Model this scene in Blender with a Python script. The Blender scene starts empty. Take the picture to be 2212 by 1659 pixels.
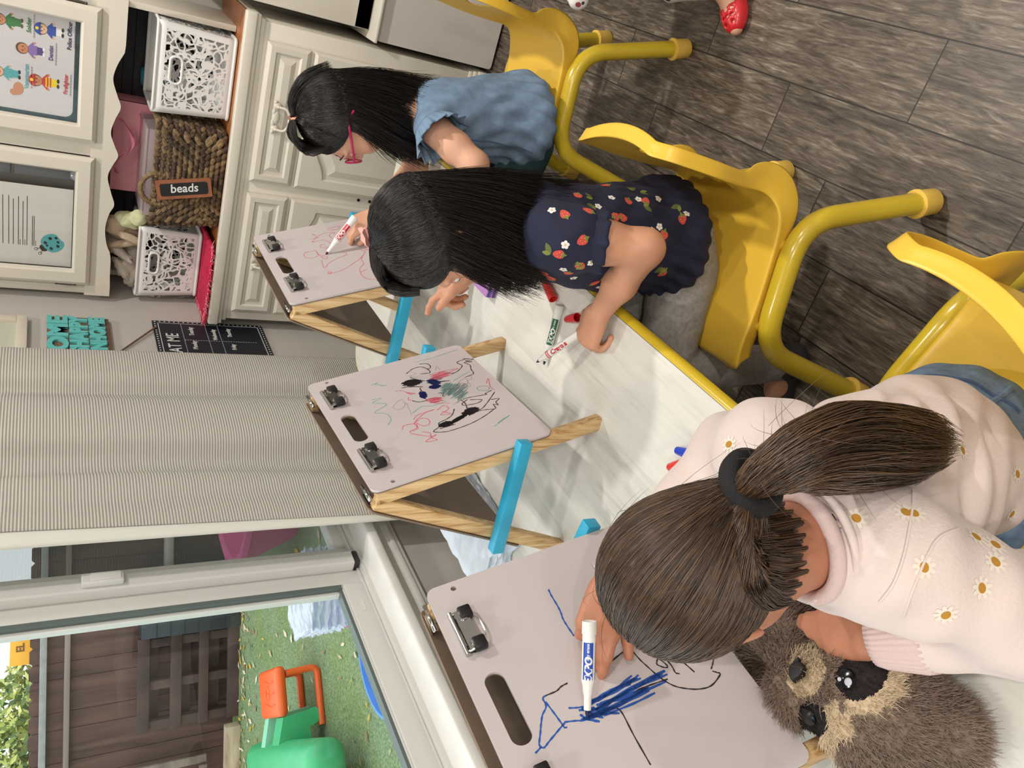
import bpy, bmesh, math, random
import numpy as np
from mathutils import Vector, Matrix, Euler

C = bpy.context.scene.collection
SC = bpy.context.scene
PI = math.pi
random.seed(7)
RNG = np.random.default_rng(11)

# ------------------------------------------------------------------ camera
R = np.array([[0.28150344, -0.43593229, -0.85482095],
              [-0.85218322, -0.52305909, -0.01389082],
              [-0.44106641, 0.73237438, -0.51873711]])      # rows: photo x, photo y, view direction
FPX = 1698.28
cam = bpy.data.cameras.new('camera')
cam.sensor_fit = 'HORIZONTAL'
cam.sensor_width = 36.0
cam.lens = FPX * 36.0 / 2212.0
cam.clip_start = 0.02
camo = bpy.data.objects.new('camera', cam)
C.objects.link(camo)
mw = Matrix.Identity(4)
for i in range(3):
    mw[i][0] = R[0][i]
    mw[i][1] = -R[1][i]
    mw[i][2] = -R[2][i]
mw[0][3], mw[1][3], mw[2][3] = 0.0, 0.0, 1.45
camo.matrix_world = mw
SC.camera = camo

SC.view_settings.view_transform = 'Standard'
SC.view_settings.look = 'None'
SC.view_settings.gamma = 1.0
SC.view_settings.use_curve_mapping = False
SC.view_settings.exposure = 0.0

# ------------------------------------------------------------------ sky and lamps
world = bpy.data.worlds.new('overcast_sky')
SC.world = world
world.use_nodes = True
wn = world.node_tree
wn.nodes.clear()
wo = wn.nodes.new('ShaderNodeOutputWorld')
wb = wn.nodes.new('ShaderNodeBackground')
wb.inputs[0].default_value = (0.93, 0.97, 1.0, 1)
wb.inputs[1].default_value = 2.2
wn.links.new(wb.outputs[0], wo.inputs[0])

def lamp(name, loc, power, col, radius):
    l = bpy.data.lights.new(name, 'AREA')
    l.shape = 'DISK'
    l.size = radius * 2
    l.energy = power
    l.color = col
    o = bpy.data.objects.new(name, l)
    o.location = loc
    C.objects.link(o)
    return o
WARM = (1.0, 0.955, 0.90)
lamp('recessed_or_fill_lamp', (0.60, 2.02, 2.73), 40, WARM, 0.06)
lamp('recessed_or_fill_lamp', (0.60, -0.10, 2.73), 12, WARM, 0.06)
lamp('recessed_or_fill_lamp', (-0.75, 0.30, 2.73), 8, WARM, 0.06)
lamp('recessed_or_fill_lamp', (-0.75, 2.00, 2.73), 12, WARM, 0.06)
lamp('recessed_or_fill_lamp', (0.62, -2.00, 2.73), 30, WARM, 0.06)  # this and the lamps below are unseen, added to even the hutch lighting
lamp('recessed_or_fill_lamp', (2.10, -2.00, 2.73), 38, WARM, 0.06)
lamp('recessed_or_fill_lamp', (2.10, 0.20, 2.73), 24, WARM, 0.06)
lamp('recessed_or_fill_lamp', (-0.75, -2.00, 2.73), 26, WARM, 0.06)

# ------------------------------------------------------------------ materials
def lin(c):
    out = []
    for v in c:
        v = v / 255.0
        out.append(v / 12.92 if v <= 0.04045 else ((v + 0.055) / 1.055) ** 2.4)
    return (out[0], out[1], out[2], 1.0)

def M(name, col, rough=0.5, metal=0.0, spec=0.5, var=0.0, scale=20.0, bump=0.0, bscale=200.0, stretch=(1, 1, 1), sss=0.0, coat=0.0, sheen=0.0):
    m = bpy.data.materials.new(name)
    m.use_nodes = True
    nt = m.node_tree
    b = nt.nodes['Principled BSDF']
    c = lin(col)
    b.inputs['Base Color'].default_value = c
    b.inputs['Roughness'].default_value = rough
    b.inputs['Metallic'].default_value = metal
    b.inputs['Specular IOR Level'].default_value = spec
    if sss:
        b.inputs['Subsurface Weight'].default_value = sss
        b.inputs['Subsurface Radius'].default_value = (0.012, 0.005, 0.003)
        b.inputs['Subsurface Scale'].default_value = 1.0
    if coat:
        b.inputs['Coat Weight'].default_value = coat
        b.inputs['Coat Roughness'].default_value = 0.15
    if sheen:
        b.inputs['Sheen Weight'].default_value = sheen
        b.inputs['Sheen Roughness'].default_value = 0.4
    tc = nt.nodes.new('ShaderNodeTexCoord')
    mp = nt.nodes.new('ShaderNodeMapping')
    mp.inputs['Scale'].default_value = stretch
    nt.links.new(tc.outputs['Object'], mp.inputs[0])
    if var:
        n = nt.nodes.new('ShaderNodeTexNoise')
        n.inputs['Scale'].default_value = scale
        n.inputs['Detail'].default_value = 5
        nt.links.new(mp.outputs[0], n.inputs['Vector'])
        r = nt.nodes.new('ShaderNodeValToRGB')
        r.color_ramp.elements[0].position = 0.3
        r.color_ramp.elements[1].position = 0.7
        lo = tuple(max(0, x * (1 - var)) for x in c[:3]) + (1,)
        hi = tuple(min(1, x * (1 + var)) for x in c[:3]) + (1,)
        r.color_ramp.elements[0].color = lo
        r.color_ramp.elements[1].color = hi
        nt.links.new(n.outputs[0], r.inputs[0])
        nt.links.new(r.outputs[0], b.inputs['Base Color'])
    if bump:
        n2 = nt.nodes.new('ShaderNodeTexNoise')
        n2.inputs['Scale'].default_value = bscale
        n2.inputs['Detail'].default_value = 4
        nt.links.new(mp.outputs[0], n2.inputs['Vector'])
        bp = nt.nodes.new('ShaderNodeBump')
        bp.inputs['Strength'].default_value = bump
        bp.inputs['Distance'].default_value = 0.003
        nt.links.new(n2.outputs[0], bp.inputs['Height'])
        nt.links.new(bp.outputs[0], b.inputs['Normal'])
    return m

class G:
    """small helper for node graphs"""
    def __init__(s, m):
        s.nt = m.node_tree
        s.b = s.nt.nodes['Principled BSDF']
    def n(s, t, **kw):
        x = s.nt.nodes.new(t)
        for k, v in kw.items():
            setattr(x, k, v)
        return x
    def l(s, a, b):
        s.nt.links.new(a, b)
    def math(s, op, a, b=None, c=None):
        x = s.n('ShaderNodeMath', operation=op)
        for i, v in enumerate((a, b, c)):
            if v is None:
                continue
            if isinstance(v, (int, float)):
                x.inputs[i].default_value = v
            else:
                s.l(v, x.inputs[i])
        return x.outputs[0]
    def ramp(s, fac, stops):
        r = s.n('ShaderNodeValToRGB')
        e = r.color_ramp.elements
        while len(e) < len(stops):
            e.new(0.5)
        for i, (p, c) in enumerate(stops):
            e[i].position = p
            e[i].color = c
        s.l(fac, r.inputs[0])
        return r.outputs[0]
    def mix(s, fac, a, b):
        x = s.n('ShaderNodeMix', data_type='RGBA')
        for sock, v in ((x.inputs[0], fac), (x.inputs[6], a), (x.inputs[7], b)):
            if isinstance(v, (int, float, tuple)):
                sock.default_value = v
            else:
                s.l(v, sock)
        return x.outputs[2]

# ------------------------------------------------------------------ mesh builders
class MB:
    """collects shapes; build() links them as ONE mesh object"""
    def __init__(s):
        s.v = []
        s.f = []
        s.mi = []
        s.sm = []
    def add(s, vs, fs, mi=0, smooth=True, X=None):
        o = len(s.v)
        for p in vs:
            p = Vector(p)
            if X is not None:
                p = X @ p
            s.v.append((p.x, p.y, p.z))
        for f in fs:
            s.f.append([i + o for i in f])
            s.mi.append(mi)
            s.sm.append(smooth)
        return s
    def box(s, lo, hi, bev=0.0, mi=0, X=None, seg=2):
        lo, hi = Vector(lo), Vector(hi)
        if bev <= 0:
            vs = [(x, y, z) for x in (lo.x, hi.x) for y in (lo.y, hi.y) for z in (lo.z, hi.z)]
            fs = [(0, 1, 3, 2), (4, 6, 7, 5), (0, 4, 5, 1), (2, 3, 7, 6), (0, 2, 6, 4), (1, 5, 7, 3)]
            return s.add(vs, fs, mi, False, X)
        bm = bmesh.new()
        bmesh.ops.create_cube(bm, size=1)
        for v in bm.verts:
            v.co = Vector(((v.co.x + .5) * (hi.x - lo.x) + lo.x, (v.co.y + .5) * (hi.y - lo.y) + lo.y, (v.co.z + .5) * (hi.z - lo.z) + lo.z))
        bmesh.ops.bevel(bm, geom=bm.edges[:], offset=bev, segments=seg, affect='EDGES', profile=0.5)
        return s.bm(bm, mi, X)
    def bm(s, bm, mi=0, X=None, smooth=True):
        bm.verts.index_update()
        s.add([v.co for v in bm.verts], [[v.index for v in f.verts] for f in bm.faces], mi, smooth, X)
        bm.free()
        return s
    def tube(s, pts, r, seg=12, mi=0, cap=True, X=None, closed=False, flat=1.0):
        pts = [Vector(p) for p in pts]
        n = len(pts)
        rr = r if isinstance(r, (list, tuple)) else [r] * n
        vs, fs = [], []
        ref = None
        for i, p in enumerate(pts):
            a = pts[i - 1] if (i > 0 or closed) else p
            b = pts[(i + 1) % n] if (i < n - 1 or closed) else p
            d = (b - a)
            d = d.normalized() if d.length > 1e-9 else Vector((0, 0, 1))
            if ref is None:
                ref = Vector((0, 0, 1)) if abs(d.z) < 0.9 else Vector((1, 0, 0))
            u = ref - d * ref.dot(d)
            if u.length < 1e-6:
                u = d.orthogonal()
            u.normalize()
            w = d.cross(u)
            ref = u
            for k in range(seg):
                t = 2 * PI * k / seg
                vs.append(p + (u * math.cos(t) + w * math.sin(t) * flat) * rr[i])
        m = n if closed else n - 1
        for i in range(m):
            j = (i + 1) % n
            for k in range(seg):
                k2 = (k + 1) % seg
                fs.append((i * seg + k, i * seg + k2, j * seg + k2, j * seg + k))
        if cap and not closed:
            fs.append(tuple(reversed(range(seg))))
            fs.append(tuple((n - 1) * seg + k for k in range(seg)))
        return s.add(vs, fs, mi, True, X)
    def lathe(s, prof, seg=24, mi=0, X=None, smooth=True):
        """prof: list of (r, z)"""
        vs, fs = [], []
        n = len(prof)
        for r, z in prof:
            for k in range(seg):
                t = 2 * PI * k / seg
                vs.append((r * math.cos(t), r * math.sin(t), z))
        for i in range(n - 1):
            for k in range(seg):
                k2 = (k + 1) % seg
                fs.append((i * seg + k, i * seg + k2, (i + 1) * seg + k2, (i + 1) * seg + k))
        fs.append(tuple(reversed(range(seg))))
        fs.append(tuple((n - 1) * seg + k for k in range(seg)))
        return s.add(vs, fs, mi, smooth, X)
    def prism(s, poly, z0, z1, mi=0, X=None, holes=(), bev=0.0):
        """2-D outline (with holes) extruded z0..z1"""
        bm = bmesh.new()
        es = []
        for loop in [poly] + list(holes):
            vv = [bm.verts.new((p[0], p[1], z0)) for p in loop]
            for i in range(len(vv)):
                es.append(bm.edges.new((vv[i], vv[(i + 1) % len(vv)])))
        if holes:
            bmesh.ops.triangle_fill(bm, use_beauty=True, use_dissolve=True, edges=es, normal=(0, 0, 1))
        else:
            bm.faces.new(bm.verts[:])
        bmesh.ops.recalc_face_normals(bm, faces=bm.faces[:])
        r = bmesh.ops.extrude_face_region(bm, geom=bm.faces[:])
        for v in r['geom']:
            if isinstance(v, bmesh.types.BMVert):
                v.co.z = z1
        bmesh.ops.recalc_face_normals(bm, faces=bm.faces[:])
        if bev:
            ed = [e for e in bm.edges if len(e.link_faces) == 2 and e.calc_face_angle(0) > 0.9]
            bmesh.ops.bevel(bm, geom=ed, offset=bev, segments=2, affect='EDGES', profile=0.5)
        return s.bm(bm, mi, X, smooth=bool(bev))
    def ell(s, c, r, seg=20, mi=0, X=None):
        bm = bmesh.new()
        bmesh.ops.create_uvsphere(bm, u_segments=seg, v_segments=max(6, seg // 2), radius=1)
        for v in bm.verts:
            v.co = Vector((v.co.x * r[0] + c[0], v.co.y * r[1] + c[1], v.co.z * r[2] + c[2]))
        return s.bm(bm, mi, X)
    def build(s, name, mats, parent=None, auto=True):
        me = bpy.data.meshes.new(name)
        me.from_pydata(s.v, [], s.f)
        mats = mats if isinstance(mats, (list, tuple)) else [mats]
        for m in mats:
            me.materials.append(m)
        me.polygons.foreach_set('material_index', s.mi)
        me.polygons.foreach_set('use_smooth', s.sm)
        me.update()
        if auto and any(s.sm):
            sharp_by_angle(me, 0.75)
        o = bpy.data.objects.new(name, me)
        C.objects.link(o)
        if parent is not None:
            o.parent = parent
        return o

def sharp_by_angle(me, ang):
    bm = bmesh.new()
    bm.from_mesh(me)
    for e in bm.edges:
        if len(e.link_faces) == 2 and e.calc_face_angle(0) > ang:
            e.smooth = False
    bm.to_mesh(me)
    bm.free()

def tag(o, label=None, cat=None, group=None, kind=None):
    if label: o['label'] = label
    if cat: o['category'] = cat
    if group: o['group'] = group
    if kind: o['kind'] = kind
    return o
def thing(name, label, cat, loc=(0, 0, 0), rotz=0.0, group=None, mat=None):
    o = bpy.data.objects.new(name, None)
    o.empty_display_size = 0.1
    C.objects.link(o)
    if mat is not None:
        o.matrix_world = mat
    else:
        o.location = loc
        o.rotation_euler = (0, 0, rotz)
    return tag(o, label, cat, group)
def struct(name, mb, mats, parent=None):
    o = mb.build(name, mats, parent)
    if parent is None:
        o['kind'] = 'structure'
    return o
def dup(root, label, group=None, mat=None):
    r = root.copy()
    C.objects.link(r)
    if mat is not None:
        r.matrix_world = mat
    r['label'] = label
    if group: r['group'] = group
    for ch in list(root.children):
        c = ch.copy(); C.objects.link(c); c.parent = r
        for g in list(ch.children):
            d = g.copy(); C.objects.link(d); d.parent = c
    return r
def rrect(x0, y0, x1, y1, r, n=6):
    out = []
    for cx, cy, a in ((x1 - r, y0 + r, -90), (x1 - r, y1 - r, 0), (x0 + r, y1 - r, 90), (x0 + r, y0 + r, 180)):
        for i in range(n + 1):
            t = math.radians(a + 90 * i / n)
            out.append((cx + r * math.cos(t), cy + r * math.sin(t)))
    return out
def smooth_path(pts, n=8, closed=False):
    """Catmull-Rom through pts"""
    P = [Vector(p) for p in pts]
    N = len(P)
    out = []
    rng = range(N) if closed else range(N - 1)
    for i in rng:
        p0 = P[(i - 1) % N] if (closed or i > 0) else P[i] * 2 - P[i + 1]
        p1, p2 = P[i], P[(i + 1) % N]
        p3 = P[(i + 2) % N] if (closed or i < N - 2) else p2 * 2 - p1
        for k in range(n):
            t = k / n
            out.append(0.5 * ((2 * p1) + (p2 - p0) * t + (2 * p0 - 5 * p1 + 4 * p2 - p3) * t * t + (3 * p1 - p0 - 3 * p2 + p3) * t ** 3))
    if not closed:
        out.append(P[-1])
    return out
def fillet(pts, r, n=6):
    """polyline with rounded corners"""
    P = [Vector(p) for p in pts]
    out = [P[0]]
    for i in range(1, len(P) - 1):
        a, b, c = P[i - 1], P[i], P[i + 1]
        d1, d2 = (a - b).normalized(), (c - b).normalized()
        rr = min(r, (a - b).length * .49, (c - b).length * .49)
        s, e = b + d1 * rr, b + d2 * rr
        for k in range(n + 1):
            t = k / n
            out.append(s * (1 - t) ** 2 + b * 2 * t * (1 - t) + e * t * t)
    out.append(P[-1])
    return out
def frame_mat(o, x, y, z):
    m = Matrix.Identity(4)
    for i in range(3):
        m[i][0], m[i][1], m[i][2], m[i][3] = x[i], y[i], z[i], o[i]
    return m
def aim_mat(p, d, up=(0, 0, 1)):
    """local z along d"""
    z = Vector(d).normalized()
    u = Vector(up)
    x = u.cross(z)
    if x.length < 1e-5:
        x = Vector((1, 0, 0)).cross(z)
    x.normalize()
    y = z.cross(x)
    return frame_mat(p, x, y, z)
def text_mesh(s, size, depth=0.0004, font_scale_x=1.0, bold=0.0, align='CENTER', slant=0.0):
    """vertices and faces of lettering in the xy plane"""
    cu = bpy.data.curves.new('lettering', 'FONT')
    cu.body = s
    cu.size = size
    cu.extrude = depth
    cu.offset = bold
    cu.align_x = align
    cu.align_y = 'CENTER'
    cu.resolution_u = 3
    cu.shear = slant
    o = bpy.data.objects.new('lettering', cu)
    C.objects.link(o)
    dg = bpy.context.evaluated_depsgraph_get()
    me = o.evaluated_get(dg).to_mesh()
    vs = [Vector((v.co.x * font_scale_x, v.co.y, v.co.z)) for v in me.vertices]
    fs = [list(p.vertices) for p in me.polygons]
    bpy.data.objects.remove(o)
    bpy.data.curves.remove(cu)
    return vs, fs
# ------------------------------------------------------------------ room shell
def floor_mat():
    m = M('floor_tile', (96, 86, 74), 0.42)
    g = G(m)
    tc = g.n('ShaderNodeTexCoord')
    sp = g.n('ShaderNodeSeparateXYZ')
    g.l(tc.outputs['Object'], sp.inputs[0])
    W, L = 0.157, 0.632
    xr = g.math('DIVIDE', g.math('ADD', sp.outputs[0], 0.026), W)
    row = g.math('FLOOR', xr)
    fx = g.math('SUBTRACT', xr, row)
    off = g.math('ADD', g.math('MULTIPLY', g.math('MULTIPLY', row, row), 0.077), g.math('MULTIPLY', row, -0.44))
    yr = g.math('SUBTRACT', g.math('SUBTRACT', g.math('DIVIDE', sp.outputs[1], L), 0.671), off)
    col = g.math('FLOOR', yr)
    fy = g.math('SUBTRACT', yr, col)
    ex = g.math('MULTIPLY', g.math('MINIMUM', fx, g.math('SUBTRACT', 1.0, fx)), W)
    ey = g.math('MULTIPLY', g.math('MINIMUM', fy, g.math('SUBTRACT', 1.0, fy)), L)
    edge = g.math('MINIMUM', ex, ey)
    grout = g.math('LESS_THAN', edge, 0.0016)
    cv = g.n('ShaderNodeCombineXYZ')
    g.l(row, cv.inputs[0]); g.l(col, cv.inputs[1])
    wn_ = g.n('ShaderNodeTexWhiteNoise', noise_dimensions='3D')
    g.l(cv.outputs[0], wn_.inputs['Vector'])
    # grain runs along the plank
    vec = g.n('ShaderNodeCombineXYZ')
    g.l(g.math('MULTIPLY', sp.outputs[0], 1.0), vec.inputs[0])
    g.l(g.math('MULTIPLY', sp.outputs[1], 0.12), vec.inputs[1])
    g.l(g.math('MULTIPLY', wn_.outputs['Value'], 9.0), vec.inputs[2])
    n1 = g.n('ShaderNodeTexNoise'); n1.inputs['Scale'].default_value = 70; n1.inputs['Detail'].default_value = 8; n1.inputs['Distortion'].default_value = 1.4
    n1.inputs['Roughness'].default_value = 0.65
    g.l(vec.outputs[0], n1.inputs['Vector'])
    n2 = g.n('ShaderNodeTexNoise'); n2.inputs['Scale'].default_value = 14; n2.inputs['Detail'].default_value = 4; n2.inputs['Distortion'].default_value = 2.0
    g.l(vec.outputs[0], n2.inputs['Vector'])
    n3 = g.n('ShaderNodeTexNoise'); n3.inputs['Scale'].default_value = 260; n3.inputs['Detail'].default_value = 3
    g.l(vec.outputs[0], n3.inputs['Vector'])
    mix = g.math('ADD', g.math('MULTIPLY', n1.outputs[0], 0.58), g.math('ADD', g.math('MULTIPLY', n2.outputs[0], 0.22), g.math('MULTIPLY', n3.outputs[0], 0.2)))
    mix = g.math('ADD', mix, g.math('MULTIPLY', g.math('SUBTRACT', wn_.outputs['Value'], 0.5), 0.06))
    c = g.ramp(mix, [(0.36, lin((40, 33, 27))), (0.47, lin((82, 72, 61))), (0.55, lin((108, 97, 84))), (0.66, lin((158, 146, 130)))])
    c = g.mix(grout, c, lin((34, 29, 25)))
    g.l(c, g.b.inputs['Base Color'])
    bp = g.n('ShaderNodeBump'); bp.inputs['Strength'].default_value = 0.35; bp.inputs['Distance'].default_value = 0.002
    h = g.math('SUBTRACT', mix, grout)
    g.l(h, bp.inputs['Height'])
    g.l(bp.outputs[0], g.b.inputs['Normal'])
    return m

MAT_WALL = M('wall_paint', (188, 184, 178), 0.75, bump=0.15, bscale=90)
MAT_CEIL = M('ceiling_paint', (225, 222, 216), 0.9)
MAT_WHITE = M('white_paint', (214, 209, 198), 0.42, var=0.03, scale=6)
MAT_VINYL = M('white_vinyl', (206, 206, 202), 0.35, var=0.02, scale=4)
MAT_SILL = M('sill_paint', (222, 222, 218), 0.35, var=0.05, scale=14)

XL, XR, YF, YB, HC = -1.47, 2.6, -2.6, 3.32, 2.75
struct('floor', MB().box((XL - .13, YF - .1, -.06), (XR + .1, YB + .1, 0)), floor_mat())
struct('ceiling', MB().box((XL - .13, YF - .1, HC), (XR + .1, YB + .1, HC + .08)), MAT_CEIL)
struct('wall_back', MB().box((XL - .13, YB, 0), (XR + .1, YB + .1, HC)), MAT_WALL)
struct('wall_right', MB().box((XR, YF, 0), (XR + .1, YB, HC)), MAT_WALL)
struct('wall_front', MB().box((XL - .13, YF - .1, 0), (XR + .1, YF, HC)), MAT_WALL)
# window wall with its opening
WY0, WY1, WZ0, WZ1 = -0.75, 2.32, 0.628, 2.05
w = MB()
w.box((XL - .13, YF, 0), (XL, WY0, HC)); w.box((XL - .13, WY1, 0), (XL, YB, HC))
w.box((XL - .13, WY0, 0), (XL, WY1, WZ0)); w.box((XL - .13, WY0, WZ1), (XL, WY1, HC))
struct('wall_left', w, MAT_WALL)
struct('baseboard_left', MB().box((XL, YF, 0), (XL + .014, 2.8, .09), .003), MAT_WHITE)
# sill with rounded nose and apron
s = MB()
s.box((XL - .105, WY0 - .06, WZ0 + .001), (-1.418, WY1 + .06, WZ0 + .034), .008, seg=3)
s.box((XL + .0005, WY0 - .04, .56), (XL + .016, WY1 + .04, WZ0 + .0005), .003)
s.box((XL + .0005, WY0 - .04, .574), (XL + .022, WY1 + .04, .588), .003)
struct('trim_1', s, MAT_SILL)

MAT_GASKET = M('gasket', (88, 100, 98), 0.5)
def glass_mat(name, tint, refl=0.06, dark=0.0):
    m = bpy.data.materials.new(name); m.use_nodes = True
    nt = m.node_tree; nt.nodes.clear()
    out = nt.nodes.new('ShaderNodeOutputMaterial')
    tr = nt.nodes.new('ShaderNodeBsdfTransparent'); tr.inputs[0].default_value = tint
    gl = nt.nodes.new('ShaderNodeBsdfGlossy'); gl.inputs['Roughness'].default_value = 0.0
    lw = nt.nodes.new('ShaderNodeLayerWeight'); lw.inputs[0].default_value = 0.5
    pw = nt.nodes.new('ShaderNodeMath'); pw.operation = 'POWER'; pw.inputs[1].default_value = 5.0
    nt.links.new(lw.outputs['Facing'], pw.inputs[0])
    fr = nt.nodes.new('ShaderNodeMath'); fr.operation = 'MULTIPLY_ADD'; fr.inputs[1].default_value = 0.9; fr.inputs[2].default_value = 0.03
    nt.links.new(pw.outputs[0], fr.inputs[0])
    mx = nt.nodes.new('ShaderNodeMixShader')
    nt.links.new(fr.outputs[0], mx.inputs[0]); nt.links.new(tr.outputs[0], mx.inputs[1]); nt.links.new(gl.outputs[0], mx.inputs[2])
    last = mx
    if dark:
        df = nt.nodes.new('ShaderNodeBsdfDiffuse'); df.inputs[0].default_value = (0.25, 0.27, 0.28, 1)
        m2 = nt.nodes.new('ShaderNodeMixShader'); m2.inputs[0].default_value = dark
        nt.links.new(mx.outputs[0], m2.inputs[1]); nt.links.new(df.outputs[0], m2.inputs[2]); last = m2
    nt.links.new(last.outputs[0], out.inputs[0])
    return m
MAT_GLASS = glass_mat('window_glass', (0.93, 0.96, 0.95, 1))
MAT_SCREEN = glass_mat('insect_screen', (0.8, 0.8, 0.8, 1), dark=0.28)

win = struct('window_1', MB().box((-1.590, WY0, WZ0 + .034), (-1.50, WY1, .674)).box((-1.590, WY0, .6742), (-1.515, WY1, .682), .002)
             .box((-1.590, WY0, WZ1 - .04), (-1.50, WY1, WZ1)).box((-1.590, WY0, .682), (-1.50, WY0 + .04, WZ1 - .04)).box((-1.590, WY1 - .04, .682), (-1.50, WY1, WZ1 - .04)), MAT_VINYL)
# fixed sash beside the table (near) and sliding sash behind the curtain (far)
near = MB()
near.box((-1.555, WY0 + .04, .6745), (-1.5155, 1.463, .735), .003)
near.box((-1.552, WY0 + .04, .7345), (-1.520, 1.463, .7405), .002)
near.box((-1.555, 1.463, .6745), (-1.518, 1.512, WZ1 - .04), .003)
near.box((-1.545, WY0 + .04, 1.95), (-1.515, 1.463, WZ1 - .04), .003)
near.box((-1.5153, 1.36, .700), (-1.5143, 1.40, .712))
near.build('window_sash', MAT_VINYL, win)
gk = MB()
gk.box((-1.549, WY0 + .04, .7407), (-1.522, 1.461, .7487)); gk.box((-1.549, 1.450, .7407), (-1.5185, 1.4628, 1.95))
gk.box((-1.5475, 1.441, .7487), (-1.530, 1.4499, 1.95), mi=1)
gk.build('window_gasket', [MAT_GASKET, MAT_VINYL], win)
far = MB()
far.box((-1.548, 1.512, .690), (-1.488, 1.560, WZ1 - .041), .006, seg=3)      # stile with the latch
far.box((-1.575, 1.5605, .6746), (-1.530, 1.615, WZ1 - .041), .003)
far.box((-1.575, 1.615, .6746), (-1.530, WY1 - .04, .712), .003)
far.build('window_stile', MAT_VINYL, win)
MB().box((-1.4888, 1.519, 1.262), (-1.470, 1.553, 1.352), .005, seg=3).box((-1.472, 1.524, 1.268), (-1.466, 1.548, 1.334), .003).build('window_latch', MAT_VINYL, win)
MB().box((-1.549, 1.5145, .6755), (-1.4895, 1.5575, .6895), .002).build('window_roller', M('dark_plastic', (40, 40, 42), .5), win)
MB().box((-1.538, WY0 + .04, .74), (-1.535, 1.452, 1.955)).build('window_pane', MAT_GLASS, win)
MB().box((-1.556, 1.61, .71), (-1.553, WY1 - .04, WZ1 - .04)).build('window_pane', MAT_GLASS, win)
MB().box((-1.5885, 1.56, .70), (-1.5875, WY1 - .04, WZ1 - .04)).build('window_screen', MAT_SCREEN, win)

# ------------------------------------------------------------------ curtain
def curtain_mat():
    m = bpy.data.materials.new('ribbed_curtain'); m.use_nodes = True
    g = G(m)
    tc = g.n('ShaderNodeTexCoord'); sp = g.n('ShaderNodeSeparateXYZ'); g.l(tc.outputs['Object'], sp.inputs[0])
    wv = g.math('SINE', g.math('MULTIPLY', sp.outputs[2], 2 * PI / 0.0073))
    f = g.math('ADD', g.math('MULTIPLY', wv, 0.5), 0.5)
    c = g.ramp(f, [(0.0, lin((178, 173, 162))), (0.35, lin((214, 210, 202))), (1.0, lin((232, 229, 222)))])
    g.l(c, g.b.inputs['Base Color'])
    g.b.inputs['Roughness'].default_value = 0.85
    bp = g.n('ShaderNodeBump'); bp.inputs['Strength'].default_value = 0.6; bp.inputs['Distance'].default_value = 0.002
    g.l(f, bp.inputs['Height']); g.l(bp.outputs[0], g.b.inputs['Normal'])
    tl = g.n('ShaderNodeBsdfTranslucent'); g.l(c, tl.inputs[0])
    mx = g.n('ShaderNodeMixShader'); mx.inputs[0].default_value = 0.42
    out = [n for n in g.nt.nodes if n.type == 'OUTPUT_MATERIAL'][0]
    g.l(g.b.outputs[0], mx.inputs[1]); g.l(tl.outputs[0], mx.inputs[2])
    g.l(mx.outputs[0], out.inputs[0])
    return m
def curtain():
    ctl = [(-1.352, 2.395), (-1.325, 2.36), (-1.322, 2.29), (-1.335, 2.225), (-1.372, 2.19), (-1.36, 2.15), (-1.33, 2.09), (-1.322, 2.0), (-1.335, 1.925),
           (-1.385, 1.885), (-1.395, 1.84), (-1.375, 1.80), (-1.372, 1.76), (-1.38, 1.72), (-1.376, 1.66), (-1.382, 1.615)]
    top = smooth_path([(a, b, 0) for a, b in ctl], 7)
    n = len(top)
    zs = np.linspace(0.45, 2.25, 60)
    mb = MB(); vs = []; fs = []
    for z in zs:
        k = max(0.0, (1.5 - z)) / 1.05
        for i, p in enumerate(top):
            u = i / (n - 1)
            y = p.y - 0.045 * k * u + 0.006 * math.sin(7 * z + 9 * u) * (1 - u) * u * 4
            x = p.x + 0.012 * math.sin(3 * z + 14 * u) * u * (1 - u) * 2
            vs.append((x, y, z))
    m_ = len(zs)
    for j in range(m_ - 1):
        for i in range(n - 1):
            fs.append((j * n + i, j * n + i + 1, (j + 1) * n + i + 1, (j + 1) * n + i))
    t = thing('curtain', 'cream ribbed curtain hanging at the far end of the window', 'curtain', (0, 0, 0))
    mb.add(vs, fs)
    o = mb.build('curtain_panel', curtain_mat(), t, auto=False)
    so = o.modifiers.new('thick', 'SOLIDIFY'); so.thickness = 0.0012
    # smooth folded hem along the near edge
    hem = MB(); vs = []; fs = []
    for z in zs:
        k = max(0.0, (1.5 - z)) / 1.05
        y0 = top[-1].y - 0.045 * k
        wdt = 0.050 * (1 - 0.75 * k) + .006
        for q in range(5):
            vs.append((top[-1].x - 0.004 + 0.004 * math.sin(q), y0 + .004 - wdt * q / 4, z))
    for j in range(m_ - 1):
        for i in range(4):
            fs.append((j * 5 + i, j * 5 + i + 1, (j + 1) * 5 + i + 1, (j + 1) * 5 + i))
    hem.add(vs, fs)
    o = hem.build('curtain_hem', M('curtain_hem', (214, 214, 206), .8), t, auto=False)
    so = o.modifiers.new('thick', 'SOLIDIFY'); so.thickness = 0.002
    MB().tube([(-1.36, 1.2, 2.262), (-1.36, 2.6, 2.262)], .011).build('curtain_rod', MAT_WHITE, t)
curtain()

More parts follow.
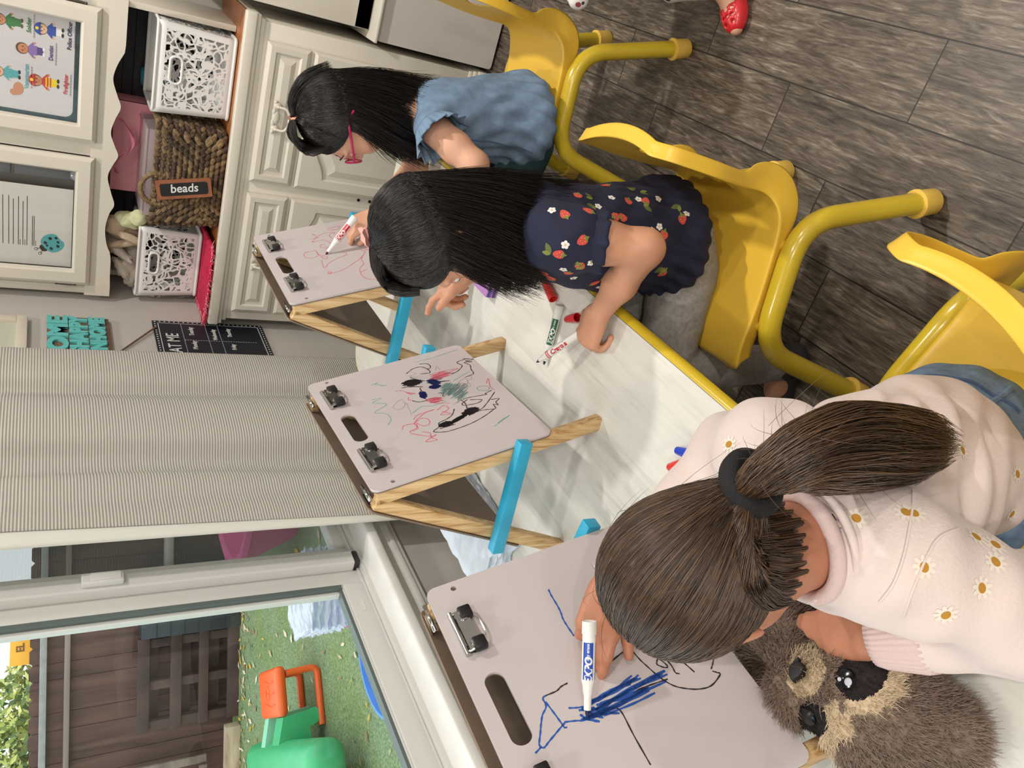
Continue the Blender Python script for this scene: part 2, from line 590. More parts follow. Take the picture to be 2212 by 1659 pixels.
# ------------------------------------------------------------------ pictures on the window wall
MX = frame_mat((XL, 0, 0), (0, 1, 0), (0, 0, 1), (1, 0, 0))      # local x = along wall, y = up, z = into the room
MAT_TEAL = M('teal_lettering', (96, 190, 188), .5, var=.08, scale=60)
t = thing('wall_sign', 'teal cut-out lettering sign on brown board above the menu chalkboard', 'sign', mat=MX)
MB().box((2.43, 1.228, .001), (2.822, 1.418, .016), .002).build('board', M('sign_board', (112, 90, 72), .7, var=.2, scale=12, stretch=(1, 6, 1)), t)
lt = MB()
for txt, yy, h, xs in (('HOME', 1.384, .080, 1.45), ('SHAPPY', 1.322, .072, 1.02), ('INHOME', 1.265, .064, 1.0)):
    vs, fs = text_mesh(txt, h, .004, xs, bold=.004, align='RIGHT')
    lt.add(vs, fs, 0, False, Matrix.Translation((2.812, yy, .0205)))
lt.build('lettering', MAT_TEAL, t)
t = thing('picture_frame', 'plain cream picture frame above the teal lettering sign', 'picture frame', mat=MX)
f_ = MB()
for lo, hi in (((2.40, 1.474, .001), (2.806, 1.506, .022)), ((2.40, 1.80, .001), (2.806, 1.832, .022)), ((2.40, 1.506, .001), (2.432, 1.80, .022)), ((2.774, 1.506, .001), (2.806, 1.80, .022))):
    f_.box(lo, hi, .003)
f_.build('frame', M('cream_frame', (214, 206, 190), .5), t)
MB().box((2.43, 1.504, .001), (2.776, 1.802, .008)).build('print', M('pale_print', (196, 196, 180), .6), t)

t = thing('menu_chalkboard', 'black weekly menu chalkboard hanging on a jute string', 'chalkboard', mat=MX)
MAT_CHALKB = M('chalkboard', (16, 20, 34), .55, var=.1, scale=20)
MAT_CHALK = M('chalk', (210, 212, 210), .8)
bx0, bx1, bz0, bz1 = 2.41, 2.845, .685, 1.083
MB().box((bx0, bz0, .001), (bx1, bz1, .008), .001).build('board', MAT_CHALKB, t)
ch = MB()
for i in range(26):
    u = bx0 + .01 + i * (bx1 - bx0 - .02) / 25
    for zz in (bz0 + .008, bz1 - .008):
        ch.box((u - .0025, zz - .0025, .0081), (u + .0025, zz + .0025, .0087))
for i in range(24):
    u = bz0 + .01 + i * (bz1 - bz0 - .02) / 23
    for xx in (bx0 + .008, bx1 - .008):
        ch.box((xx - .0025, u - .0025, .0081), (xx + .0025, u + .0025, .0087))
for a, b in (((bx0 + .018, bz1 - .02), (bx1 - .018, bz1 - .0175)), ((bx0 + .018, bz0 + .0175), (bx1 - .018, bz0 + .02))):
    ch.box((a[0], a[1], .0081), (b[0], b[1], .0087))
for xx in (bx0 + .018, bx1 - .0195):
    ch.box((xx, bz0 + .018, .0081), (xx + .0015, bz1 - .018, .0087))
for zz in (.985, .90, .855):
    for i in range(40):
        ch.box((bx0 + .02 + i * .010, zz, .0081), (bx0 + .026 + i * .010, zz + .0015, .0087))
for i in range(14):
    ch.box((2.70, .985 - i * .009, .0081), (2.7015, .980 - i * .009, .0087)); ch.box((2.70, .852 - i * .009, .0081), (2.7015, .847 - i * .009, .0087))
for txt, sz, p in (("EAT ME", .062, (2.665, 1.022)), ('Monday', .024, (2.665, .955)), ('Tuesday', .024, (2.77, .955)), ('Wednesday', .022, (2.75, .876)), ('Thursday', .022, (2.77, .820)), ('Friday', .022, (2.66, .82))):
    vs, fs = text_mesh(txt, sz, .0003, .8, bold=.0004)
    ch.add(vs, fs, 0, False, Matrix.Translation((p[0], p[1], .0085)))
ch.build('chalk_lettering', MAT_CHALK, t)
MB().tube([(2.79, 1.072, .011), (2.60, 1.205, .006), (2.46, 1.072, .011)], .0035, 6).build('string', M('jute', (120, 98, 74), .9), t)

# ------------------------------------------------------------------ yard behind the window
def lawn_mat():
    m = M('lawn_turf', (120, 150, 92), .9)
    g = G(m)
    tc = g.n('ShaderNodeTexCoord')
    a = g.n('ShaderNodeTexNoise'); a.inputs['Scale'].default_value = 90; a.inputs['Detail'].default_value = 6
    b_ = g.n('ShaderNodeTexNoise'); b_.inputs['Scale'].default_value = 2.2; b_.inputs['Detail'].default_value = 3
    g.l(tc.outputs['Object'], a.inputs['Vector']); g.l(tc.outputs['Object'], b_.inputs['Vector'])
    c1 = g.ramp(a.outputs[0], [(0.3, lin((84, 106, 72))), (0.5, lin((122, 142, 102))), (0.72, lin((160, 176, 138)))])
    c2 = g.ramp(b_.outputs[0], [(0.4, (1, 1, 1, 1)), (0.7, lin((236, 236, 150)))])
    mx = g.n('ShaderNodeMix', data_type='RGBA', blend_type='MULTIPLY'); mx.inputs[0].default_value = .6
    g.l(c1, mx.inputs[6]); g.l(c2, mx.inputs[7])
    g.l(mx.outputs[2], g.b.inputs['Base Color'])
    bp = g.n('ShaderNodeBump'); bp.inputs['Strength'].default_value = .8; bp.inputs['Distance'].default_value = .01
    g.l(a.outputs[0], bp.inputs['Height']); g.l(bp.outputs[0], g.b.inputs['Normal'])
    return m
ZL = -0.15
o = struct('lawn', MB().box((-14, -6, ZL - .1), (XL - .14, 14, ZL)), lawn_mat())

dN, dD = Vector((-.516, .857, 0)), Vector((.857, .516, 0))
def FM(D):
    return frame_mat(dN * D, dD, dN, (0, 0, 1))
def wood_mat(name, dark, lite, scale=6, stretch=(1, 1, 1), rough=.8):
    m = M(name, dark, rough)
    g = G(m)
    tc = g.n('ShaderNodeTexCoord'); mp = g.n('ShaderNodeMapping'); mp.inputs['Scale'].default_value = stretch
    g.l(tc.outputs['Object'], mp.inputs[0])
    a = g.n('ShaderNodeTexNoise'); a.inputs['Scale'].default_value = scale; a.inputs['Detail'].default_value = 7; a.inputs['Distortion'].default_value = .8
    g.l(mp.outputs[0], a.inputs['Vector'])
    g.l(g.ramp(a.outputs[0], [(.3, lin(dark)), (.7, lin(lite))]), g.b.inputs['Base Color'])
    bp = g.n('ShaderNodeBump'); bp.inputs['Strength'].default_value = .3; bp.inputs['Distance'].default_value = .002
    g.l(a.outputs[0], bp.inputs['Height']); g.l(bp.outputs[0], g.b.inputs['Normal'])
    return m
MAT_FENCE = wood_mat('fence_wood', (62, 40, 34), (104, 74, 64), 9, (1, 1, .12))
MAT_FENCE2 = wood_mat('fence_rail', (112, 96, 86), (146, 130, 120), 9, (.12, 1, 1))
MAT_PALLET = wood_mat('pallet_wood', (48, 34, 31), (88, 66, 60), 9, (.3, 1, .3))
t = thing('wood_fence', 'tall brown wood board fence with notched tops behind the lawn', 'fence', mat=FM(7.5))
b = MB()
x = -6.0
i = 0
while x < 5.5:
    wd = .135 + .012 * ((i * 37) % 5) / 5
    dy = .006 * ((i * 13) % 3)
    top = 1.452 + .012 * ((i * 7) % 4) / 4
    poly = [(x, ZL), (x + wd - .003, ZL), (x + wd - .003, top - .025), (x + wd - .028, top), (x + .025, top), (x, top - .025)]
    b.prism([(p[0], p[1]) for p in poly], -.012 - dy, .012 - dy, 0, Matrix(((1, 0, 0, 0), (0, 0, -1, 0), (0, 1, 0, 0), (0, 0, 0, 1))))
    x += wd
    i += 1
b.build('board_panel', MAT_FENCE, t)
MB().box((-6, -.075, 1.335), (5.5, -.02, 1.385), .004).build('top_rail', M('weathered_rail', (150, 148, 146), .8, var=.15, scale=14), t)
MB().box((-6, -.07, 1.168), (5.5, -.019, 1.21), .004).build('middle_rail', MAT_FENCE2, t)

t = thing('wood_pallet', 'dark brown wood pallet standing against the fence', 'pallet', mat=FM(7.28))
p = MB()
for x0, x1, z0, z1, y0 in ((-3.01, -2.21, .585, .675, 0), (-3.01, -2.21, .33, .42, 0), (-3.01, -2.21, .11, .19, 0), (-3.01, -2.21, -.149, -.05, 0)):
    p.box((x0, y0 - .012, z0), (x1, y0 + .012, z1), .003)
for x0 in (-3.0, -2.66, -2.30):
    p.box((x0, .0125, -.149), (x0 + .075, .10, .67), .003)
for z0 in (.50, .24, .0):
    p.box((-3.01, .1005, z0), (-2.21, .12, z0 + .09), .003)
p.build('pallet_slats', MAT_PALLET, t)
MB().box((-2.30, .02, -.05), (-2.24, .1, .3)).build('pallet_block', MAT_PALLET, t)

t = thing('storage_crate', 'black plastic crate with green strips beside the pallet', 'crate', mat=FM(7.22))
p = MB()
p.box((-2.20, 0, -.148), (-1.62, .22, .66), .01)
for k in range(7):
    p.box((-2.199, -.008, -.12 + k * .11), (-1.62, .001, -.115 + k * .11))
p.build('crate_body', M('black_plastic', (44, 48, 52), .5, var=.2, scale=5), t)
MB().box((-1.93, -.010, .48), (-1.80, -.0005, .505)).box((-1.91, -.010, .385), (-1.78, -.0005, .415)).build('green_strip', M('green_tape', (40, 150, 90), .5), t)
o = MB().box((-1.66, 0, .40), (-1.28, .14, .47), .02).build('paddle', wood_mat('grey_wood', (150, 142, 132), (190, 182, 170), 9, (.2, 1, 1)))
o.matrix_world = FM(7.05)
o.location += Vector((0, 0, 0))
tag(o, 'grey weathered wood plank standing by the fence behind the tub', 'plank')
o.matrix_world = FM(7.30)

# timber edging and bark mulch by the fence foot
o = MB().box((-3.9, -.05, ZL), (-3.05, .05, -.02), .01).build('timber_edging', wood_mat('pale_timber', (150, 128, 104), (206, 186, 160), 8, (.3, 1, 1)))
o.matrix_world = FM(7.2); tag(o, 'pale weathered timber lying at the foot of the fence', 'timber')
o = MB().box((-3.4, 0, .10), (-3.33, .03, .75), .003).box((-4.6, -.03, .10), (-3.41, 0, .165), .003).build('loose_plank', MAT_FENCE2)
o.matrix_world = FM(7.35); tag(o, 'brown plank nailed across the fence left of the pallet', 'plank')

def leaf_cloud(name, label, cat, blobs, cols, n, size, seed, mat_world=None, kind=None):
    r = np.random.default_rng(seed)
    mb = MB()
    per = n // len(blobs)
    for c, rad in blobs:
        for _ in range(per):
            d = r.normal(size=3); d /= np.linalg.norm(d)
            rr = (r.random() ** .35)
            p = np.array(c) + d * np.array(rad) * rr
            a = Vector(r.normal(size=3)).normalized(); b_ = a.orthogonal().normalized()
            L = size * (.6 + .8 * r.random())
            p = Vector(p)
            vs = [p, p + a * L * .5 + b_ * L * .22, p + a * L, p + a * L * .5 - b_ * L * .22]
            mb.add(vs, [(0, 1, 2, 3)], int(r.integers(len(cols))), False)
    o = mb.build(name, cols)
    tag(o, label, cat, None, kind)
    if mat_world is not None:
        o.matrix_world = mat_world
    return o
LEAF = [M('leaf_a', (120, 140, 60), .6), M('leaf_b', (168, 178, 88), .6), M('leaf_c', (78, 104, 48), .6), M('leaf_d', (196, 196, 110), .6)]
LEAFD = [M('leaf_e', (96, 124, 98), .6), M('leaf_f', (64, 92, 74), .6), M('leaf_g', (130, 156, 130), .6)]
leaf_cloud('bush', 'yellow-green leafy bush rising above the fence', 'bush', [((-3.0 - .55 * i, .1 * (i % 2), 1.35 + .08 * (i % 3)), (.5, .4, .36)) for i in range(6)], LEAF, 9000, .085, 3, FM(8.6))
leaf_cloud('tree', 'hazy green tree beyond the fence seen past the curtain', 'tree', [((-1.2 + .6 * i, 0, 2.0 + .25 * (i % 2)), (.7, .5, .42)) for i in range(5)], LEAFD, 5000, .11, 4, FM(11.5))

t = thing('toy_digger_arm', 'yellow curved toy panel with lettering poking above the fence', 'toy', mat=FM(8.2))
arm = [(p[0] + .06, p[1]) for p in [(-2.62, 1.30), (-2.24, 1.30), (-2.16, 1.40), (-2.13, 1.48), (-2.15, 1.535), (-2.22, 1.58), (-2.40, 1.605), (-2.62, 1.61)]]
Xz = Matrix(((1, 0, 0, 0), (0, 0, -1, 0), (0, 1, 0, 0), (0, 0, 0, 1)))
MB().prism(arm, -.03, .03, 0, Xz, bev=.006).build('panel', M('toy_yellow', (250, 178, 30), .4), t)
lt = MB()
vs, fs = text_mesh('EL BI', .085, .001, .9, bold=.003)
lt.add(vs, fs, 0, False, Xz @ Matrix.Translation((-2.36, 1.525, .0315)))
lt.build('lettering', M('toy_print', (130, 84, 20), .6), t)
MB().ell((-2.14, -.032, 1.50), (.022, .004, .022), mi=0).build('red_dot', M('toy_red', (206, 60, 50), .5), t)

# fallen leaves
lv = MB(); r = np.random.default_rng(5)
for k in range(520):
    if k < 330:
        sx = r.uniform(-4.2, -1.3); dep = 7.45 - abs(r.normal()) * .38
    else:
        sx = r.uniform(-4.4, -.9); dep = r.uniform(3.2, 7.2)
    p = dD * sx + dN * dep
    L = r.uniform(.04, .09); a = r.uniform(0, 2 * PI); w_ = L * r.uniform(.3, .5)
    X = Matrix.Translation((p.x, p.y, ZL + .006)) @ Matrix.Rotation(a, 4, 'Z') @ Matrix.Rotation(r.uniform(-.3, .3), 4, 'X')
    lv.add([(0, 0, 0), (L * .35, w_ * .5, .006), (L, 0, .012), (L * .35, -w_ * .5, .006)], [(0, 1, 2, 3)], int(r.integers(4)), False, X)
o = lv.build('fallen_leaves', [M('dry_leaf_a', (196, 172, 140), .7), M('dry_leaf_b', (150, 118, 84), .7), M('dry_leaf_c', (220, 204, 176), .7), M('dry_leaf_d', (206, 168, 60), .7)])
tag(o, 'dry fallen leaves scattered over the lawn and along the fence', 'leaves', kind='stuff')

# plastic picnic bench: orange seat, green frame and green rounded top
MAT_OR = M('orange_plastic', (236, 96, 30), .4, var=.05, scale=8)
MAT_GR = M('green_plastic', (62, 176, 116), .4, var=.06, scale=6)
MAT_MINT = M('mint_plastic', (140, 206, 172), .45)
ctr = Vector((-4.38, 3.35, 0)); ax = Vector((-.804, .594, 0)); ay = Vector((-.594, -.804, 0))
PM = frame_mat((ctr.x, ctr.y, ZL), ax, ay, (0, 0, 1))
t = thing('toy_picnic_bench', 'green and orange plastic toy bench on the lawn', 'bench', mat=PM)
MB().box((-.24, -.15, .225), (.24, .15, .29), .03, seg=3).build('seat', MAT_OR, t)
e_ = MB()
for k in (-1, 0, 1):
    e_.tube(smooth_path([(-.17, k * .07, .291), (-.06, k * .07 + .012, .292), (.06, k * .07 - .012, .292), (.17, k * .07, .291)], 5), .004, 6)
e_.tube([(.045 * math.cos(a), .045 * math.sin(a), .291) for a in np.linspace(0, 2 * PI, 18)], .004, 6)
e_.build('embossing', MAT_OR, t)
for sx in (-1, 1):
    MB().tube(fillet([(sx * .2, -.10, .22), (sx * .21, -.11, .02), (sx * .21, .24, .02)], .05), .022, 10).build('leg', MAT_OR, t)
prof = [(.13, .05), (.155, .26), (.42, .33), (.60, .30), (.60, .0), (.45, .0), (.36, .10), (.24, .10), (.2, .0)]
hole = [(.34 + .05 * math.cos(a), .20 + .055 * math.sin(a)) for a in np.linspace(0, 2 * PI, 15)[:-1]]
Yz = Matrix(((0, 0, 1, 0), (1, 0, 0, 0), (0, 1, 0, 0), (0, 0, 0, 1)))
MB().prism(prof, -.22, -.05, 0, Yz, holes=[hole]).build('side_frame', MAT_GR, t)
MB().prism([(.12, .0), (.145, .27), (.40, .33), (.40, .28), (.2, .2), (.17, .0)], .1, .2, 0, Yz).build('side_frame', MAT_MINT, t)
MB().box((-.98, .29, .12), (.6, 1.0, .34), .09, seg=4).build('table_top', MAT_GR, t)

# pink tub with plastic balls, box in a bag, blue sled
MAT_PINK = M('pink_plastic', (206, 92, 140), .35)
t = thing('toy_tub', 'pink plastic tub full of balls outside the window', 'tub', (-3.52, 4.72, ZL))
def tub_ring(rx, ry, z, n=40):
    out = []
    for k in range(n):
        a = 2 * PI * k / n
        c_, s_ = math.cos(a), math.sin(a)
        q = (abs(c_) ** 3 + abs(s_) ** 3) ** (-1 / 3)
        out.append((rx * c_ * q, ry * s_ * q, z))
    return out
tb = MB()
rings = [tub_ring(.50, .56, .002), tub_ring(.60, .66, .40), tub_ring(.66, .72, .41), tub_ring(.66, .72, .37), tub_ring(.63, .69, .36)]
inner = [tub_ring(.585, .645, .40), tub_ring(.50, .55, .10)]
allr = rings[::-1][2:3] + []
seq = [rings[4], rings[3], rings[2], rings[1], inner[0], inner[1]]
seq = [rings[0], rings[4], rings[3], rings[2], inner[0], inner[1]]
vs = [p for rg in seq for p in rg]; fs = []
for j in range(len(seq) - 1):
    for k in range(40):
        fs.append((j * 40 + k, j * 40 + (k + 1) % 40, (j + 1) * 40 + (k + 1) % 40, (j + 1) * 40 + k))
fs.append(tuple(5 * 40 + k for k in range(40))); fs.append(tuple(reversed(range(40))))
tb.add(vs, fs); tb.build('tub_body', MAT_PINK, t)
BALLM = [M('ball_pink', (232, 96, 176), .3), M('ball_clear', (222, 200, 214), .25), M('ball_white', (214, 214, 226), .3)]
r = np.random.default_rng(9)
bms = []
for mm, nm in zip(BALLM, ('pink', 'pale pink', 'white')):
    o = MB().ell((0, 0, 0), (.075, .075, .075), 20).build('play_ball', mm)
    bms.append(o)
first = [True] * 3
cells = []
for iy in range(6):
    for ix in range(5):
        cells.append((-.36 + ix * .165 + (iy % 2) * .05, -.40 + iy * .155))
for k, (bx, by) in enumerate(cells):
    q = [0, 1, 0, 1, 2, 1, 0][k % 7]
    if first[q]:
        o = bms[q]; first[q] = False
    else:
        o = bms[q].copy(); C.objects.link(o)
    o.location = (-3.52 + bx * .98, 4.72 + by * .98, ZL + .177 + .0 * r.random())
    nm = ('bright pink', 'pale pink', 'white')[q]
    tag(o, nm + ' plastic ball among the others in the pink tub', 'ball', nm + ' balls in the tub')

cb = Vector((-3.13, 2.98, ZL))
t = thing('pink_bin', 'bright pink box covered by a clear plastic bag outside', 'bin', mat=frame_mat(cb, Vector((.6, .8, 0)), Vector((-.8, .6, 0)), (0, 0, 1)))
MB().box((-.19, -.19, .002), (.19, .19, .17), .012).build('bin_body', M('hot_pink', (240, 120, 190), .4), t)
MB().box((-.2, -.2, .1702), (.2, .2, .185), .005).build('rim', M('hot_pink_rim', (230, 90, 168), .4), t)
def crumple(name, lo, hi, mat, parent, seed, n=14, amp=.03):
    """crumpled film bag as one closed mesh"""
    bm = bmesh.new(); bmesh.ops.create_grid(bm, x_segments=1, y_segments=1, size=.5); bm.free()
    bm = bmesh.new(); bmesh.ops.create_cube(bm, size=1); bmesh.ops.subdivide_edges(bm, edges=bm.edges[:], cuts=n, use_grid_fill=True)
    r = np.random.default_rng(seed); ks = r.normal(size=(7, 3)) * 9; ph = r.random(7) * 6
    c = (Vector(lo) + Vector(hi)) / 2; s = Vector(hi) - Vector(lo)
    for v in bm.verts:
        p = v.co.copy()
        q = sum(abs(math.sin(ks[i][0] * p.x + ks[i][1] * p.y + ks[i][2] * p.z + ph[i])) for i in range(7)) / 7 - .6
        p *= (1 + q * amp * 12)
        v.co = Vector((c.x + p.x * s.x, c.y + p.y * s.y, c.z + p.z * s.z))
    zmin = min(v.co.z for v in bm.verts)
    for v in bm.verts: v.co.z += lo[2] - zmin
    return MB().bm(bm, 0, None, False).build(name, mat, parent)
def film_mat(name, col, alpha):
    m = M(name, col, .2)
    m.node_tree.nodes['Principled BSDF'].inputs['Alpha'].default_value = alpha
    return m
crumple('plastic_bag', (-.20, -.20, .1855), (.2, .2, .37), film_mat('clear_film', (208, 214, 226), .75), t, 4)
o = MB().lathe([(.0, 0), (.30, 0), (.33, .05), (.34, .10), (.325, .10), (.30, .03), (0, .02)], 32).build('blue_saucer', M('blue_plastic', (70, 140, 220), .35))
o.matrix_world = Matrix.Translation((-3.05, 2.47, ZL + .002)); tag(o, 'blue plastic saucer on the lawn beside the pink bin', 'saucer')
# ------------------------------------------------------------------ white sideboard with hutch
MAT_CAB = M('cabinet_white', (212, 206, 193), 0.38, var=0.035, scale=5)
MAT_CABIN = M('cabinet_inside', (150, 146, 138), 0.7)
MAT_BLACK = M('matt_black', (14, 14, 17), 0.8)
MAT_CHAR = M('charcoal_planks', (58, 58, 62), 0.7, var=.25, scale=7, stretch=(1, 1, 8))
MAT_COUNT = wood_mat('counter_wood', (150, 92, 52), (178, 112, 66), 7, (.3, 3, 1), .35)
MAT_PAPER = M('white_paper', (214, 212, 206), 0.7)
YL, YU = 2.82, 3.0
def rings(mb, loops, mi=0, cap=True):
    n = len(loops[0]); vs = [p for l in loops for p in l]; fs = []
    for j in range(len(loops) - 1):
        for k in range(n):
            fs.append((j * n + k, j * n + (k + 1) % n, (j + 1) * n + (k + 1) % n, (j + 1) * n + k))
    if cap:
        fs.append(tuple(len(vs) - n + k for k in range(n)))
    mb.add(vs, fs, mi, False)
def panel(x0, x1, z0, z1, y, arch=0.0, steps=((0, 0), (0, .014), (.010, .020), (.040, .020), (.046, .013), (.058, .013), (.082, .021))):
    """raised-panel front, loops of (inset, height toward the room)"""
    mb = MB(); loops = []
    for ins, h in steps:
        a = arch if ins > .02 else 0.0
        xs0, xs1, zb, zt = x0 + ins, x1 - ins, z0 + ins, z1 - ins
        lp = [(xs0, y - h, zb), (xs1, y - h, zb)]
        for k in range(17):
            u = k / 16
            d = 1 - 2 * abs(u - .5)                      # 0 at the sides, 1 in the middle
            d = min(1.0, d / .75)
            d = d * d * (3 - 2 * d)
            lp.append((xs1 + (xs0 - xs1) * u, y - h, zt - a * (1 - d)))
        loops.append(lp)
    rings(mb, loops)
    return mb
def bail(x, z, y, parent):
    b = MB()
    for sx in (-1, 1):
        b.ell((x + sx * .038, y - .004, z + .002), (.012, .006, .014), 12)
        b.ell((x + sx * .038, y - .014, z + .002), (.006, .008, .006), 10)
        b.ell((x + sx * .050, y - .004, z + .010), (.008, .004, .006), 10)
    pts = smooth_path([(x - .038, y - .018, z), (x - .036, y - .026, z - .022), (x - .018, y - .03, z - .034), (x, y - .03, z - .038), (x + .018, y - .03, z - .034), (x + .036, y - .026, z - .022), (x + .038, y - .018, z)], 6)
    b.tube(pts, .0045, 8)
    b.ell((x, y - .03, z - .038), (.012, .006, .008), 12)
    b.ell((x, y - .005, z + .004), (.022, .004, .012), 12)
    for sx in (-1, 1):
        b.ell((x + sx * .018, y - .005, z + .012), (.012, .003, .007), 10)
    b.build('handle', MAT_CAB, parent)

t = thing('sideboard', 'white painted sideboard with raised panel drawers and doors against the back wall', 'sideboard', (0, 0, 0))
b = MB()
b.box((-1.425, YL, .085), (-.345, 3.315, .845), .003)
b.box((-1.435, YL - .012, .0), (-.335, 3.315, .05), .004); b.box((-1.432, YL - .008, .0505), (-.338, 3.315, .068), .004); b.box((-1.428, YL - .004, .0685), (-.342, 3.315, .0845), .003)
b.box((-1.43, YL - .004, .828), (-.34, 3.315, .8445), .002)
b.build('carcass', MAT_CAB, t)
MB().box((-1.44, YL - .014, .8455), (-.328, 3.315, .872), .002).build('counter_board', MAT_CAB, t)
MB().box((-1.435, YL + .01, .8725), (-.333, 3.315, .879), .001).build('counter_top', MAT_COUNT, t)
MB().box((-1.445, YL - .022, .857), (-.323, YL + .0095, .894), .006, seg=3).build('counter_lip', MAT_CAB, t)
for x0, x1 in ((-1.385, -.915), (-.872, -.40)):
    d = panel(x0, x1, .672, .815, YL - .0005, steps=((0, 0), (0, .013), (.012, .021), (.028, .021), (.034, .014), (.044, .014), (.060, .020))).build('drawer', MAT_CAB, t)
    bail((x0 + x1) / 2, .755, YL - .020, d)
    d = panel(x0, x1, .095, .658, YL - .0005, arch=.055).build('door', MAT_CAB, t)
k_ = MB()
for z in (.405, .36):
    X = aim_mat((-.89, YL - .0005, z), (0, -1, 0))
    k_.lathe([(0, 0), (.006, 0), (.006, .002), (0, .002)], 12, 0, X)
k_.build('screw_hole', MAT_BLACK, t)

# upper hutch: sides, back, scalloped valance, two framed doors
t = thing('hutch_cabinet', 'white hutch top with scalloped valance and two framed glass doors', 'cabinet', (0, 0, 0))
b = MB()
b.box((-1.443, YU, 1.24), (-1.423, 3.316, 2.05), .002); b.box((-.425, YU, .880), (-.405, 3.316, 2.05), .002)
b.box((-1.443, 3.18, .880), (-1.423, 3.316, 1.2395), .002)
b.box((-1.4225, YU + .03, 1.262), (-.4255, 3.305, 1.28))
b.box((-1.443, YU, 2.03), (-.405, 3.316, 2.05)); b.box((-1.4225, YU, 1.281), (-1.385, YU + .02, 2.03)); b.box((-.465, YU, 1.281), (-.4255, YU + .02, 2.03)); b.box((-.925, YU, 1.281), (-.87, YU + .02, 2.03))
b.build('carcass', MAT_CAB, t)
# valance with a wavy lower edge
pts = [(-1.443, 1.30), (-1.443, 1.217), (-1.40, 1.217), (-1.36, 1.219), (-1.282, 1.221), (-1.235, 1.236), (-1.175, 1.243), (-1.12, 1.233), (-1.085, 1.219), (-1.045, 1.23), (-.987, 1.244), (-.945, 1.232), (-.908, 1.216),
       (-.875, 1.228), (-.832, 1.242), (-.785, 1.232), (-.742, 1.217), (-.705, 1.229), (-.656, 1.244), (-.61, 1.235), (-.565, 1.215), (-.54, 1.213), (-.405, 1.213), (-.405, 1.30)]
sm = [(p.x, p.y) for p in smooth_path([(p[0], p[1], 0) for p in pts[3:21]], 5)]
poly = pts[:3] + sm + pts[21:]
Xv = Matrix(((1, 0, 0, 0), (0, 0, 1, YU - .0155), (0, 1, 0, 0), (0, 0, 0, 1)))
MB().prism(poly, 0, .015, 0, Xv).build('valance', MAT_CAB, t)
b = MB()
for k in range(11):
    z0 = .881 + k * .035
    b.box((-1.422, 3.29, z0), (-.426, 3.304, z0 + .0335), .001)
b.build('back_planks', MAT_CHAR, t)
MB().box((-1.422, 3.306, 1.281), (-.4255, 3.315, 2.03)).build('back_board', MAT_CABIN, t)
MAT_CG = glass_mat('cabinet_glass', (.99, .99, .99, 1))
def glass_door(x0, x1, hinge_left):
    d = MB()
    z0, z1, y = 1.287, 1.99, YU - .017
    loops = []
    for ins, h in ((0, 0), (0, .012), (.012, .021), (.048, .021), (.053, .017), (.056, .004), (.056, .0)):
        loops.append([(x0 + ins, y - h, z0 + ins), (x1 - ins, y - h, z0 + ins), (x1 - ins, y - h, z1 - ins), (x0 + ins, y - h, z1 - ins)])
    rings(d, loops, cap=False)
    o = d.build('door', MAT_CAB, t)
    MB().box((x0 + .055, y - .003, z0 + .055), (x1 - .055, y - .001, z1 - .055)).build('glass_pane', MAT_CG, o)
    hx = x0 - .004 if hinge_left else x1 + .004
    h = MB()
    h.tube([(hx, y - .006, 1.335), (hx, y - .006, 1.385)], .004, 8)
    h.box((hx - .006, y - .004, 1.34), (hx + .004, y - .0005, 1.38))
    h.ell((hx, y - .006, 1.331), (.005, .005, .005), 8); h.ell((hx, y - .006, 1.389), (.005, .005, .005), 8)
    h.build('hinge', M('hinge_metal', (96, 92, 86), .35, 1.0), o)
glass_door(-.872, -.445, False)
glass_door(-1.396, -.924, True)

# poster behind the right glass door: children's helpers chart
X0 = Matrix(((1, 0, 0, 0), (0, 0, -1, YU + .006), (0, 1, 0, 0), (0, 0, 0, 1)))   # local x right, y up, z toward the room
t = thing('helpers_poster', 'community helpers chart with dark chalk border in the right glass door', 'poster', mat=X0)
PX0, PX1, PZ0 = -.822, -.475, 1.342
MB().box((PX0, PZ0, 0), (PX1, 2.0, .002)).build('border', M('poster_border', (30, 62, 66), .6, var=.5, scale=40), t)
MB().prism(rrect(PX0 + .014, PZ0 + .014, PX1 - .012, 1.99, .025), .0022, .003).build('chart_sheet', M('chart_paper', (206, 204, 206), .6), t)
PC = {n: M('print_' + n, c, .6) for n, c in dict(skin=(222, 178, 144), brown=(92, 66, 50), dark=(40, 36, 36), blue=(34, 72, 160), navy=(24, 36, 84), violet=(132, 108, 172), plum=(84, 66, 130), red=(196, 56, 54),
     yellow=(236, 206, 40), teal=(88, 168, 174), green=(44, 118, 58), tan=(196, 132, 92), grey=(150, 150, 152), white=(232, 232, 234)).items()}
PK = list(PC)
pm = [PC[k] for k in PK]
def disc(mb, x, y, rx, ry, col, lay=1, n=20, a0=0, a1=360, X=None):
    pts = [(x + rx * math.cos(math.radians(a0 + (a1 - a0) * k / n)), y + ry * math.sin(math.radians(a0 + (a1 - a0) * k / n)), .003 + .0003 * lay) for k in range(n + (0 if a1 - a0 == 360 else 1))]
    mb.add(pts, [tuple(range(len(pts)))], PK.index(col), False, X)
def poly2(mb, pts, col, lay=1):
    mb.add([(p[0], p[1], .003 + .0003 * lay) for p in pts], [tuple(range(len(pts)))], PK.index(col), False)
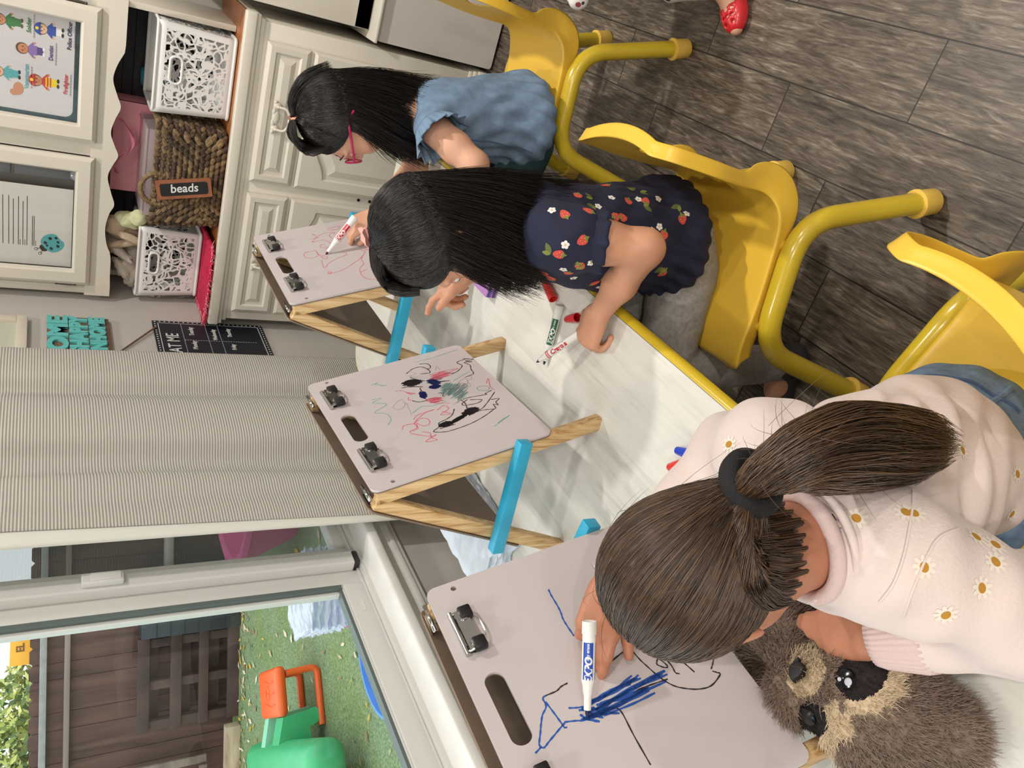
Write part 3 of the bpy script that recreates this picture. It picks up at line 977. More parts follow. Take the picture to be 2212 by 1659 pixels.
def helper(mb, x, y, s, hair, skin, top, legs, shoes, hat=None, badge=None, stripes=None):
    """figure with feet at (x, y), s = height"""
    poly2(mb, [(x - .14 * s, y + .05 * s), (x + .14 * s, y + .05 * s), (x + .15 * s, y + .30 * s), (x - .15 * s, y + .30 * s)], legs)
    for sx in (-1, 1):
        disc(mb, x + sx * .10 * s, y + .03 * s, .08 * s, .045 * s, shoes, 2)
        poly2(mb, [(x + sx * .16 * s, y + .52 * s), (x + sx * .30 * s, y + .40 * s), (x + sx * .25 * s, y + .33 * s), (x + sx * .13 * s, y + .43 * s)], top, 1)
        disc(mb, x + sx * .27 * s, y + .35 * s, .04 * s, .04 * s, skin, 3)
    poly2(mb, [(x - .18 * s, y + .26 * s), (x + .18 * s, y + .26 * s), (x + .17 * s, y + .52 * s), (x + .10 * s, y + .57 * s), (x - .10 * s, y + .57 * s), (x - .17 * s, y + .52 * s)], top, 2)
    if stripes:
        for k in (.30, .40):
            poly2(mb, [(x - .178 * s, y + k * s), (x + .178 * s, y + k * s), (x + .177 * s, y + (k + .045) * s), (x - .177 * s, y + (k + .045) * s)], stripes, 3)
    disc(mb, x, y + .76 * s, .215 * s, .215 * s, hair, 2)
    disc(mb, x, y + .725 * s, .18 * s, .17 * s, skin, 4)
    for sx in (-1, 1):
        disc(mb, x + sx * .07 * s, y + .74 * s, .022 * s, .03 * s, 'dark', 5, 10)
    disc(mb, x, y + .665 * s, .05 * s, .012 * s, 'red', 5, 10)
    if hat:
        disc(mb, x, y + .80 * s, .225 * s, .20 * s, hat, 6, 16, 0, 180)
        poly2(mb, [(x - .24 * s, y + .775 * s), (x + .24 * s, y + .775 * s), (x + .24 * s, y + .81 * s), (x - .24 * s, y + .81 * s)], hat, 6)
    if badge:
        disc(mb, x, y + .90 * s, .06 * s, .06 * s, badge, 7, 14)
fg = MB()
helper(fg, -.548, 1.388, .080, 'brown', 'skin', 'blue', 'white', 'dark', 'blue', 'yellow')
helper(fg, -.617, 1.438, .080, 'brown', 'tan', 'violet', 'plum', 'white')
helper(fg, -.707, 1.397, .084, 'brown', 'tan', 'red', 'yellow', 'dark', 'red', 'yellow', 'yellow')
helper(fg, -.545, 1.497, .080, 'dark', 'tan', 'green', 'green', 'brown')
helper(fg, -.700, 1.503, .080, 'brown', 'skin', 'teal', 'teal', 'dark')
disc(fg, -.742, 1.508, .020, .014, 'tan', 3); disc(fg, -.755, 1.52, .010, .011, 'tan', 4)
fg.build('helper_print', pm, t)
lt = MB()
for txt, col, x, y, sz in (('Police Officer', 'navy', -.552, 1.371, .0165), ('Dentist', 'plum', -.615, 1.421, .0165), ('Firefighter', 'red', -.703, 1.378, .0165), ('Soldier', 'green', -.545, 1.481, .0165), ('Veterinarian', 'teal', -.70, 1.486, .0165)):
    vs, fs = text_mesh(txt, sz, .0001, .92, bold=.0004)
    lt.add(vs, fs, PK.index(col), False, Matrix.Translation((x, y, .0046)))
    for k in range(8):
        lt.box((x - .034 + k * .0086, y - .0145, .0046), (x - .027 + k * .0086, y - .0120, .0048), 0, PK.index('grey'))
lt.build('helper_caption', pm, t)

# letter with a ladybug behind the left glass door
t = thing('ladybug_letter', 'white letter sheet with teal ladybug in the left glass door', 'paper', mat=X0)
MB().box((-1.345, 1.345, .001), (-1.055, 1.98, .002)).build('sheet', MAT_PAPER, t)
ln = MB()
for k, (z, xr) in enumerate(((1.505, -1.10), (1.492, -1.115), (1.480, -1.095), (1.464, -1.165), (1.459, -1.165), (1.52, -1.11), (1.533, -1.10), (1.55, -1.10), (1.565, -1.10))):
    ln.box((-1.275, z, .0021), (xr, z + .002, .0024), 0, PK.index('dark'))
for z in (1.500, 1.486, 1.454):
    ln.box((-1.275, z, .0021), (-1.255, z + .0016, .0024), 0, PK.index('dark'))
ln.build('writing', pm, t)
lb = MB()
Q = Matrix.Translation((-1.262, 1.408, -.0005)) @ Matrix.Rotation(math.radians(38), 4, 'Z')
def d2(x, y, rx, ry, c_, lay, a0=0, a1=360):
    disc(lb, x, y, rx, ry, c_, lay, 18, a0, a1, Q)
d2(0, .028, .014, .012, 'dark', 0); d2(0, -.004, .027, .030, 'teal', 1); d2(-.012, -.006, .022, .030, 'teal', 2, 60, 280); d2(.013, -.004, .022, .030, 'teal', 2, -100, 120)
for x, y, r_ in ((-.014, .010, .006), (.013, .012, .006), (-.018, -.012, .006), (.018, -.010, .006), (-.006, -.022, .005), (.010, -.026, .005), (.002, .014, .004)):
    d2(x, y, r_, r_ * .85, 'dark', 3)
for sx in (-1, 1):
    d2(sx * .010, .050, .005, .005, 'dark', 3); d2(sx * .010, .050, .003, .003, 'white', 4)
    lb.add([Q @ Vector(p) for p in ((sx * .004, .036, .0035), (sx * .006, .036, .0035), (sx * .010, .047, .0035), (sx * .008, .047, .0035))], [(0, 1, 2, 3)], PK.index('dark'), False)
lb.build('ladybug_print', pm, t)
# things stored on the shelf behind the left pane
o = MB().box((-1.043, 3.06, 1.2805), (-.985, 3.24, 1.52), .004).box((-1.043, 3.058, 1.53), (-.985, 3.24, 1.56), .003).build('grey_binder', M('grey_card', (104, 108, 112), .5)); tag(o, 'grey folders behind the glass beside the ladybug letter', 'folder')
o = MB().lathe([(0, 0), (.04, 0), (.042, .05), (.042, .06), (.038, .12), (.02, .15), (0, .15)], 20).build('glass_jar', M('jar_glass', (170, 176, 182), .1, spec=.8))
o.matrix_world = Matrix.Translation((-1.014, 3.035, 1.2805)) @ Matrix.Scale(.5, 4); tag(o, 'small pale jar inside the left hutch door', 'jar')
o = MB().box((-.982, 3.05, 1.2805), (-.93, 3.2, 1.75), .004).build('wine_box', M('wine_card', (84, 58, 60), .5)); tag(o, 'dark maroon box behind the left hutch door', 'box')

# ------------------------------------------------------------------ things on the counter
def lace_mat():
    m = M('lace_plastic', (222, 222, 220), .35)
    g = G(m)
    tc = g.n('ShaderNodeTexCoord')
    v = g.n('ShaderNodeTexVoronoi', feature='DISTANCE_TO_EDGE'); v.inputs['Scale'].default_value = 44
    v2 = g.n('ShaderNodeTexVoronoi', feature='F1'); v2.inputs['Scale'].default_value = 18
    nz = g.n('ShaderNodeTexNoise'); nz.inputs['Scale'].default_value = 16
    g.l(tc.outputs['Object'], nz.inputs['Vector'])
    mxv = g.n('ShaderNodeMix', data_type='VECTOR'); mxv.inputs[0].default_value = .05
    g.l(tc.outputs['Object'], mxv.inputs[4]); g.l(nz.outputs['Color'], mxv.inputs[5])
    for q in (v, v2): g.l(mxv.outputs[1], q.inputs['Vector'])
    open_ = g.math('GREATER_THAN', v.outputs['Distance'], .10)
    ring = g.math('LESS_THAN', g.math('ABSOLUTE', g.math('SUBTRACT', v2.outputs['Distance'], .36)), .05)
    hole = g.math('MULTIPLY', open_, g.math('SUBTRACT', 1.0, ring))
    uv = g.n('ShaderNodeAttribute'); uv.attribute_name = 'lace'
    hole = g.math('MULTIPLY', hole, uv.outputs['Fac'])
    g.l(g.math('SUBTRACT', 1.0, hole), g.b.inputs['Alpha'])
    return m
MAT_LACE = lace_mat()
MAT_PLW = M('white_plastic', (224, 224, 222), .35)
def lace_basket(name, label, x0, x1, y0, y1, z0, z1, group):
    t = thing(name, label, 'basket', ((x0 + x1) / 2, (y0 + y1) / 2, z0), 0, group)
    w, d, h = (x1 - x0) / 2, (y1 - y0) / 2, z1 - z0
    tp = .90                                     # narrower at the foot
    def wall(a, b, nx):
        """lace wall from bottom corners a, b"""
        n, m_ = 14, 10
        vs, fs, lc = [], [], []
        for j in range(m_ + 1):
            v = j / m_
            s = tp + (1 - tp) * v
            for i in range(n + 1):
                u = i / n
                p = Vector(a) * (1 - u) + Vector(b) * u
                vs.append((p.x * s, p.y * s, .004 + v * (h - .006)))
        for j in range(m_):
            for i in range(n):
                fs.append((j * (n + 1) + i, j * (n + 1) + i + 1, (j + 1) * (n + 1) + i + 1, (j + 1) * (n + 1) + i))
                solid = i in (0, n - 1) or j in (0, m_ - 1)
                if nx and 5 <= i <= 8 and j == 7: solid = True
                lc.append(0.0 if solid else 1.0)
        return vs, fs, lc
    mb = MB(); lc = []
    for a, b, nx in (((-w, -d, 0), (w, -d, 0), True), ((w, -d, 0), (w, d, 0), False), ((w, d, 0), (-w, d, 0), True), ((-w, d, 0), (-w, -d, 0), False)):
        vs, fs, l_ = wall(a, b, nx)
        # leave the hand hole open
        keep = [k for k in range(len(fs)) if not (nx and 5 <= k % 14 <= 8 and k // 14 == 7)]
        mb.add(vs, [fs[k] for k in keep]); lc += [l_[k] for k in keep]
    o = mb.build('lace_wall', MAT_LACE, t, auto=False)
    at = o.data.attributes.new('lace', 'FLOAT', 'FACE'); at.data.foreach_set('value', lc)
    so = o.modifiers.new('thick', 'SOLIDIFY'); so.thickness = .0025
    b = MB()
    rim = [(p[0], p[1], h) for p in rrect(-w, -d, w, d, .018, 5)]
    b.tube(rim, .005, 8, closed=True)
    foot = [(p[0], p[1], .007) for p in rrect(-w * tp - .003, -d * tp - .003, w * tp + .003, d * tp + .003, .014, 5)]
    b.tube(foot, .006, 8, closed=True)
    b.prism(rrect(-w * tp, -d * tp, w * tp, d * tp, .012), .001, .004)
    b.build('rim', MAT_PLW, t)
    for sy in (-1, 1):
        hh = .75 * h; s = tp + (1 - tp) * .75
        ring = [(p[0], sy * (d * s + .001), hh + p[1]) for p in rrect(-w * .30, -h * .075, w * .30, h * .075, h * .07, 5)]
        MB().tube(ring, .0045, 8, closed=True).build('handle', MAT_PLW, t)
    return t
lace_basket('lace_basket', 'empty white plastic lace basket at the right end of the sideboard', -.722, -.430, 2.93, 3.20, .880, 1.128, 'lace baskets on the sideboard')
MAT_FUZZ = M('red_fuzzy', (196, 30, 72), .95, var=.35, scale=90, bump=.6, bscale=300)
fz = MB(); r = np.random.default_rng(3)
fz.box((-1.438, 2.83, .8945), (-1.15, 3.2, .9075), .005)
for k in range(900):
    u = r.random()
    if r.random() < .5: p = Vector((-1.44 + .29 * u, 2.83 + .012 * r.normal(), .905))
    else: p = Vector((-1.442, 2.83 + .34 * u, .903))
    L = .012 + .035 * r.random()
    dr = Vector((r.normal() * .5 - (.6 if p.x < -1.43 else 0), -abs(r.normal()) * .5, -.5 + .3 * r.normal())).normalized()
    if p.z + dr.z * L < .897: dr.z = 0
    fz.tube([p, p + dr * L * .5, p + dr * L + Vector((0, 0, -.004))], [.0016, .0012, .0005], 4, mi=int(r.random() < .3))
o = fz.build('fuzzy_mat', [MAT_FUZZ, M('pale_fuzz', (226, 170, 180), .95)]); tag(o, 'raspberry red fuzzy cloth under the left lace basket', 'cloth')
lace_basket('lace_basket', 'white plastic lace basket heaped with cream gloves on the red cloth', -1.452 + .012, -1.162, 3.0, 3.22, .9085, 1.128, 'lace baskets on the sideboard')

# pile of cream cloth gloves
def lumpy(name, ells, mat, seed, amp=.2):
    mb = MB(); r_ = np.random.default_rng(seed)
    for c_, rd, rot in ells:
        bm = bmesh.new(); bmesh.ops.create_uvsphere(bm, u_segments=24, v_segments=14, radius=1)
        Rm = Euler(rot).to_matrix(); ks = r_.normal(size=(4, 3)) * 3; ph = r_.random(4) * 6
        for v in bm.verts:
            p = v.co.copy(); q = sum(math.sin(ks[i] @ np.array(p) * 1.6 + ph[i]) for i in range(4)) / 4
            p *= 1 + amp * q
            v.co = Rm @ Vector((p.x * rd[0], p.y * rd[1], p.z * rd[2])) + Vector(c_)
        mb.bm(bm)
    return mb.build(name, mat)
MAT_KNIT = M('cream_knit', (206, 194, 180), .95, var=.10, scale=50, bump=.8, bscale=350)
MAT_KNIT2 = M('tan_knit', (198, 176, 152), .95, var=.10, scale=50, bump=.8, bscale=350)
GL = [(((-1.335, 3.10, 1.150), (.075, .05, .035), (.2, .3, .5)), ((-1.36, 3.06, 1.175), (.05, .02, .018), (0, -.6, .4)), ((-1.29, 3.05, 1.185), (.055, .018, .016), (0, -.9, .2)), ((-1.385, 3.07, 1.14), (.05, .03, .022), (.3, .2, 0))),
      (((-1.21, 3.08, 1.175), (.045, .035, .075), (.2, .5, 0)), ((-1.185, 3.05, 1.205), (.035, .025, .04), (0, .4, 0)), ((-1.225, 3.03, 1.15), (.016, .014, .06), (.2, .4, .3)), ((-1.245, 3.04, 1.16), (.014, .013, .065), (.1, -.2, 0))),
      (((-1.26, 3.12, 1.21), (.05, .03, .025), (0, .8, 0)), ((-1.275, 3.09, 1.225), (.014, .014, .045), (0, -.3, .3)), ((-1.30, 3.11, 1.205), (.016, .014, .04), (0, -.7, 0)))]
for k, (g_, nm, mt) in enumerate(zip(GL, ('lying lowest at the left', 'standing tan and upright', 'curled on top'), (MAT_KNIT, MAT_KNIT2, MAT_KNIT))):
    o = lumpy('knit_glove', g_, mt, 20 + k); tag(o, 'cream knit glove ' + nm + ' of the left lace basket', 'glove', 'gloves heaped in the left lace basket')
o = lumpy('lime_cloth', [((-1.155, 3.04, 1.165), (.032, .03, .045), (.2, .3, 0)), ((-1.135, 3.02, 1.135), (.03, .02, .03), (0, .5, .3))], M('lime_white', (212, 214, 170), .9, var=.25, scale=25), 31); tag(o, 'white and lime yellow cloth in the left lace basket beside the wicker basket', 'cloth')

# wicker basket with braided rope walls
MAT_WICK = [M('wicker_a', (96, 78, 56), .75, var=.35, scale=60), M('wicker_b', (124, 102, 72), .75, var=.3, scale=60), M('wicker_c', (70, 56, 42), .75, var=.3, scale=60)]
t = thing('wicker_basket', 'brown braided wicker basket with a beads tag on its front', 'basket', (-.925, 3.03, .880))
W_, D_, H_ = .178, .145, .228
b = MB(); r = np.random.default_rng(8)
ring = [Vector((p[0], p[1], 0)) for p in smooth_path([(p[0], p[1], 0) for p in rrect(-W_, -D_, W_, D_, .045, 4)], 3, closed=True)]
b.prism([(p.x * .9, p.y * .9) for p in ring], .001, .012)
nr = 13
per = sum((ring[i] - ring[(i + 1) % len(ring)]).length for i in range(len(ring)))
cum = [0]
for i in range(len(ring)): cum.append(cum[-1] + (ring[i] - ring[(i + 1) % len(ring)]).length)
def along(s):
    s %= per
    for i in range(len(ring)):
        if cum[i + 1] >= s:
            u = (s - cum[i]) / max(1e-9, cum[i + 1] - cum[i]); a_, c_ = ring[i], ring[(i + 1) % len(ring)]
            p = a_.lerp(c_, u); d_ = (c_ - a_).normalized()
            return p, d_
    return ring[0], Vector((1, 0, 0))
for j in range(nr):
    z = .012 + j * (H_ - .014) / (nr - 1); sc = .92 + .08 * j / (nr - 1)
    nk = 52
    for k in range(nk):
        s = (k + .5 * (j % 2)) * per / nk
        p, d_ = along(s)
        nrm = Vector((d_.y, -d_.x, 0))
        c_ = Vector((p.x * sc, p.y * sc, z)) + nrm * .002
        L = per / nk * .72
        tilt = .42 if j % 2 else -.42
        # strands fan out from the middle of the front
        if d_.x > .8 and abs(p.x) < .17: tilt = .9 * (p.x / .17) * (1 if z > .08 else -1) * (1 if abs(p.x) > .02 else .3)
        q = (d_ + Vector((0, 0, tilt))).normalized()
        b.tube([c_ - q * L, c_ - q * L * .5 + nrm * .004, c_ + q * L * .5 + nrm * .004, c_ + q * L], [.003, .0085, .0085, .003], 7, mi=int(r.integers(3)))
b.build('woven_wall', MAT_WICK, t)
MB().tube([(p.x, p.y, H_) for p in ring], .009, 8, closed=True).build('rim', MAT_WICK[1], t)
hd = MB()
arc = [(.055 * math.cos(a) - .045, -D_ - .006 - .004 * math.sin(a), H_ - .012 + .055 * math.sin(a)) for a in np.linspace(0, 2 * PI, 30)[:-1]]
hd.tube(arc, .0085, 8, closed=True)
for k in range(26):
    a = 2 * PI * k / 26
    hd.tube([((.055 + .0092 * math.cos(q)) * math.cos(a + .05 * math.sin(q)) - .045, -D_ - .006 + .0098 * math.sin(q), H_ - .012 + (.055 + .0092 * math.cos(q)) * math.sin(a + .05 * math.sin(q))) for q in np.linspace(0, 2 * PI, 9)[:-1]], .0016, 5, closed=True)
hd.build('handle', MAT_WICK[1], t)
TG = Matrix.Translation((-.028, -D_ - .020, .128)) @ Matrix.Rotation(math.radians(-101 + 13), 4, 'Y') @ Matrix.Rotation(math.radians(90), 4, 'X')
tg = MB(); tg.prism(rrect(-.09, -.034, .09, .034, .006), 0, .006)
o = tg.build('tag_board', M('tag_wood', (150, 92, 62), .6, var=.15, scale=30), t); 
TG = Matrix.Translation((-.025, -D_ - .021, .135)) @ Matrix.Rotation(math.radians(78), 4, 'Y') @ Matrix.Rotation(math.radians(90), 4, 'X')
o.matrix_local = TG
o = MB().prism(rrect(-.078, -.022, .078, .022, .008), .0062, .0072).build('slate', M('slate', (24, 24, 26), .6), t); o.matrix_local = TG
vs, fs = text_mesh('beads', .042, .0003, .95, bold=.0006, slant=.1)
o = MB().add(vs, fs, 0, False).build('lettering', M('chalk_pen', (226, 226, 226), .7), t); o.matrix_local = TG @ Matrix.Translation((0, .002, .0076))
# clear plastic tub standing in the wicker basket
film = film_mat('clear_plastic', (206, 190, 192), .42)
o = MB().prism(rrect(-.15, -.10, .15, .10, .02), 0, .004).box((-.155, -.105, .236), (.155, .105, .246), .004).box((-.15, -.103, .004), (.15, -.100, .236)).box((-.15, .1, .004), (.15, .103, .236)).box((-.153, -.1, .004), (-.15, .1, .236)).box((.15, -.1, .004), (.153, .1, .236)).build('clear_tub', film)
o.location = (-.935, 3.03, .895); tag(o, 'clear plastic tub standing inside the wicker basket', 'tub')

# pink gift bag with a ribbon handle
MAT_PBAG = M('pink_paper', (238, 160, 172), .5, var=.04, scale=6)
t = thing('gift_bag', 'pink paper gift bag with ribbon handles behind the wicker basket', 'gift bag', (-.92, 3.20, .8795))
b = MB(); w, d, h = .165, .05, .345
for lo, hi in (((-w, -d, 0), (w, -d + .002, h)), ((-w, d - .002, 0), (w, d, h)), ((-w, -d, 0), (-w + .002, d, h)), ((w - .002, -d, 0), (w, d, h)), ((-w, -d, 0), (w, d, .002))):
    b.box(lo, hi)
b.build('bag_body', MAT_PBAG, t)
MAT_RIB = M('pink_ribbon', (248, 150, 172), .35)
def ribbon(pts, wd, parent):
    P = smooth_path(pts, 8); vs = []; fs = []
    for i, p in enumerate(P):
        a = .35 + 1.6 * math.sin(i * .14)
        off = Vector((0, math.sin(a), math.cos(a))) * wd
        vs += [p + off, p - off]
    for i in range(len(P) - 1): fs.append((2 * i, 2 * i + 1, 2 * i + 3, 2 * i + 2))
    o = MB().add(vs, fs).build('ribbon_handle', MAT_RIB, parent, auto=False)
    so = o.modifiers.new('thick', 'SOLIDIFY'); so.thickness = .0008
ribbon([(-.10, -.052, .325), (-.06, -.10, .335), (.0, -.13, .30), (.05, -.12, .285), (.09, -.08, .31), (.10, -.053, .325)], .007, t)
ribbon([(-.055, -.085, .340), (-.01, -.12, .315), (.03, -.11, .265), (.09, -.07, .255), (.13, -.055, .262)], .007, t)

# teal mug behind the right basket
o = MB().lathe([(0, 0), (.034, 0), (.036, .01), (.036, .085), (.030, .09), (0, .09)], 20).build('teal_cup', M('teal_cup', (52, 120, 140), .4)); o.location = (-.68, 3.245, 1.08)
o.location.z = .8795; o.scale = (1, 1, 2.9); tag(o, 'teal tall cup between gift bag and right lace basket', 'cup')

# ------------------------------------------------------------------ white unit on the right of the sideboard
t = thing('white_bench_cabinet', 'plain white cabinet with smooth front standing right of the sideboard', 'cabinet', (0, 0, 0))
b = MB(); b.prism(rrect(-.318, .012, .60, .463, .012), 2.80, 2.815, 0, Matrix(((1, 0, 0, 0), (0, 0, 1, 0), (0, 1, 0, 0), (0, 0, 0, 1))))
b.build('front_panel', M('white_laminate', (196, 190, 182), .3), t)
MB().box((-.316, 2.8155, .01), (.60, 3.25, .462)).box((-.325, 2.785, .4635), (.60, 3.25, .474), .003).build('carcass', MAT_CAB, t)
t = thing('cubby_shelf', 'white open cubby shelf standing on the plain white cabinet', 'shelf', (0, 0, .4745))
b = MB()
X0_, X1_ = -.298, .60
b.box((X0_, 2.86, .0), (X0_ + .11, 2.885, .56), .003); b.box((X0_, 2.86, .0), (X1_, 2.885, .055), .003)
b.box((X0_, 2.8855, 0), (X0_ + .016, 3.22, .56)); b.box((X0_ + .0165, 2.8855, .03), (X1_, 3.22, .05)); b.box((X0_, 2.86, .5605), (X1_, 3.24, .60), .004)
b.box((X0_ + .0165, 3.20, .051), (X1_, 3.22, .56))
b.build('carcass', MAT_CAB, t)
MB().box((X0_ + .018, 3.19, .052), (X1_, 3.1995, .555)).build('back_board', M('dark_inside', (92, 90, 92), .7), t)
# ------------------------------------------------------------------ activity table
def laminate_mat():
    m = M('table_laminate', (222, 219, 210), 0.38)
    g = G(m)
    tc = g.n('ShaderNodeTexCoord'); mp = g.n('ShaderNodeMapping'); mp.inputs['Scale'].default_value = (1, .07, 1)
    g.l(tc.outputs['Object'], mp.inputs[0])
    a = g.n('ShaderNodeTexNoise'); a.inputs['Scale'].default_value = 46; a.inputs['Detail'].default_value = 6; a.inputs['Distortion'].default_value = .6
    b_ = g.n('ShaderNodeTexNoise'); b_.inputs['Scale'].default_value = 150; b_.inputs['Detail'].default_value = 3
    g.l(mp.outputs[0], a.inputs['Vector']); g.l(mp.outputs[0], b_.inputs['Vector'])
    f = g.math('ADD', g.math('MULTIPLY', a.outputs[0], .65), g.math('MULTIPLY', b_.outputs[0], .35))
    g.l(g.ramp(f, [(.28, lin((198, 195, 186))), (.45, lin((214, 212, 204))), (.70, lin((222, 220, 213)))]), g.b.inputs['Base Color'])
    return m
MAT_LAM = laminate_mat()
MAT_YEL = M('chair_yellow', (226, 184, 62), 0.33, var=.03, scale=5)
MAT_YELM = M('yellow_enamel', (204, 176, 44), 0.24, coat=.4)
MAT_YELCAP = M('yellow_cap', (230, 190, 84), 0.5)
TZ = .56
TX0, TX1, TY0, TY1 = -1.222, -.462, -.40, 2.162
t = thing('activity_table', 'long white wood-grain table with yellow edge under the window', 'table', (0, 0, 0))
MB().prism(rrect(TX0 + .003, TY0, TX1 - .003, TY1 - .003, .075, 10), TZ - .022, TZ).build('table_top', MAT_LAM, t)
outl = rrect(TX0, TY0 - .004, TX1, TY1, .078, 10)
e_ = MB(); loops = []
for r_, z in ((.002, -.0005), (-.003, -.001), (-.008, -.006), (-.010, -.013), (-.008, -.020), (-.002, -.0245), (.004, -.025)):
    loops.append([(p[0] - r_ * (1 if p[0] > (TX0 + TX1) / 2 else -1), p[1] - r_ * (1 if p[1] > (TY0 + TY1) / 2 else -1), TZ + z) for p in outl])
n = len(outl); vs = [p for l in loops for p in l]; fs = []
for j in range(len(loops) - 1):
    for k in range(n): fs.append((j * n + k, j * n + (k + 1) % n, (j + 1) * n + (k + 1) % n, (j + 1) * n + k))
e_.add(vs, fs); e_.build('edge_band', MAT_YELM, t)
for lx in (TX0 + .09, TX1 - .16):
    for ly in (TY0 + .14, TY1 - .15):
        MB().tube([(lx, ly, .002), (lx, ly, .30)], .026, 16).tube([(lx, ly, .27), (lx, ly, TZ - .0255)], .020, 16).lathe([(0, 0), (.06, 0), (.06, .006), (0, .006)], 16, 0, Matrix.Translation((lx, ly, TZ - .032))).build('leg', M('grey_steel', (120, 120, 124), .3, .9), t)

# ------------------------------------------------------------------ tabletop easels
MAT_PINE = M('pine', (204, 168, 118), .5)
g = G(MAT_PINE)
tc = g.n('ShaderNodeTexCoord'); mp = g.n('ShaderNodeMapping'); mp.inputs['Scale'].default_value = (1, 1, .05)
g.l(tc.outputs['Generated'], mp.inputs[0])
mp2 = g.n('ShaderNodeMapping'); mp2.inputs['Scale'].default_value = (9, 9, .7); g.l(tc.outputs['Object'], mp2.inputs[0])
wv = g.n('ShaderNodeTexNoise'); wv.inputs['Scale'].default_value = 18; wv.inputs['Detail'].default_value = 4; wv.inputs['Distortion'].default_value = .5
g.l(mp2.outputs[0], wv.inputs['Vector'])
g.l(g.ramp(wv.outputs[0], [(.35, lin((176, 134, 84))), (.5, lin((206, 172, 122))), (.7, lin((222, 192, 146)))]), g.b.inputs['Base Color'])
MAT_WB = M('whiteboard', (192, 184, 184), .30, var=.025, scale=5)
MAT_HARD = M('hardboard', (124, 106, 90), .65, var=.06, scale=30)
MAT_BLUE = M('blue_bar', (44, 160, 196), .42)
MAT_CHROME = M('clip_chrome', (200, 200, 200), .16, 1.0)
MAT_BLKPL = M('clip_black', (22, 22, 24), .4)
WBW, S0, S1, TILT, FW = .408, .107, .443, math.radians(17.93), .372
ct, st = math.cos(TILT), math.sin(TILT)
INK = {k: M('ink_' + k, c, .45) for k, c in dict(blue=(34, 82, 164), black=(38, 34, 38), red=(206, 92, 112), teal=(112, 168, 160), navy=(28, 44, 110), grey=(150, 152, 152), brown=(110, 92, 96)).items()}
# local easel frame: x along the board (left to right), y away from the sitter, z up; board frame maps (u, s, out)
BF = Matrix(((1, 0, 0, 0), (0, st, -ct, 0), (0, ct, st, 0), (0, 0, 0, 1)))
def easel(x, y, yaw, label):
    t = thing('tabletop_easel', label, 'easel', (x, y, TZ), yaw, 'whiteboard easels on the table')
    BB = .305                                                     # foot of the rear half
    RF = frame_mat((0, BB, 0), (-1, 0, 0), (0, -st, ct), (0, ct, st))
    slot = [(u, s) for u, s in rrect(-.051, .395, .051, .422, .0133, 6)][::-1]
    ho = [[(cx + .0042 * math.cos(a), .404 + .0042 * math.sin(a)) for a in np.linspace(0, 2 * PI, 11)[:-1]] for cx in (-.192, .192)]
    bd = MB().prism(rrect(-WBW / 2, S0, WBW / 2, S1, .014, 5), 0, .004, 0, BF, holes=[slot] + ho).build('whiteboard', MAT_WB, t)
    MB().prism(rrect(-WBW / 2, S0, WBW / 2, S1, .014, 5), -.0005, -.0025, 0, BF, holes=[slot]).build('whiteboard_back', MAT_HARD, t)
    MB().prism(rrect(-WBW / 2, S0, WBW / 2, S1, .014, 5), 0, .003, 0, RF).build('rear_board', MAT_HARD, t)
    for sx in (-1, 1):
        MB().box((sx * .1915 - .0105, .002, -.0285), (sx * .1915 + .0105, S1 - .006, -.003), .003, 0, BF).build('leg', MAT_PINE, t)
        MB().box((sx * .1915 - .0105, .002, -.0255), (sx * .1915 + .0105, S1 - .006, -.0005), .003, 0, RF).build('leg', MAT_PINE, t)
        MB().box((sx * .2145 - .0105, .040, .153), (sx * .2145 + .0105, .268, .178), .003).build('side_bar', MAT_BLUE, t)
        h = MB()
        h.tube([(sx * .150, .153, .420), (sx * .195, .153, .420)], .0035, 8)
        h.box((sx * .155, .137, .405), (sx * .190, .139, .420)); h.box((sx * .155, .166, .405), (sx * .190, .168, .420))
        h.build('hinge', MAT_CHROME, t)
        c = MB(); cx = sx * .117
        X = BF @ Matrix.Translation((cx, .414, .0045))
        c.box((-.032, -.012, 0), (.032, .012, .0012), .0004, 0, X)
        c.tube([(-.034, .012, .0045), (.034, .012, .0045)], .004, 10, 0, True, X)
        c.prism([(-.026, -.010), (.026, -.010), (.031, .008), (-.031, .008)], .009, .0102, 0, X)
        c.tube([(-.030, .010, .006), (-.030, -.004, .0095)], .0022, 6, 0, True, X); c.tube([(.030, .010, .006), (.030, -.004, .0095)], .0022, 6, 0, True, X)
        c.tube(smooth_path([(-.022, -.012, .008), (-.012, -.021, .0065), (.012, -.021, .0065), (.022, -.012, .008)], 6), .0012, 6, 0, True, X)
        for q in (-1, 1): c.lathe([(0, 0), (.0065, 0), (.0065, .0012), (.004, .0014), (0, .0014)], 14, 0, X @ Matrix.Translation((q * .020, -.002, .0103)))
        co = c.build('clip', MAT_CHROME, t)
        e = MB()
        for q in (-1, 1): e.box((q * .0255 - .0095, -.0165, .0025), (q * .0255 + .0095, .002, .0145), .003, 0, X)
        e.build('clip_cap', MAT_BLKPL, co)
    return t, bd
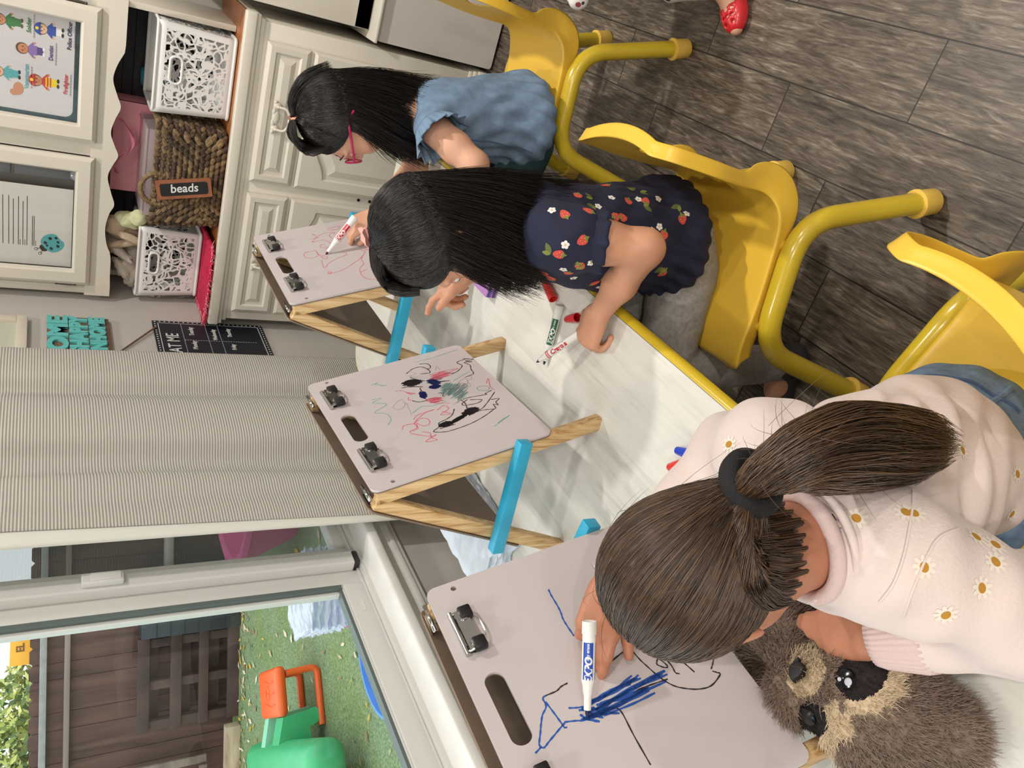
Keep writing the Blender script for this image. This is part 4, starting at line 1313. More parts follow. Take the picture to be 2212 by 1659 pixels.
def ink(bd, strokes, name='drawing'):
    """strokes: (colour, width, points) on the board face"""
    mb = MB(); keys = sorted({s[0] for s in strokes})
    for col, wd, pts in strokes:
        P = smooth_path([(p[0], p[1], .0042) for p in pts], 5) if len(pts) > 2 else [Vector((p[0], p[1], .0042)) for p in pts]
        vs, fs = [], []
        for i, p in enumerate(P):
            d = (P[min(i + 1, len(P) - 1)] - P[max(i - 1, 0)])
            d = d.normalized() if d.length > 1e-9 else Vector((1, 0, 0))
            q = Vector((-d.y, d.x, 0)) * wd * (.5 + .12 * math.sin(i * 1.7))
            vs += [p + q, p - q]
        for i in range(len(P) - 1): fs.append((2 * i, 2 * i + 1, 2 * i + 3, 2 * i + 2))
        mb.add(vs, fs, keys.index(col), False, BF)
    o = mb.build(name, [INK[k] for k in keys], bd, auto=False)
    return o
def scribble(o, a, b, n, seed, j=.18):
    """zigzag filling an ellipse with centre o and half axes to a, b"""
    r = random.Random(seed); o, a, b = Vector(o), Vector(a) - Vector(o), Vector(b) - Vector(o); out = []
    for k in range(n):
        v = -1 + 2 * k / (n - 1); w_ = math.sqrt(max(.05, 1 - v * v)) * (1 if k % 2 else -1)
        p = o + a * w_ * (1 + r.uniform(-j, j)) + b * (v + r.uniform(-j, j) * .4)
        out.append((p.x, p.y))
    return out
DRAW1 = {'blue': [[(0.137, 0.283), (0.125, 0.284), (0.108, 0.284), (0.095, 0.285), (0.086, 0.287), (0.072, 0.287), (0.056, 0.286)], [(-0.065, 0.403), (-0.061, 0.394), (-0.057, 0.394), (-0.046, 0.387), (-0.036, 0.381), (-0.026, 0.374), (-0.018, 0.365), (-0.007, 0.364), (-0.005, 0.359)], [(-0.012, 0.363), (-0.03, 0.36), (-0.044, 0.358), (-0.051, 0.357), (-0.052, 0.354)], [(-0.061, 0.394), (-0.063, 0.39), (-0.059, 0.382), (-0.052, 0.367), (-0.046, 0.354)], [(-0.031, 0.341), (-0.035, 0.331), (-0.037, 0.322), (-0.037, 0.308)], [(-0.045, 0.354), (-0.049, 0.341), (-0.053, 0.33), (-0.054, 0.313)], [(-0.036, 0.313), (-0.032, 0.292), (-0.031, 0.275), (-0.031, 0.254), (-0.028, 0.238)], [(-0.04, 0.327), (-0.038, 0.312), (-0.037, 0.295), (-0.034, 0.276), (-0.035, 0.254)]], 'black': [[(0.042, 0.219), (0.026, 0.224), (0.012, 0.227), (-0.008, 0.225), (-0.023, 0.221), (-0.042, 0.215), (-0.058, 0.206), (-0.068, 0.194), (-0.076, 0.178), (-0.078, 0.161), (-0.07, 0.142), (-0.066, 0.144), (-0.062, 0.148)], [(0.0, 0.268), (0.006, 0.249), (0.012, 0.226)], [(-0.019, 0.204), (-0.025, 0.208), (-0.033, 0.201), (-0.032, 0.197), (-0.019, 0.201), (-0.019, 0.204)], [(-0.005, 0.197), (-0.032, 0.192), (-0.044, 0.193), (-0.048, 0.189)], [(-0.023, 0.179), (-0.04, 0.174), (-0.054, 0.17)], [(-0.045, 0.133), (-0.054, 0.142), (-0.059, 0.148)], [(-0.005, 0.203), (0.001, 0.203), (0.009, 0.208), (0.007, 0.21), (-0.003, 0.206), (-0.006, 0.204)], [(-0.053, 0.288), (-0.063, 0.284), (-0.094, 0.286), (-0.132, 0.287)], [(-0.001, 0.326), (-0.002, 0.336), (-0.005, 0.344), (-0.005, 0.359)], [(-0.048, 0.207), (-0.046, 0.232), (-0.045, 0.251)]]}
FILL1 = [[(-0.038, 0.312), (-0.036, 0.243)], [(-0.05, 0.319), (-0.047, 0.208)], [(-0.055, 0.316), (-0.051, 0.238)], [(-0.051, 0.328), (-0.053, 0.288)], [(-0.042, 0.328), (-0.055, 0.312)]]
DRAW2 = {'teal': [[(0.135, 0.33), (0.136, 0.315), (0.132, 0.322), (0.122, 0.311), (0.12, 0.315), (0.117, 0.302)], [(0.079, 0.349), (0.073, 0.33), (0.066, 0.351), (0.047, 0.329), (0.03, 0.359), (0.014, 0.341), (-0.01, 0.341), (-0.025, 0.353)], [(-0.01, 0.298), (0.003, 0.275), (-0.005, 0.258), (-0.005, 0.239), (-0.003, 0.226)], [(0.032, 0.223), (0.05, 0.2), (0.038, 0.198), (0.018, 0.217), (0.025, 0.194)], [(0.061, 0.183), (0.075, 0.15), (0.079, 0.138)], [(-0.132, 0.188), (-0.124, 0.171), (-0.113, 0.147), (-0.125, 0.177), (-0.116, 0.158)], [(0.181, 0.121), (0.179, 0.152), (0.176, 0.178), (0.177, 0.217)], [(0.011, 0.155), (0.012, 0.144), (0.002, 0.133), (-0.009, 0.141), (-0.0, 0.155), (0.011, 0.155)]], 'red': [[(0.085, 0.298), (0.08, 0.286), (0.063, 0.277), (0.054, 0.266), (0.068, 0.28), (0.053, 0.274)], [(0.049, 0.283), (0.041, 0.287), (0.033, 0.282)], [(0.11, 0.216), (0.11, 0.187), (0.103, 0.153), (0.098, 0.187), (0.092, 0.169), (0.096, 0.211), (0.087, 0.179), (0.085, 0.211)], [(0.023, 0.259), (0.018, 0.242), (0.014, 0.228), (0.01, 0.255), (0.002, 0.229), (0.003, 0.25), (-0.014, 0.224)], [(-0.032, 0.305), (-0.021, 0.291), (-0.02, 0.258), (-0.023, 0.28), (-0.044, 0.308), (-0.063, 0.308), (-0.068, 0.321)], [(-0.053, 0.335), (-0.043, 0.329), (-0.044, 0.316), (-0.049, 0.307), (-0.061, 0.31), (-0.071, 0.327), (-0.102, 0.299), (-0.101, 0.289), (-0.112, 0.314), (-0.118, 0.294), (-0.105, 0.3), (-0.09, 0.296), (-0.079, 0.308)], [(-0.042, 0.304), (-0.036, 0.29), (-0.047, 0.281), (-0.062, 0.286), (-0.062, 0.298), (-0.043, 0.306)], [(-0.025, 0.255), (-0.016, 0.237), (-0.032, 0.234), (-0.043, 0.256), (-0.05, 0.237), (-0.033, 0.249)], [(0.017, 0.131), (0.032, 0.119), (0.001, 0.13), (-0.016, 0.129)]], 'black': [[(0.165, 0.214), (0.156, 0.199), (0.138, 0.2), (0.136, 0.21)], [(0.14, 0.253), (0.152, 0.235), (0.152, 0.217), (0.135, 0.208), (0.118, 0.21), (0.124, 0.228)], [(0.131, 0.116), (0.133, 0.129), (0.128, 0.145), (0.11, 0.141), (0.094, 0.158), (0.088, 0.176)], [(0.137, 0.127), (0.123, 0.109), (0.125, 0.127), (0.115, 0.116), (0.12, 0.132), (0.104, 0.126), (0.086, 0.132), (0.066, 0.136), (0.062, 0.157)], [(0.122, 0.252), (0.105, 0.243), (0.092, 0.231)], [(0.09, 0.282), (0.083, 0.262), (0.072, 0.244), (0.094, 0.275)], [(0.091, 0.221), (0.081, 0.205), (0.086, 0.2), (0.095, 0.219)], [(0.073, 0.211), (0.066, 0.188), (0.074, 0.208)], [(0.033, 0.282), (0.022, 0.274), (0.019, 0.261), (0.022, 0.257)], [(0.017, 0.225), (0.027, 0.219), (0.033, 0.228)], [(-0.022, 0.132), (-0.046, 0.157), (-0.064, 0.179), (-0.066, 0.192)], [(-0.044, 0.151), (-0.049, 0.136), (-0.057, 0.147), (-0.069, 0.148), (-0.062, 0.155), (-0.078, 0.158), (-0.073, 0.173), (-0.068, 0.192)], [(-0.038, 0.225), (-0.055, 0.237), (-0.064, 0.253), (-0.068, 0.269), (-0.081, 0.275), (-0.087, 0.287), (-0.093, 0.287), (-0.102, 0.269), (-0.103, 0.242), (-0.099, 0.212), (-0.089, 0.183), (-0.078, 0.161)], [(-0.023, 0.186), (-0.035, 0.166), (-0.042, 0.18), (-0.036, 0.204), (-0.027, 0.203), (-0.02, 0.189)], [(-0.013, 0.201), (-0.03, 0.199), (-0.051, 0.204)], [(-0.087, 0.276), (-0.087, 0.261), (-0.088, 0.245)], [(0.071, 0.251), (0.056, 0.253)], [(-0.013, 0.134), (-0.018, 0.151), (-0.022, 0.15), (-0.015, 0.182), (-0.015, 0.197)]], 'blue': [], 'grey': [[(0.028, 0.298), (0.048, 0.298), (0.041, 0.312), (0.028, 0.323), (0.015, 0.315), (0.021, 0.303), (0.03, 0.295), (-0.017, 0.302)], [(0.121, 0.196), (0.136, 0.187), (0.116, 0.188)], [(0.033, 0.19), (0.054, 0.171), (0.056, 0.157), (0.033, 0.165), (0.028, 0.182), (0.044, 0.19), (0.041, 0.169), (0.018, 0.192), (0.021, 0.17), (0.001, 0.19)], [(0.01, 0.205), (0.02, 0.186), (-0.011, 0.205), (0.006, 0.182), (-0.021, 0.212), (-0.011, 0.195), (-0.022, 0.22)], [(0.145, 0.243), (0.129, 0.236), (0.128, 0.252), (0.113, 0.238), (0.116, 0.252), (0.1, 0.235)], [(0.07, 0.142), (0.05, 0.147), (0.046, 0.159), (0.025, 0.161), (0.023, 0.174)]]}
FILL2 = {'black': [[(0.099, 0.256), (0.094, 0.238), (0.087, 0.26)], [(-0.079, 0.259), (-0.081, 0.246), (-0.087, 0.262)], [(-0.062, 0.202), (-0.063, 0.186), (-0.073, 0.205)], [(-0.074, 0.233), (-0.067, 0.211), (-0.079, 0.234)]], 'navy': [[(0.078, 0.218), (0.069, 0.208), (0.068, 0.222)], [(0.059, 0.223), (0.055, 0.212), (0.052, 0.226)], [(0.042, 0.256), (0.029, 0.255), (0.036, 0.263)]], 'red': [[(0.097, 0.195), (0.097, 0.173), (0.085, 0.199)], [(0.012, 0.244), (0.006, 0.23), (0.002, 0.248)]], 'teal': [[(0.037, 0.206), (0.046, 0.192), (0.017, 0.207)], [(0.018, 0.192), (0.03, 0.173), (-0.009, 0.193)]]}
DRAW3 = {'red': [[(0.098, 0.318), (0.122, 0.302), (0.137, 0.283), (0.14, 0.264), (0.128, 0.249), (0.128, 0.265), (0.105, 0.268), (0.084, 0.259)], [(0.122, 0.318), (0.12, 0.297), (0.148, 0.305), (0.137, 0.299)], [(0.098, 0.318), (0.098, 0.288), (0.068, 0.275), (0.052, 0.259)], [(0.164, 0.261), (0.169, 0.228), (0.149, 0.24), (0.156, 0.263)], [(0.072, 0.292), (0.071, 0.304), (0.056, 0.305), (0.048, 0.29), (0.042, 0.3)], [(0.045, 0.323), (0.046, 0.346), (0.032, 0.355), (0.016, 0.353), (0.006, 0.341), (0.016, 0.324), (0.045, 0.323), (0.014, 0.321), (-0.011, 0.315), (-0.004, 0.307), (0.012, 0.317)], [(-0.014, 0.324), (-0.061, 0.33), (-0.041, 0.314), (-0.024, 0.29), (-0.015, 0.265), (-0.006, 0.26), (0.005, 0.267)], [(-0.096, 0.329), (-0.083, 0.327), (-0.091, 0.32), (-0.096, 0.329), (-0.09, 0.294), (-0.061, 0.254), (-0.05, 0.239), (-0.039, 0.233)], [(0.003, 0.225), (-0.016, 0.217), (-0.051, 0.237), (-0.079, 0.24), (-0.1, 0.255), (-0.118, 0.26), (-0.113, 0.242)], [(-0.118, 0.26), (-0.137, 0.263), (-0.16, 0.257), (-0.172, 0.241), (-0.174, 0.217)], [(0.083, 0.226), (0.097, 0.206), (0.07, 0.202), (0.065, 0.222), (0.058, 0.194), (0.045, 0.216), (0.026, 0.195)], [(0.029, 0.215), (0.007, 0.204), (-0.011, 0.198), (-0.003, 0.213), (-0.026, 0.199)]]}

E1, B1 = easel(-.6413, .4935, math.radians(87.05), 'nearest whiteboard easel, with a blue and black face drawing')
E2, B2 = easel(-.6618, 1.1506, math.radians(96.61), 'middle whiteboard easel covered in black, teal, pink and blue scribbles')
E3, B3 = easel(-.6080, 1.7444, math.radians(91.63), 'farthest whiteboard easel with red marker outlines')
ST = [('blue', .0022, p) for p in DRAW1['blue']] + [('black', .0019, p) for p in DRAW1['black']]
r = random.Random(2)
for k in range(26):
    a, b = FILL1[k % 5][0], FILL1[k % 5][1]
    dx, dy = r.uniform(-.008, .008), r.uniform(-.010, .006)
    m_ = ((a[0] + b[0]) / 2 + dx + r.uniform(-.004, .004), (a[1] + b[1]) / 2 + dy + r.uniform(-.004, .004))
    ST.append(('blue', .0030, [(a[0] + dx * .5, a[1] + dy), m_, (b[0] + dx * 1.5, b[1] + dy * .6)]))
ink(B1, ST)
ST = []
for col in ('grey', 'teal', 'red', 'blue', 'black'):
    ST += [(col, {'grey': .0011, 'teal': .0016, 'red': .0015, 'blue': .002, 'black': .0019}[col], p) for p in DRAW2[col]]
for col, fl in FILL2.items():
    for i, (o_, a_, b_) in enumerate(fl):
        if col == 'teal':
            for q in range(4): ST.append(('grey' if q % 2 else 'teal', .0012, scribble(o_, a_, b_, 18, 70 + q + 9 * i, .5)))
        else:
            ST.append((col, .0028 if col != 'red' else .0016, scribble(o_, a_, b_, 26 if col != 'red' else 14, 40 + i, .2)))
            if col == 'black': ST.append((col, .0024, scribble(o_, b_, a_, 14, 60 + i, .3)))
ink(B2, ST)
ink(B3, [('red', .0014, p) for p in DRAW3['red']])
# small black grille seen through the slot of the nearest easel (sticker on its rear board)
RF = frame_mat((0, .305, 0), (-1, 0, 0), (0, -st, ct), (0, ct, st))

# ------------------------------------------------------------------ markers
MAT_MW = M('marker_white', (226, 226, 222), .32)
def marker(name, label, tip, tail, col, kind, cat='marker', roll=0.0, group=None):
    """dry-erase (kind expo) or washable (kind broad) marker with its tip at `tip`"""
    tip, tail = Vector(tip), Vector(tail); L = (tail - tip).length
    X = aim_mat(tip, tail - tip)
    cd = X.inverted() @ Vector((0, 0, 1.45))
    roll = math.atan2(cd.y, cd.x) + math.radians(25) + roll
    X = X @ Matrix.Rotation(roll, 4, 'Z')
    t = thing(name, label, cat, mat=X, group=group)
    mc = M('marker_ink', col, .45)
    if kind == 'expo':
        k = L / .125; R_ = .0083
        MB().lathe([(0, 0), (.0015, 0), (.0026, .004), (.0026, .010), (0, .010)], 12).build('nib', M('nib', tuple(int(c * .45) for c in col), .7), t)
        MB().lathe([(0, .0085), (.0045, .0085), (.0048, .024), (.0062, .030), (.0066, .036), (R_, .042), (R_, .108 * k), (.0092, .1082 * k), (.0092, L - .001), (.0084, L), (.006, L - .002), (0, L - .002)], 24).build('barrel', MAT_MW, t)
        lb = MB(); z0, z1 = .045, .098 * k
        for a0, a1 in ((-75, 15), (45, 58)) if kind == 'expo' else ():
            vs, fs = [], []
            nn = 10
            for i in range(nn + 1):
                a = math.radians(a0 + (a1 - a0) * i / nn)
                for z in (z0, z1): vs.append((math.cos(a) * (R_ + .00015), math.sin(a) * (R_ + .00015), z))
            for i in range(nn): fs.append((2 * i, 2 * i + 2, 2 * i + 3, 2 * i + 1))
            lb.add(vs, fs)
        lb.build('label_band', mc, t)
        def wrap(txt, size, zc, ac, mat, bold=.0005, sh=.15):
            vs, fs = text_mesh(txt, size, .00005, 1.0, bold=bold, slant=sh)
            out = []
            for v in vs:
                a = math.radians(ac) - v.y / R_
                rr = R_ + .00035 + v.z
                out.append((math.cos(a) * rr, math.sin(a) * rr, zc + v.x))
            return MB().add(out, fs, 0, False).build('lettering', mat, t)
        wrap('EXPO', .0125, .062 * k, -22, MAT_MW)
        wrap('dry erase', .0052, .086 * k, -32, MAT_MW, .0001, 0)
    else:
        R_ = .0078
        MB().lathe([(0, 0), (.0008, 0), (.0042, .009), (0, .009)], 14).build('nib', mc, t)
        MB().lathe([(0, .0088), (.0046, .0088), (.0052, .014), (.0058, .018), (.0060, .026), (R_, .0275), (R_, L - .012), (.0070, L - .0115), (.0068, L), (0, L)], 24).build('barrel', MAT_MW, t)
        rg = MB()
        for z in (.031, .035, L - .018):
            rg.lathe([(R_, z), (R_ + .0002, z), (R_ + .0002, z + .002), (R_, z + .002)], 24)
        rg.build('stripe', M('stripe_red', (196, 44, 56), .4), t)
        vs, fs = text_mesh('Crayola', .0125, .00005, 1.0, bold=.0005, slant=.1)
        out = []
        for v in vs:
            a = math.radians(-20) - v.y / R_
            rr = R_ + .00035 + v.z
            out.append((math.cos(a) * rr, math.sin(a) * rr, .062 + v.x))
        MB().add(out, fs, 0, False).build('lettering', M('letter_red', (190, 30, 44), .4), t)
    return t
def cap(name, label, a, b, col, flare=1.0, group=None):
    """pen cap lying from its closed end a to its open end b"""
    a, b = Vector(a), Vector(b); L = (b - a).length
    t_ = MB().lathe([(0, .001), (.005 * flare, 0), (.0068, .003), (.0082, L * .5), (.0092, L), (.0078, L), (.0070, .006), (0, .006)], 20).build(name, M(name + '_plastic', col, .3))
    t_.matrix_world = aim_mat(a, b - a)
    return tag(t_, label, 'marker cap', group)
marker('dry_erase_marker', 'blue dry-erase marker drawing on the nearest easel', (-.740, .448, .871), (-.648, .514, .863), (28, 70, 170), 'expo')
marker('dry_erase_marker', 'red dry-erase marker held against the farthest easel', (-.699, 1.753, .853), (-.600, 1.765, .795), (190, 36, 56), 'expo')
marker('dry_erase_marker', 'green dry-erase marker lying on the table', (-.651, 1.160, TZ + .0085), (-.524, 1.174, TZ + .0085), (20, 92, 62), 'expo')
cap('marker_cap', 'long red marker cap lying beside the strawberry dress', (-.503, 1.262, TZ + .0085), (-.524, 1.200, TZ + .0095), (216, 52, 48))
cap('marker_cap', 'short red marker cap half under the strawberry dress girl\'s hand', (-.538, 1.140, TZ + .0085), (-.517, 1.108, TZ + .0095), (196, 30, 44))
cap('marker_cap', 'blue marker cap on the table near the pink sweater', (-.572, .752, TZ + .0085), (-.556, .716, TZ + .0095), (36, 66, 190), 1.25)
tp = marker('washable_marker', 'red capped marker by the blue cap and the pink sweater', (-.505, .655, TZ + .0082), (-.580, .7275, TZ + .0082), (200, 40, 40), 'broad')
cap('marker_cap', 'red cap on the marker beside the pink sweater', (-.607, .753, TZ + .0085), (-.574, .7215, TZ + .0095), (216, 56, 48))
# purple pad under the middle girl's hand, clear film bag behind the middle easel
pd = MB()
for k in range(6): pd.box((-.632, 1.425 + .0002 * k, TZ + .001 + k * .004), (-.592, 1.50, TZ + .0045 + k * .004), .0005, mi=k % 3)
o = pd.build('purple_pad', [M('pad_purple', (132, 74, 150), .5), M('pad_blue', (52, 70, 150), .5), M('pad_lilac', (176, 128, 190), .5)]); tag(o, 'purple and blue layered pad on the table by the middle girl', 'pad')
o = crumple('film_bag', (-1.17, 1.05, TZ + .001), (-1.02, 1.30, TZ + .055), film_mat('film_white', (214, 224, 236), .8), None, 9, 12, .028); tag(o, 'crumpled clear plastic bag on the table behind the middle easel', 'plastic bag')

# ------------------------------------------------------------------ yellow stacking chairs
def chair(M4, label):
    t = thing('stacking_chair', label, 'chair', mat=M4, group='yellow stacking chairs')
    # shell profile (y forward, z up) from the front lip to the top of the back
    prof = smooth_path([(0, .172, .325), (0, .158, .341), (0, .12, .346), (0, .05, .338), (0, -.04, .337), (0, -.10, .341), (0, -.136, .355), (0, -.152, .380), (0, -.154, .43), (0, -.157, .485), (0, -.162, .54), (0, -.168, .60), (0, -.171, .628)], 4)
    nv = len(prof); nu = 25
    def hw(v):
        z = prof[v].z; f = v / (nv - 1)
        if f < .42:
            w_ = .147 - .006 * f
        elif f < .60:
            q = (f - .42) / .18; q = q * q * (3 - 2 * q); w_ = .1445 + (.122 - .1445) * q
        else:
            q = min(1, (f - .60) / .22); q = q * q * (3 - 2 * q); w_ = .122 + (.150 - .122) * q
        if f < .10: w_ -= .035 * (1 - math.sqrt(max(0, 1 - ((.10 - f) / .10) ** 2)))
        if f > .80: w_ -= .07 * (1 - math.sqrt(max(0, 1 - ((f - .80) / .205) ** 2)))
        return w_
    nrm = []
    for v in range(nv):
        d = prof[min(v + 1, nv - 1)] - prof[max(v - 1, 0)]
        nrm.append(Vector((0, d.z, -d.y)).normalized() if True else None)
    grid = []
    for v in range(nv):
        n_ = nrm[v]
        if n_.z < 0 and n_.y <= 0: n_ = -n_
        nrm[v] = n_
        row = []
        w_ = hw(v)
        for u in range(nu):
            x = -w_ + 2 * w_ * u / (nu - 1)
            dish = -.010 * (1 - (x / w_) ** 2) if v < nv * .45 else -.018 * (1 - (x / w_) ** 2)
            row.append(prof[v] + Vector((x, 0, 0)) + n_ * dish)
        grid.append(row)
    vs = [p for row in grid for p in row]; fs = []
    hc = (0, .525); ha, hb = .052, .022       # hand hole in the back
    snap = {}
    for v in range(nv - 1):
        for u in range(nu - 1):
            q = (v * nu + u, v * nu + u + 1, (v + 1) * nu + u + 1, (v + 1) * nu + u)
            ins = [((vs[i].x / ha) ** 2 + ((vs[i].z - hc[1]) / hb) ** 2) < 1 for i in q]
            if vs[q[0]].z > .44 and any(ins):
                for i in q:
                    rr = math.sqrt((vs[i].x / ha) ** 2 + ((vs[i].z - hc[1]) / hb) ** 2)
                    if rr >= 1: snap[i] = rr
                continue
            fs.append(q)
    for i, rr in snap.items():
        p = vs[i]; vs[i] = Vector((p.x / rr, p.y, hc[1] + (p.z - hc[1]) / rr))
    # flange all round
    loop = [(0, u) for u in range(nu)] + [(v, nu - 1) for v in range(1, nv)] + [(nv - 1, u) for u in range(nu - 2, -1, -1)] + [(v, 0) for v in range(nv - 2, 0, -1)]
    base = len(vs); nl = len(loop)
    prev = [v * nu + u for v, u in loop]
    for st_, (out, dn) in enumerate(((.0035, .25), (.006, .55), (.009, 1.0))):
        cur = []
        for k, (v, u) in enumerate(loop):
            p = grid[v][u]; f = v / (nv - 1)
            a, b = grid[loop[k - 1][0]][loop[k - 1][1]], grid[loop[(k + 1) % nl][0]][loop[(k + 1) % nl][1]]
            tg = (b - a).normalized(); o_ = tg.cross(nrm[v]).normalized()
            dep = .040 if f < .40 else (.040 + .02 * math.sin(PI * (f - .40) / .25) if f < .65 else .026)
            if st_ == 0: dep_ = .005
            elif st_ == 1: dep_ = dep * .5
            else: dep_ = dep
            vs.append(p + o_ * out - nrm[v] * dep_); cur.append(len(vs) - 1)
        for k in range(nl): fs.append((prev[k], prev[(k + 1) % nl], cur[(k + 1) % nl], cur[k]))
        prev = cur
    bm = bmesh.new(); bv = [bm.verts.new(p) for p in vs]
    for f in fs:
        try: bm.faces.new([bv[i] for i in f])
        except ValueError: pass
    for v in [v for v in bm.verts if not v.link_faces]: bm.verts.remove(v)
    bmesh.ops.recalc_face_normals(bm, faces=bm.faces[:])
    o = MB().bm(bm).build('seat_shell', MAT_YEL, t, auto=False)
    so = o.modifiers.new('thick', 'SOLIDIFY'); so.thickness = .0035; so.offset = 0
    ss = o.modifiers.new('soft', 'SUBSURF'); ss.levels = 1; ss.render_levels = 1
    for sx in (-1, 1):
        path = fillet([(sx * .183, -.196, .020), (sx * .160, -.118, .31), (sx * .160, .118, .31), (sx * .183, .196, .020)], .075, 10)
        MB().tube(path, .0205, 18).build('leg_frame', MAT_YELM, t)
        for sy in (-1, 1):
            X = aim_mat((sx * .184, sy * .200, .001), (sx * -.023, sy * -.078, .29))
            MB().lathe([(0, 0), (.0215, 0), (.0245, .004), (.025, .040), (.0275, .042), (.0275, .048), (.0212, .050), (0, .05)], 20, 0, X).build('foot_cap', MAT_YELCAP, t)
    MB().tube([(-.16, -.07, .309), (.16, -.07, .309)], .011, 10).tube([(-.16, .08, .309), (.16, .08, .309)], .011, 10).build('cross_bar', MAT_YELM, t)
    return t
def chair_mat(cx, cy, fx, fy):
    f = Vector((fx, fy, 0)).normalized()
    x = f.cross(Vector((0, 0, 1)))
    return frame_mat((cx, cy, 0), x, f, (0, 0, 1))
chair(chair_mat(-.252, 1.925, -.992, -.127), 'yellow stacking chair under the denim dress girl, by the sideboard')
chair(chair_mat(-.365, 1.07, -.986, -.169), 'yellow stacking chair under the strawberry dress girl')
chair(chair_mat(-.335, .465, -.98, .19), 'yellow stacking chair under the pink sweater girl')
# ------------------------------------------------------------------ organic surfaces: blended distance field -> mesh
class Field:
    def __init__(s, lo, hi, h):
        s.lo = np.array(lo, float); s.h = h
        s.n = np.ceil((np.array(hi) - s.lo) / h).astype(int) + 1
        s.f = np.full(s.n, 0.2, np.float32)
    def _sub(s, lo, hi):
        a = np.clip(np.floor((np.array(lo) - s.lo) / s.h).astype(int), 0, s.n - 1)
        b = np.clip(np.ceil((np.array(hi) - s.lo) / s.h).astype(int) + 1, 1, s.n)
        if np.any(b <= a): return None, None
        ax = [s.lo[i] + s.h * np.arange(a[i], b[i]) for i in range(3)]
        P = np.stack(np.meshgrid(*ax, indexing='ij'), -1).astype(np.float32)
        return (slice(a[0], b[0]), slice(a[1], b[1]), slice(a[2], b[2])), P
    def _put(s, sl, d, k, neg=False):
        f = s.f[sl]
        if neg:
            d = -d
            h = np.maximum(k - np.abs(f - d), 0) / max(k, 1e-6)
            s.f[sl] = np.maximum(f, d) + h * h * k * .25
        else:
            h = np.maximum(k - np.abs(f - d), 0) / max(k, 1e-6)
            s.f[sl] = np.minimum(f, d) - h * h * k * .25
    def cap(s, a, b, ra, rb=None, k=.012, neg=False):
        rb = ra if rb is None else rb
        a, b = np.array(a, np.float32), np.array(b, np.float32)
        m = max(ra, rb) + k + 3 * s.h + .012
        sl, P = s._sub(np.minimum(a, b) - m, np.maximum(a, b) + m)
        if sl is None: return s
        ab = b - a; L2 = float(ab @ ab) + 1e-12
        t = np.clip(((P - a) @ ab) / L2, 0, 1)
        d = np.linalg.norm(P - (a + t[..., None] * ab), axis=-1) - (ra + (rb - ra) * t)
        s._put(sl, d, k, neg)
        return s
    def chain(s, pts, rad, k=.012):
        for i in range(len(pts) - 1): s.cap(pts[i], pts[i + 1], rad[i], rad[i + 1], k)
        return s
    def ell(s, c, r, ax=None, k=.012, neg=False):
        """ax: 3x3 rows = local axes"""
        c = np.array(c, np.float32); r = np.array(r, np.float32)
        A = np.eye(3, dtype=np.float32) if ax is None else np.array(ax, np.float32)
        ext = np.sqrt(((A * r[:, None]) ** 2).sum(0)) + k + 3 * s.h + .012
        sl, P = s._sub(c - ext, c + ext)
        if sl is None: return s
        q = (P - c) @ A.T
        k0 = np.linalg.norm(q / r, axis=-1); k1 = np.linalg.norm(q / (r * r), axis=-1) + 1e-9
        d = k0 * (k0 - 1) / k1
        s._put(sl, d, k, neg)
        return s
    def cut(s, p, n, k=.004):
        """remove the side the normal n points to"""
        sl, P = s._sub(s.lo, s.lo + s.h * s.n)
        n = np.array(n, np.float32); n = n / np.linalg.norm(n)
        d = (P - np.array(p, np.float32)) @ n
        s._put(sl, -d, k, True)
        return s
    def warp(s, fn):
        sl, P = s._sub(s.lo, s.lo + s.h * s.n)
        s.f[sl] += fn(P).astype(np.float32)
        return s
    def mesh(s):
        f = s.f.copy()
        f[0], f[-1] = .1, .1; f[:, 0], f[:, -1] = .1, .1; f[:, :, 0], f[:, :, -1] = .1, .1
        ins = f < 0
        nx, ny, nz = f.shape
        c = [f[i:nx - 1 + i, j:ny - 1 + j, k:nz - 1 + k] for i in (0, 1) for j in (0, 1) for k in (0, 1)]
        b = [x < 0 for x in c]
        cnt = sum(x.astype(np.int8) for x in b)
        act = (cnt > 0) & (cnt < 8)
        idx = np.argwhere(act)
        I, J, K = idx.T
        offs = [(i, j, k) for i in (0, 1) for j in (0, 1) for k in (0, 1)]
        acc = np.zeros((len(idx), 3)); num = np.zeros(len(idx))
        vals = [f[I + o[0], J + o[1], K + o[2]] for o in offs]
        for a in range(8):
            for b_ in range(a + 1, 8):
                d = np.array(offs[b_]) - np.array(offs[a])
                if np.abs(d).sum() != 1: continue
                va, vb = vals[a], vals[b_]
                m = (va < 0) != (vb < 0)
                t = np.where(m, va / (va - vb + 1e-12), 0)
                acc += np.where(m[:, None], np.array(offs[a]) + t[:, None] * d, 0); num += m
        V = s.lo + s.h * (idx + acc / num[:, None])
        vid = np.full(act.shape, -1, np.int64); vid[I, J, K] = np.arange(len(idx))
        F = []
        for ax in range(3):
            s0 = [slice(None)] * 3; s1 = [slice(None)] * 3
            s0[ax] = slice(0, -1); s1[ax] = slice(1, None)
            a_, b_ = ins[tuple(s0)], ins[tuple(s1)]
            e = np.argwhere(a_ != b_)
            u, v = (ax + 1) % 3, (ax + 2) % 3
            ok = (e[:, u] > 0) & (e[:, v] > 0) & (e[:, u] < f.shape[u] - 1) & (e[:, v] < f.shape[v] - 1)
            e = e[ok]
            q = []
            for du, dv in ((-1, -1), (0, -1), (0, 0), (-1, 0)):
                w = e.copy(); w[:, u] += du; w[:, v] += dv
                q.append(vid[w[:, 0], w[:, 1], w[:, 2]])
            q = np.stack(q, 1)
            flip = ~a_[e[:, 0], e[:, 1], e[:, 2]]
            q[flip] = q[flip][:, ::-1]
            F.append(q[(q >= 0).all(1)])
        return V, np.concatenate(F)
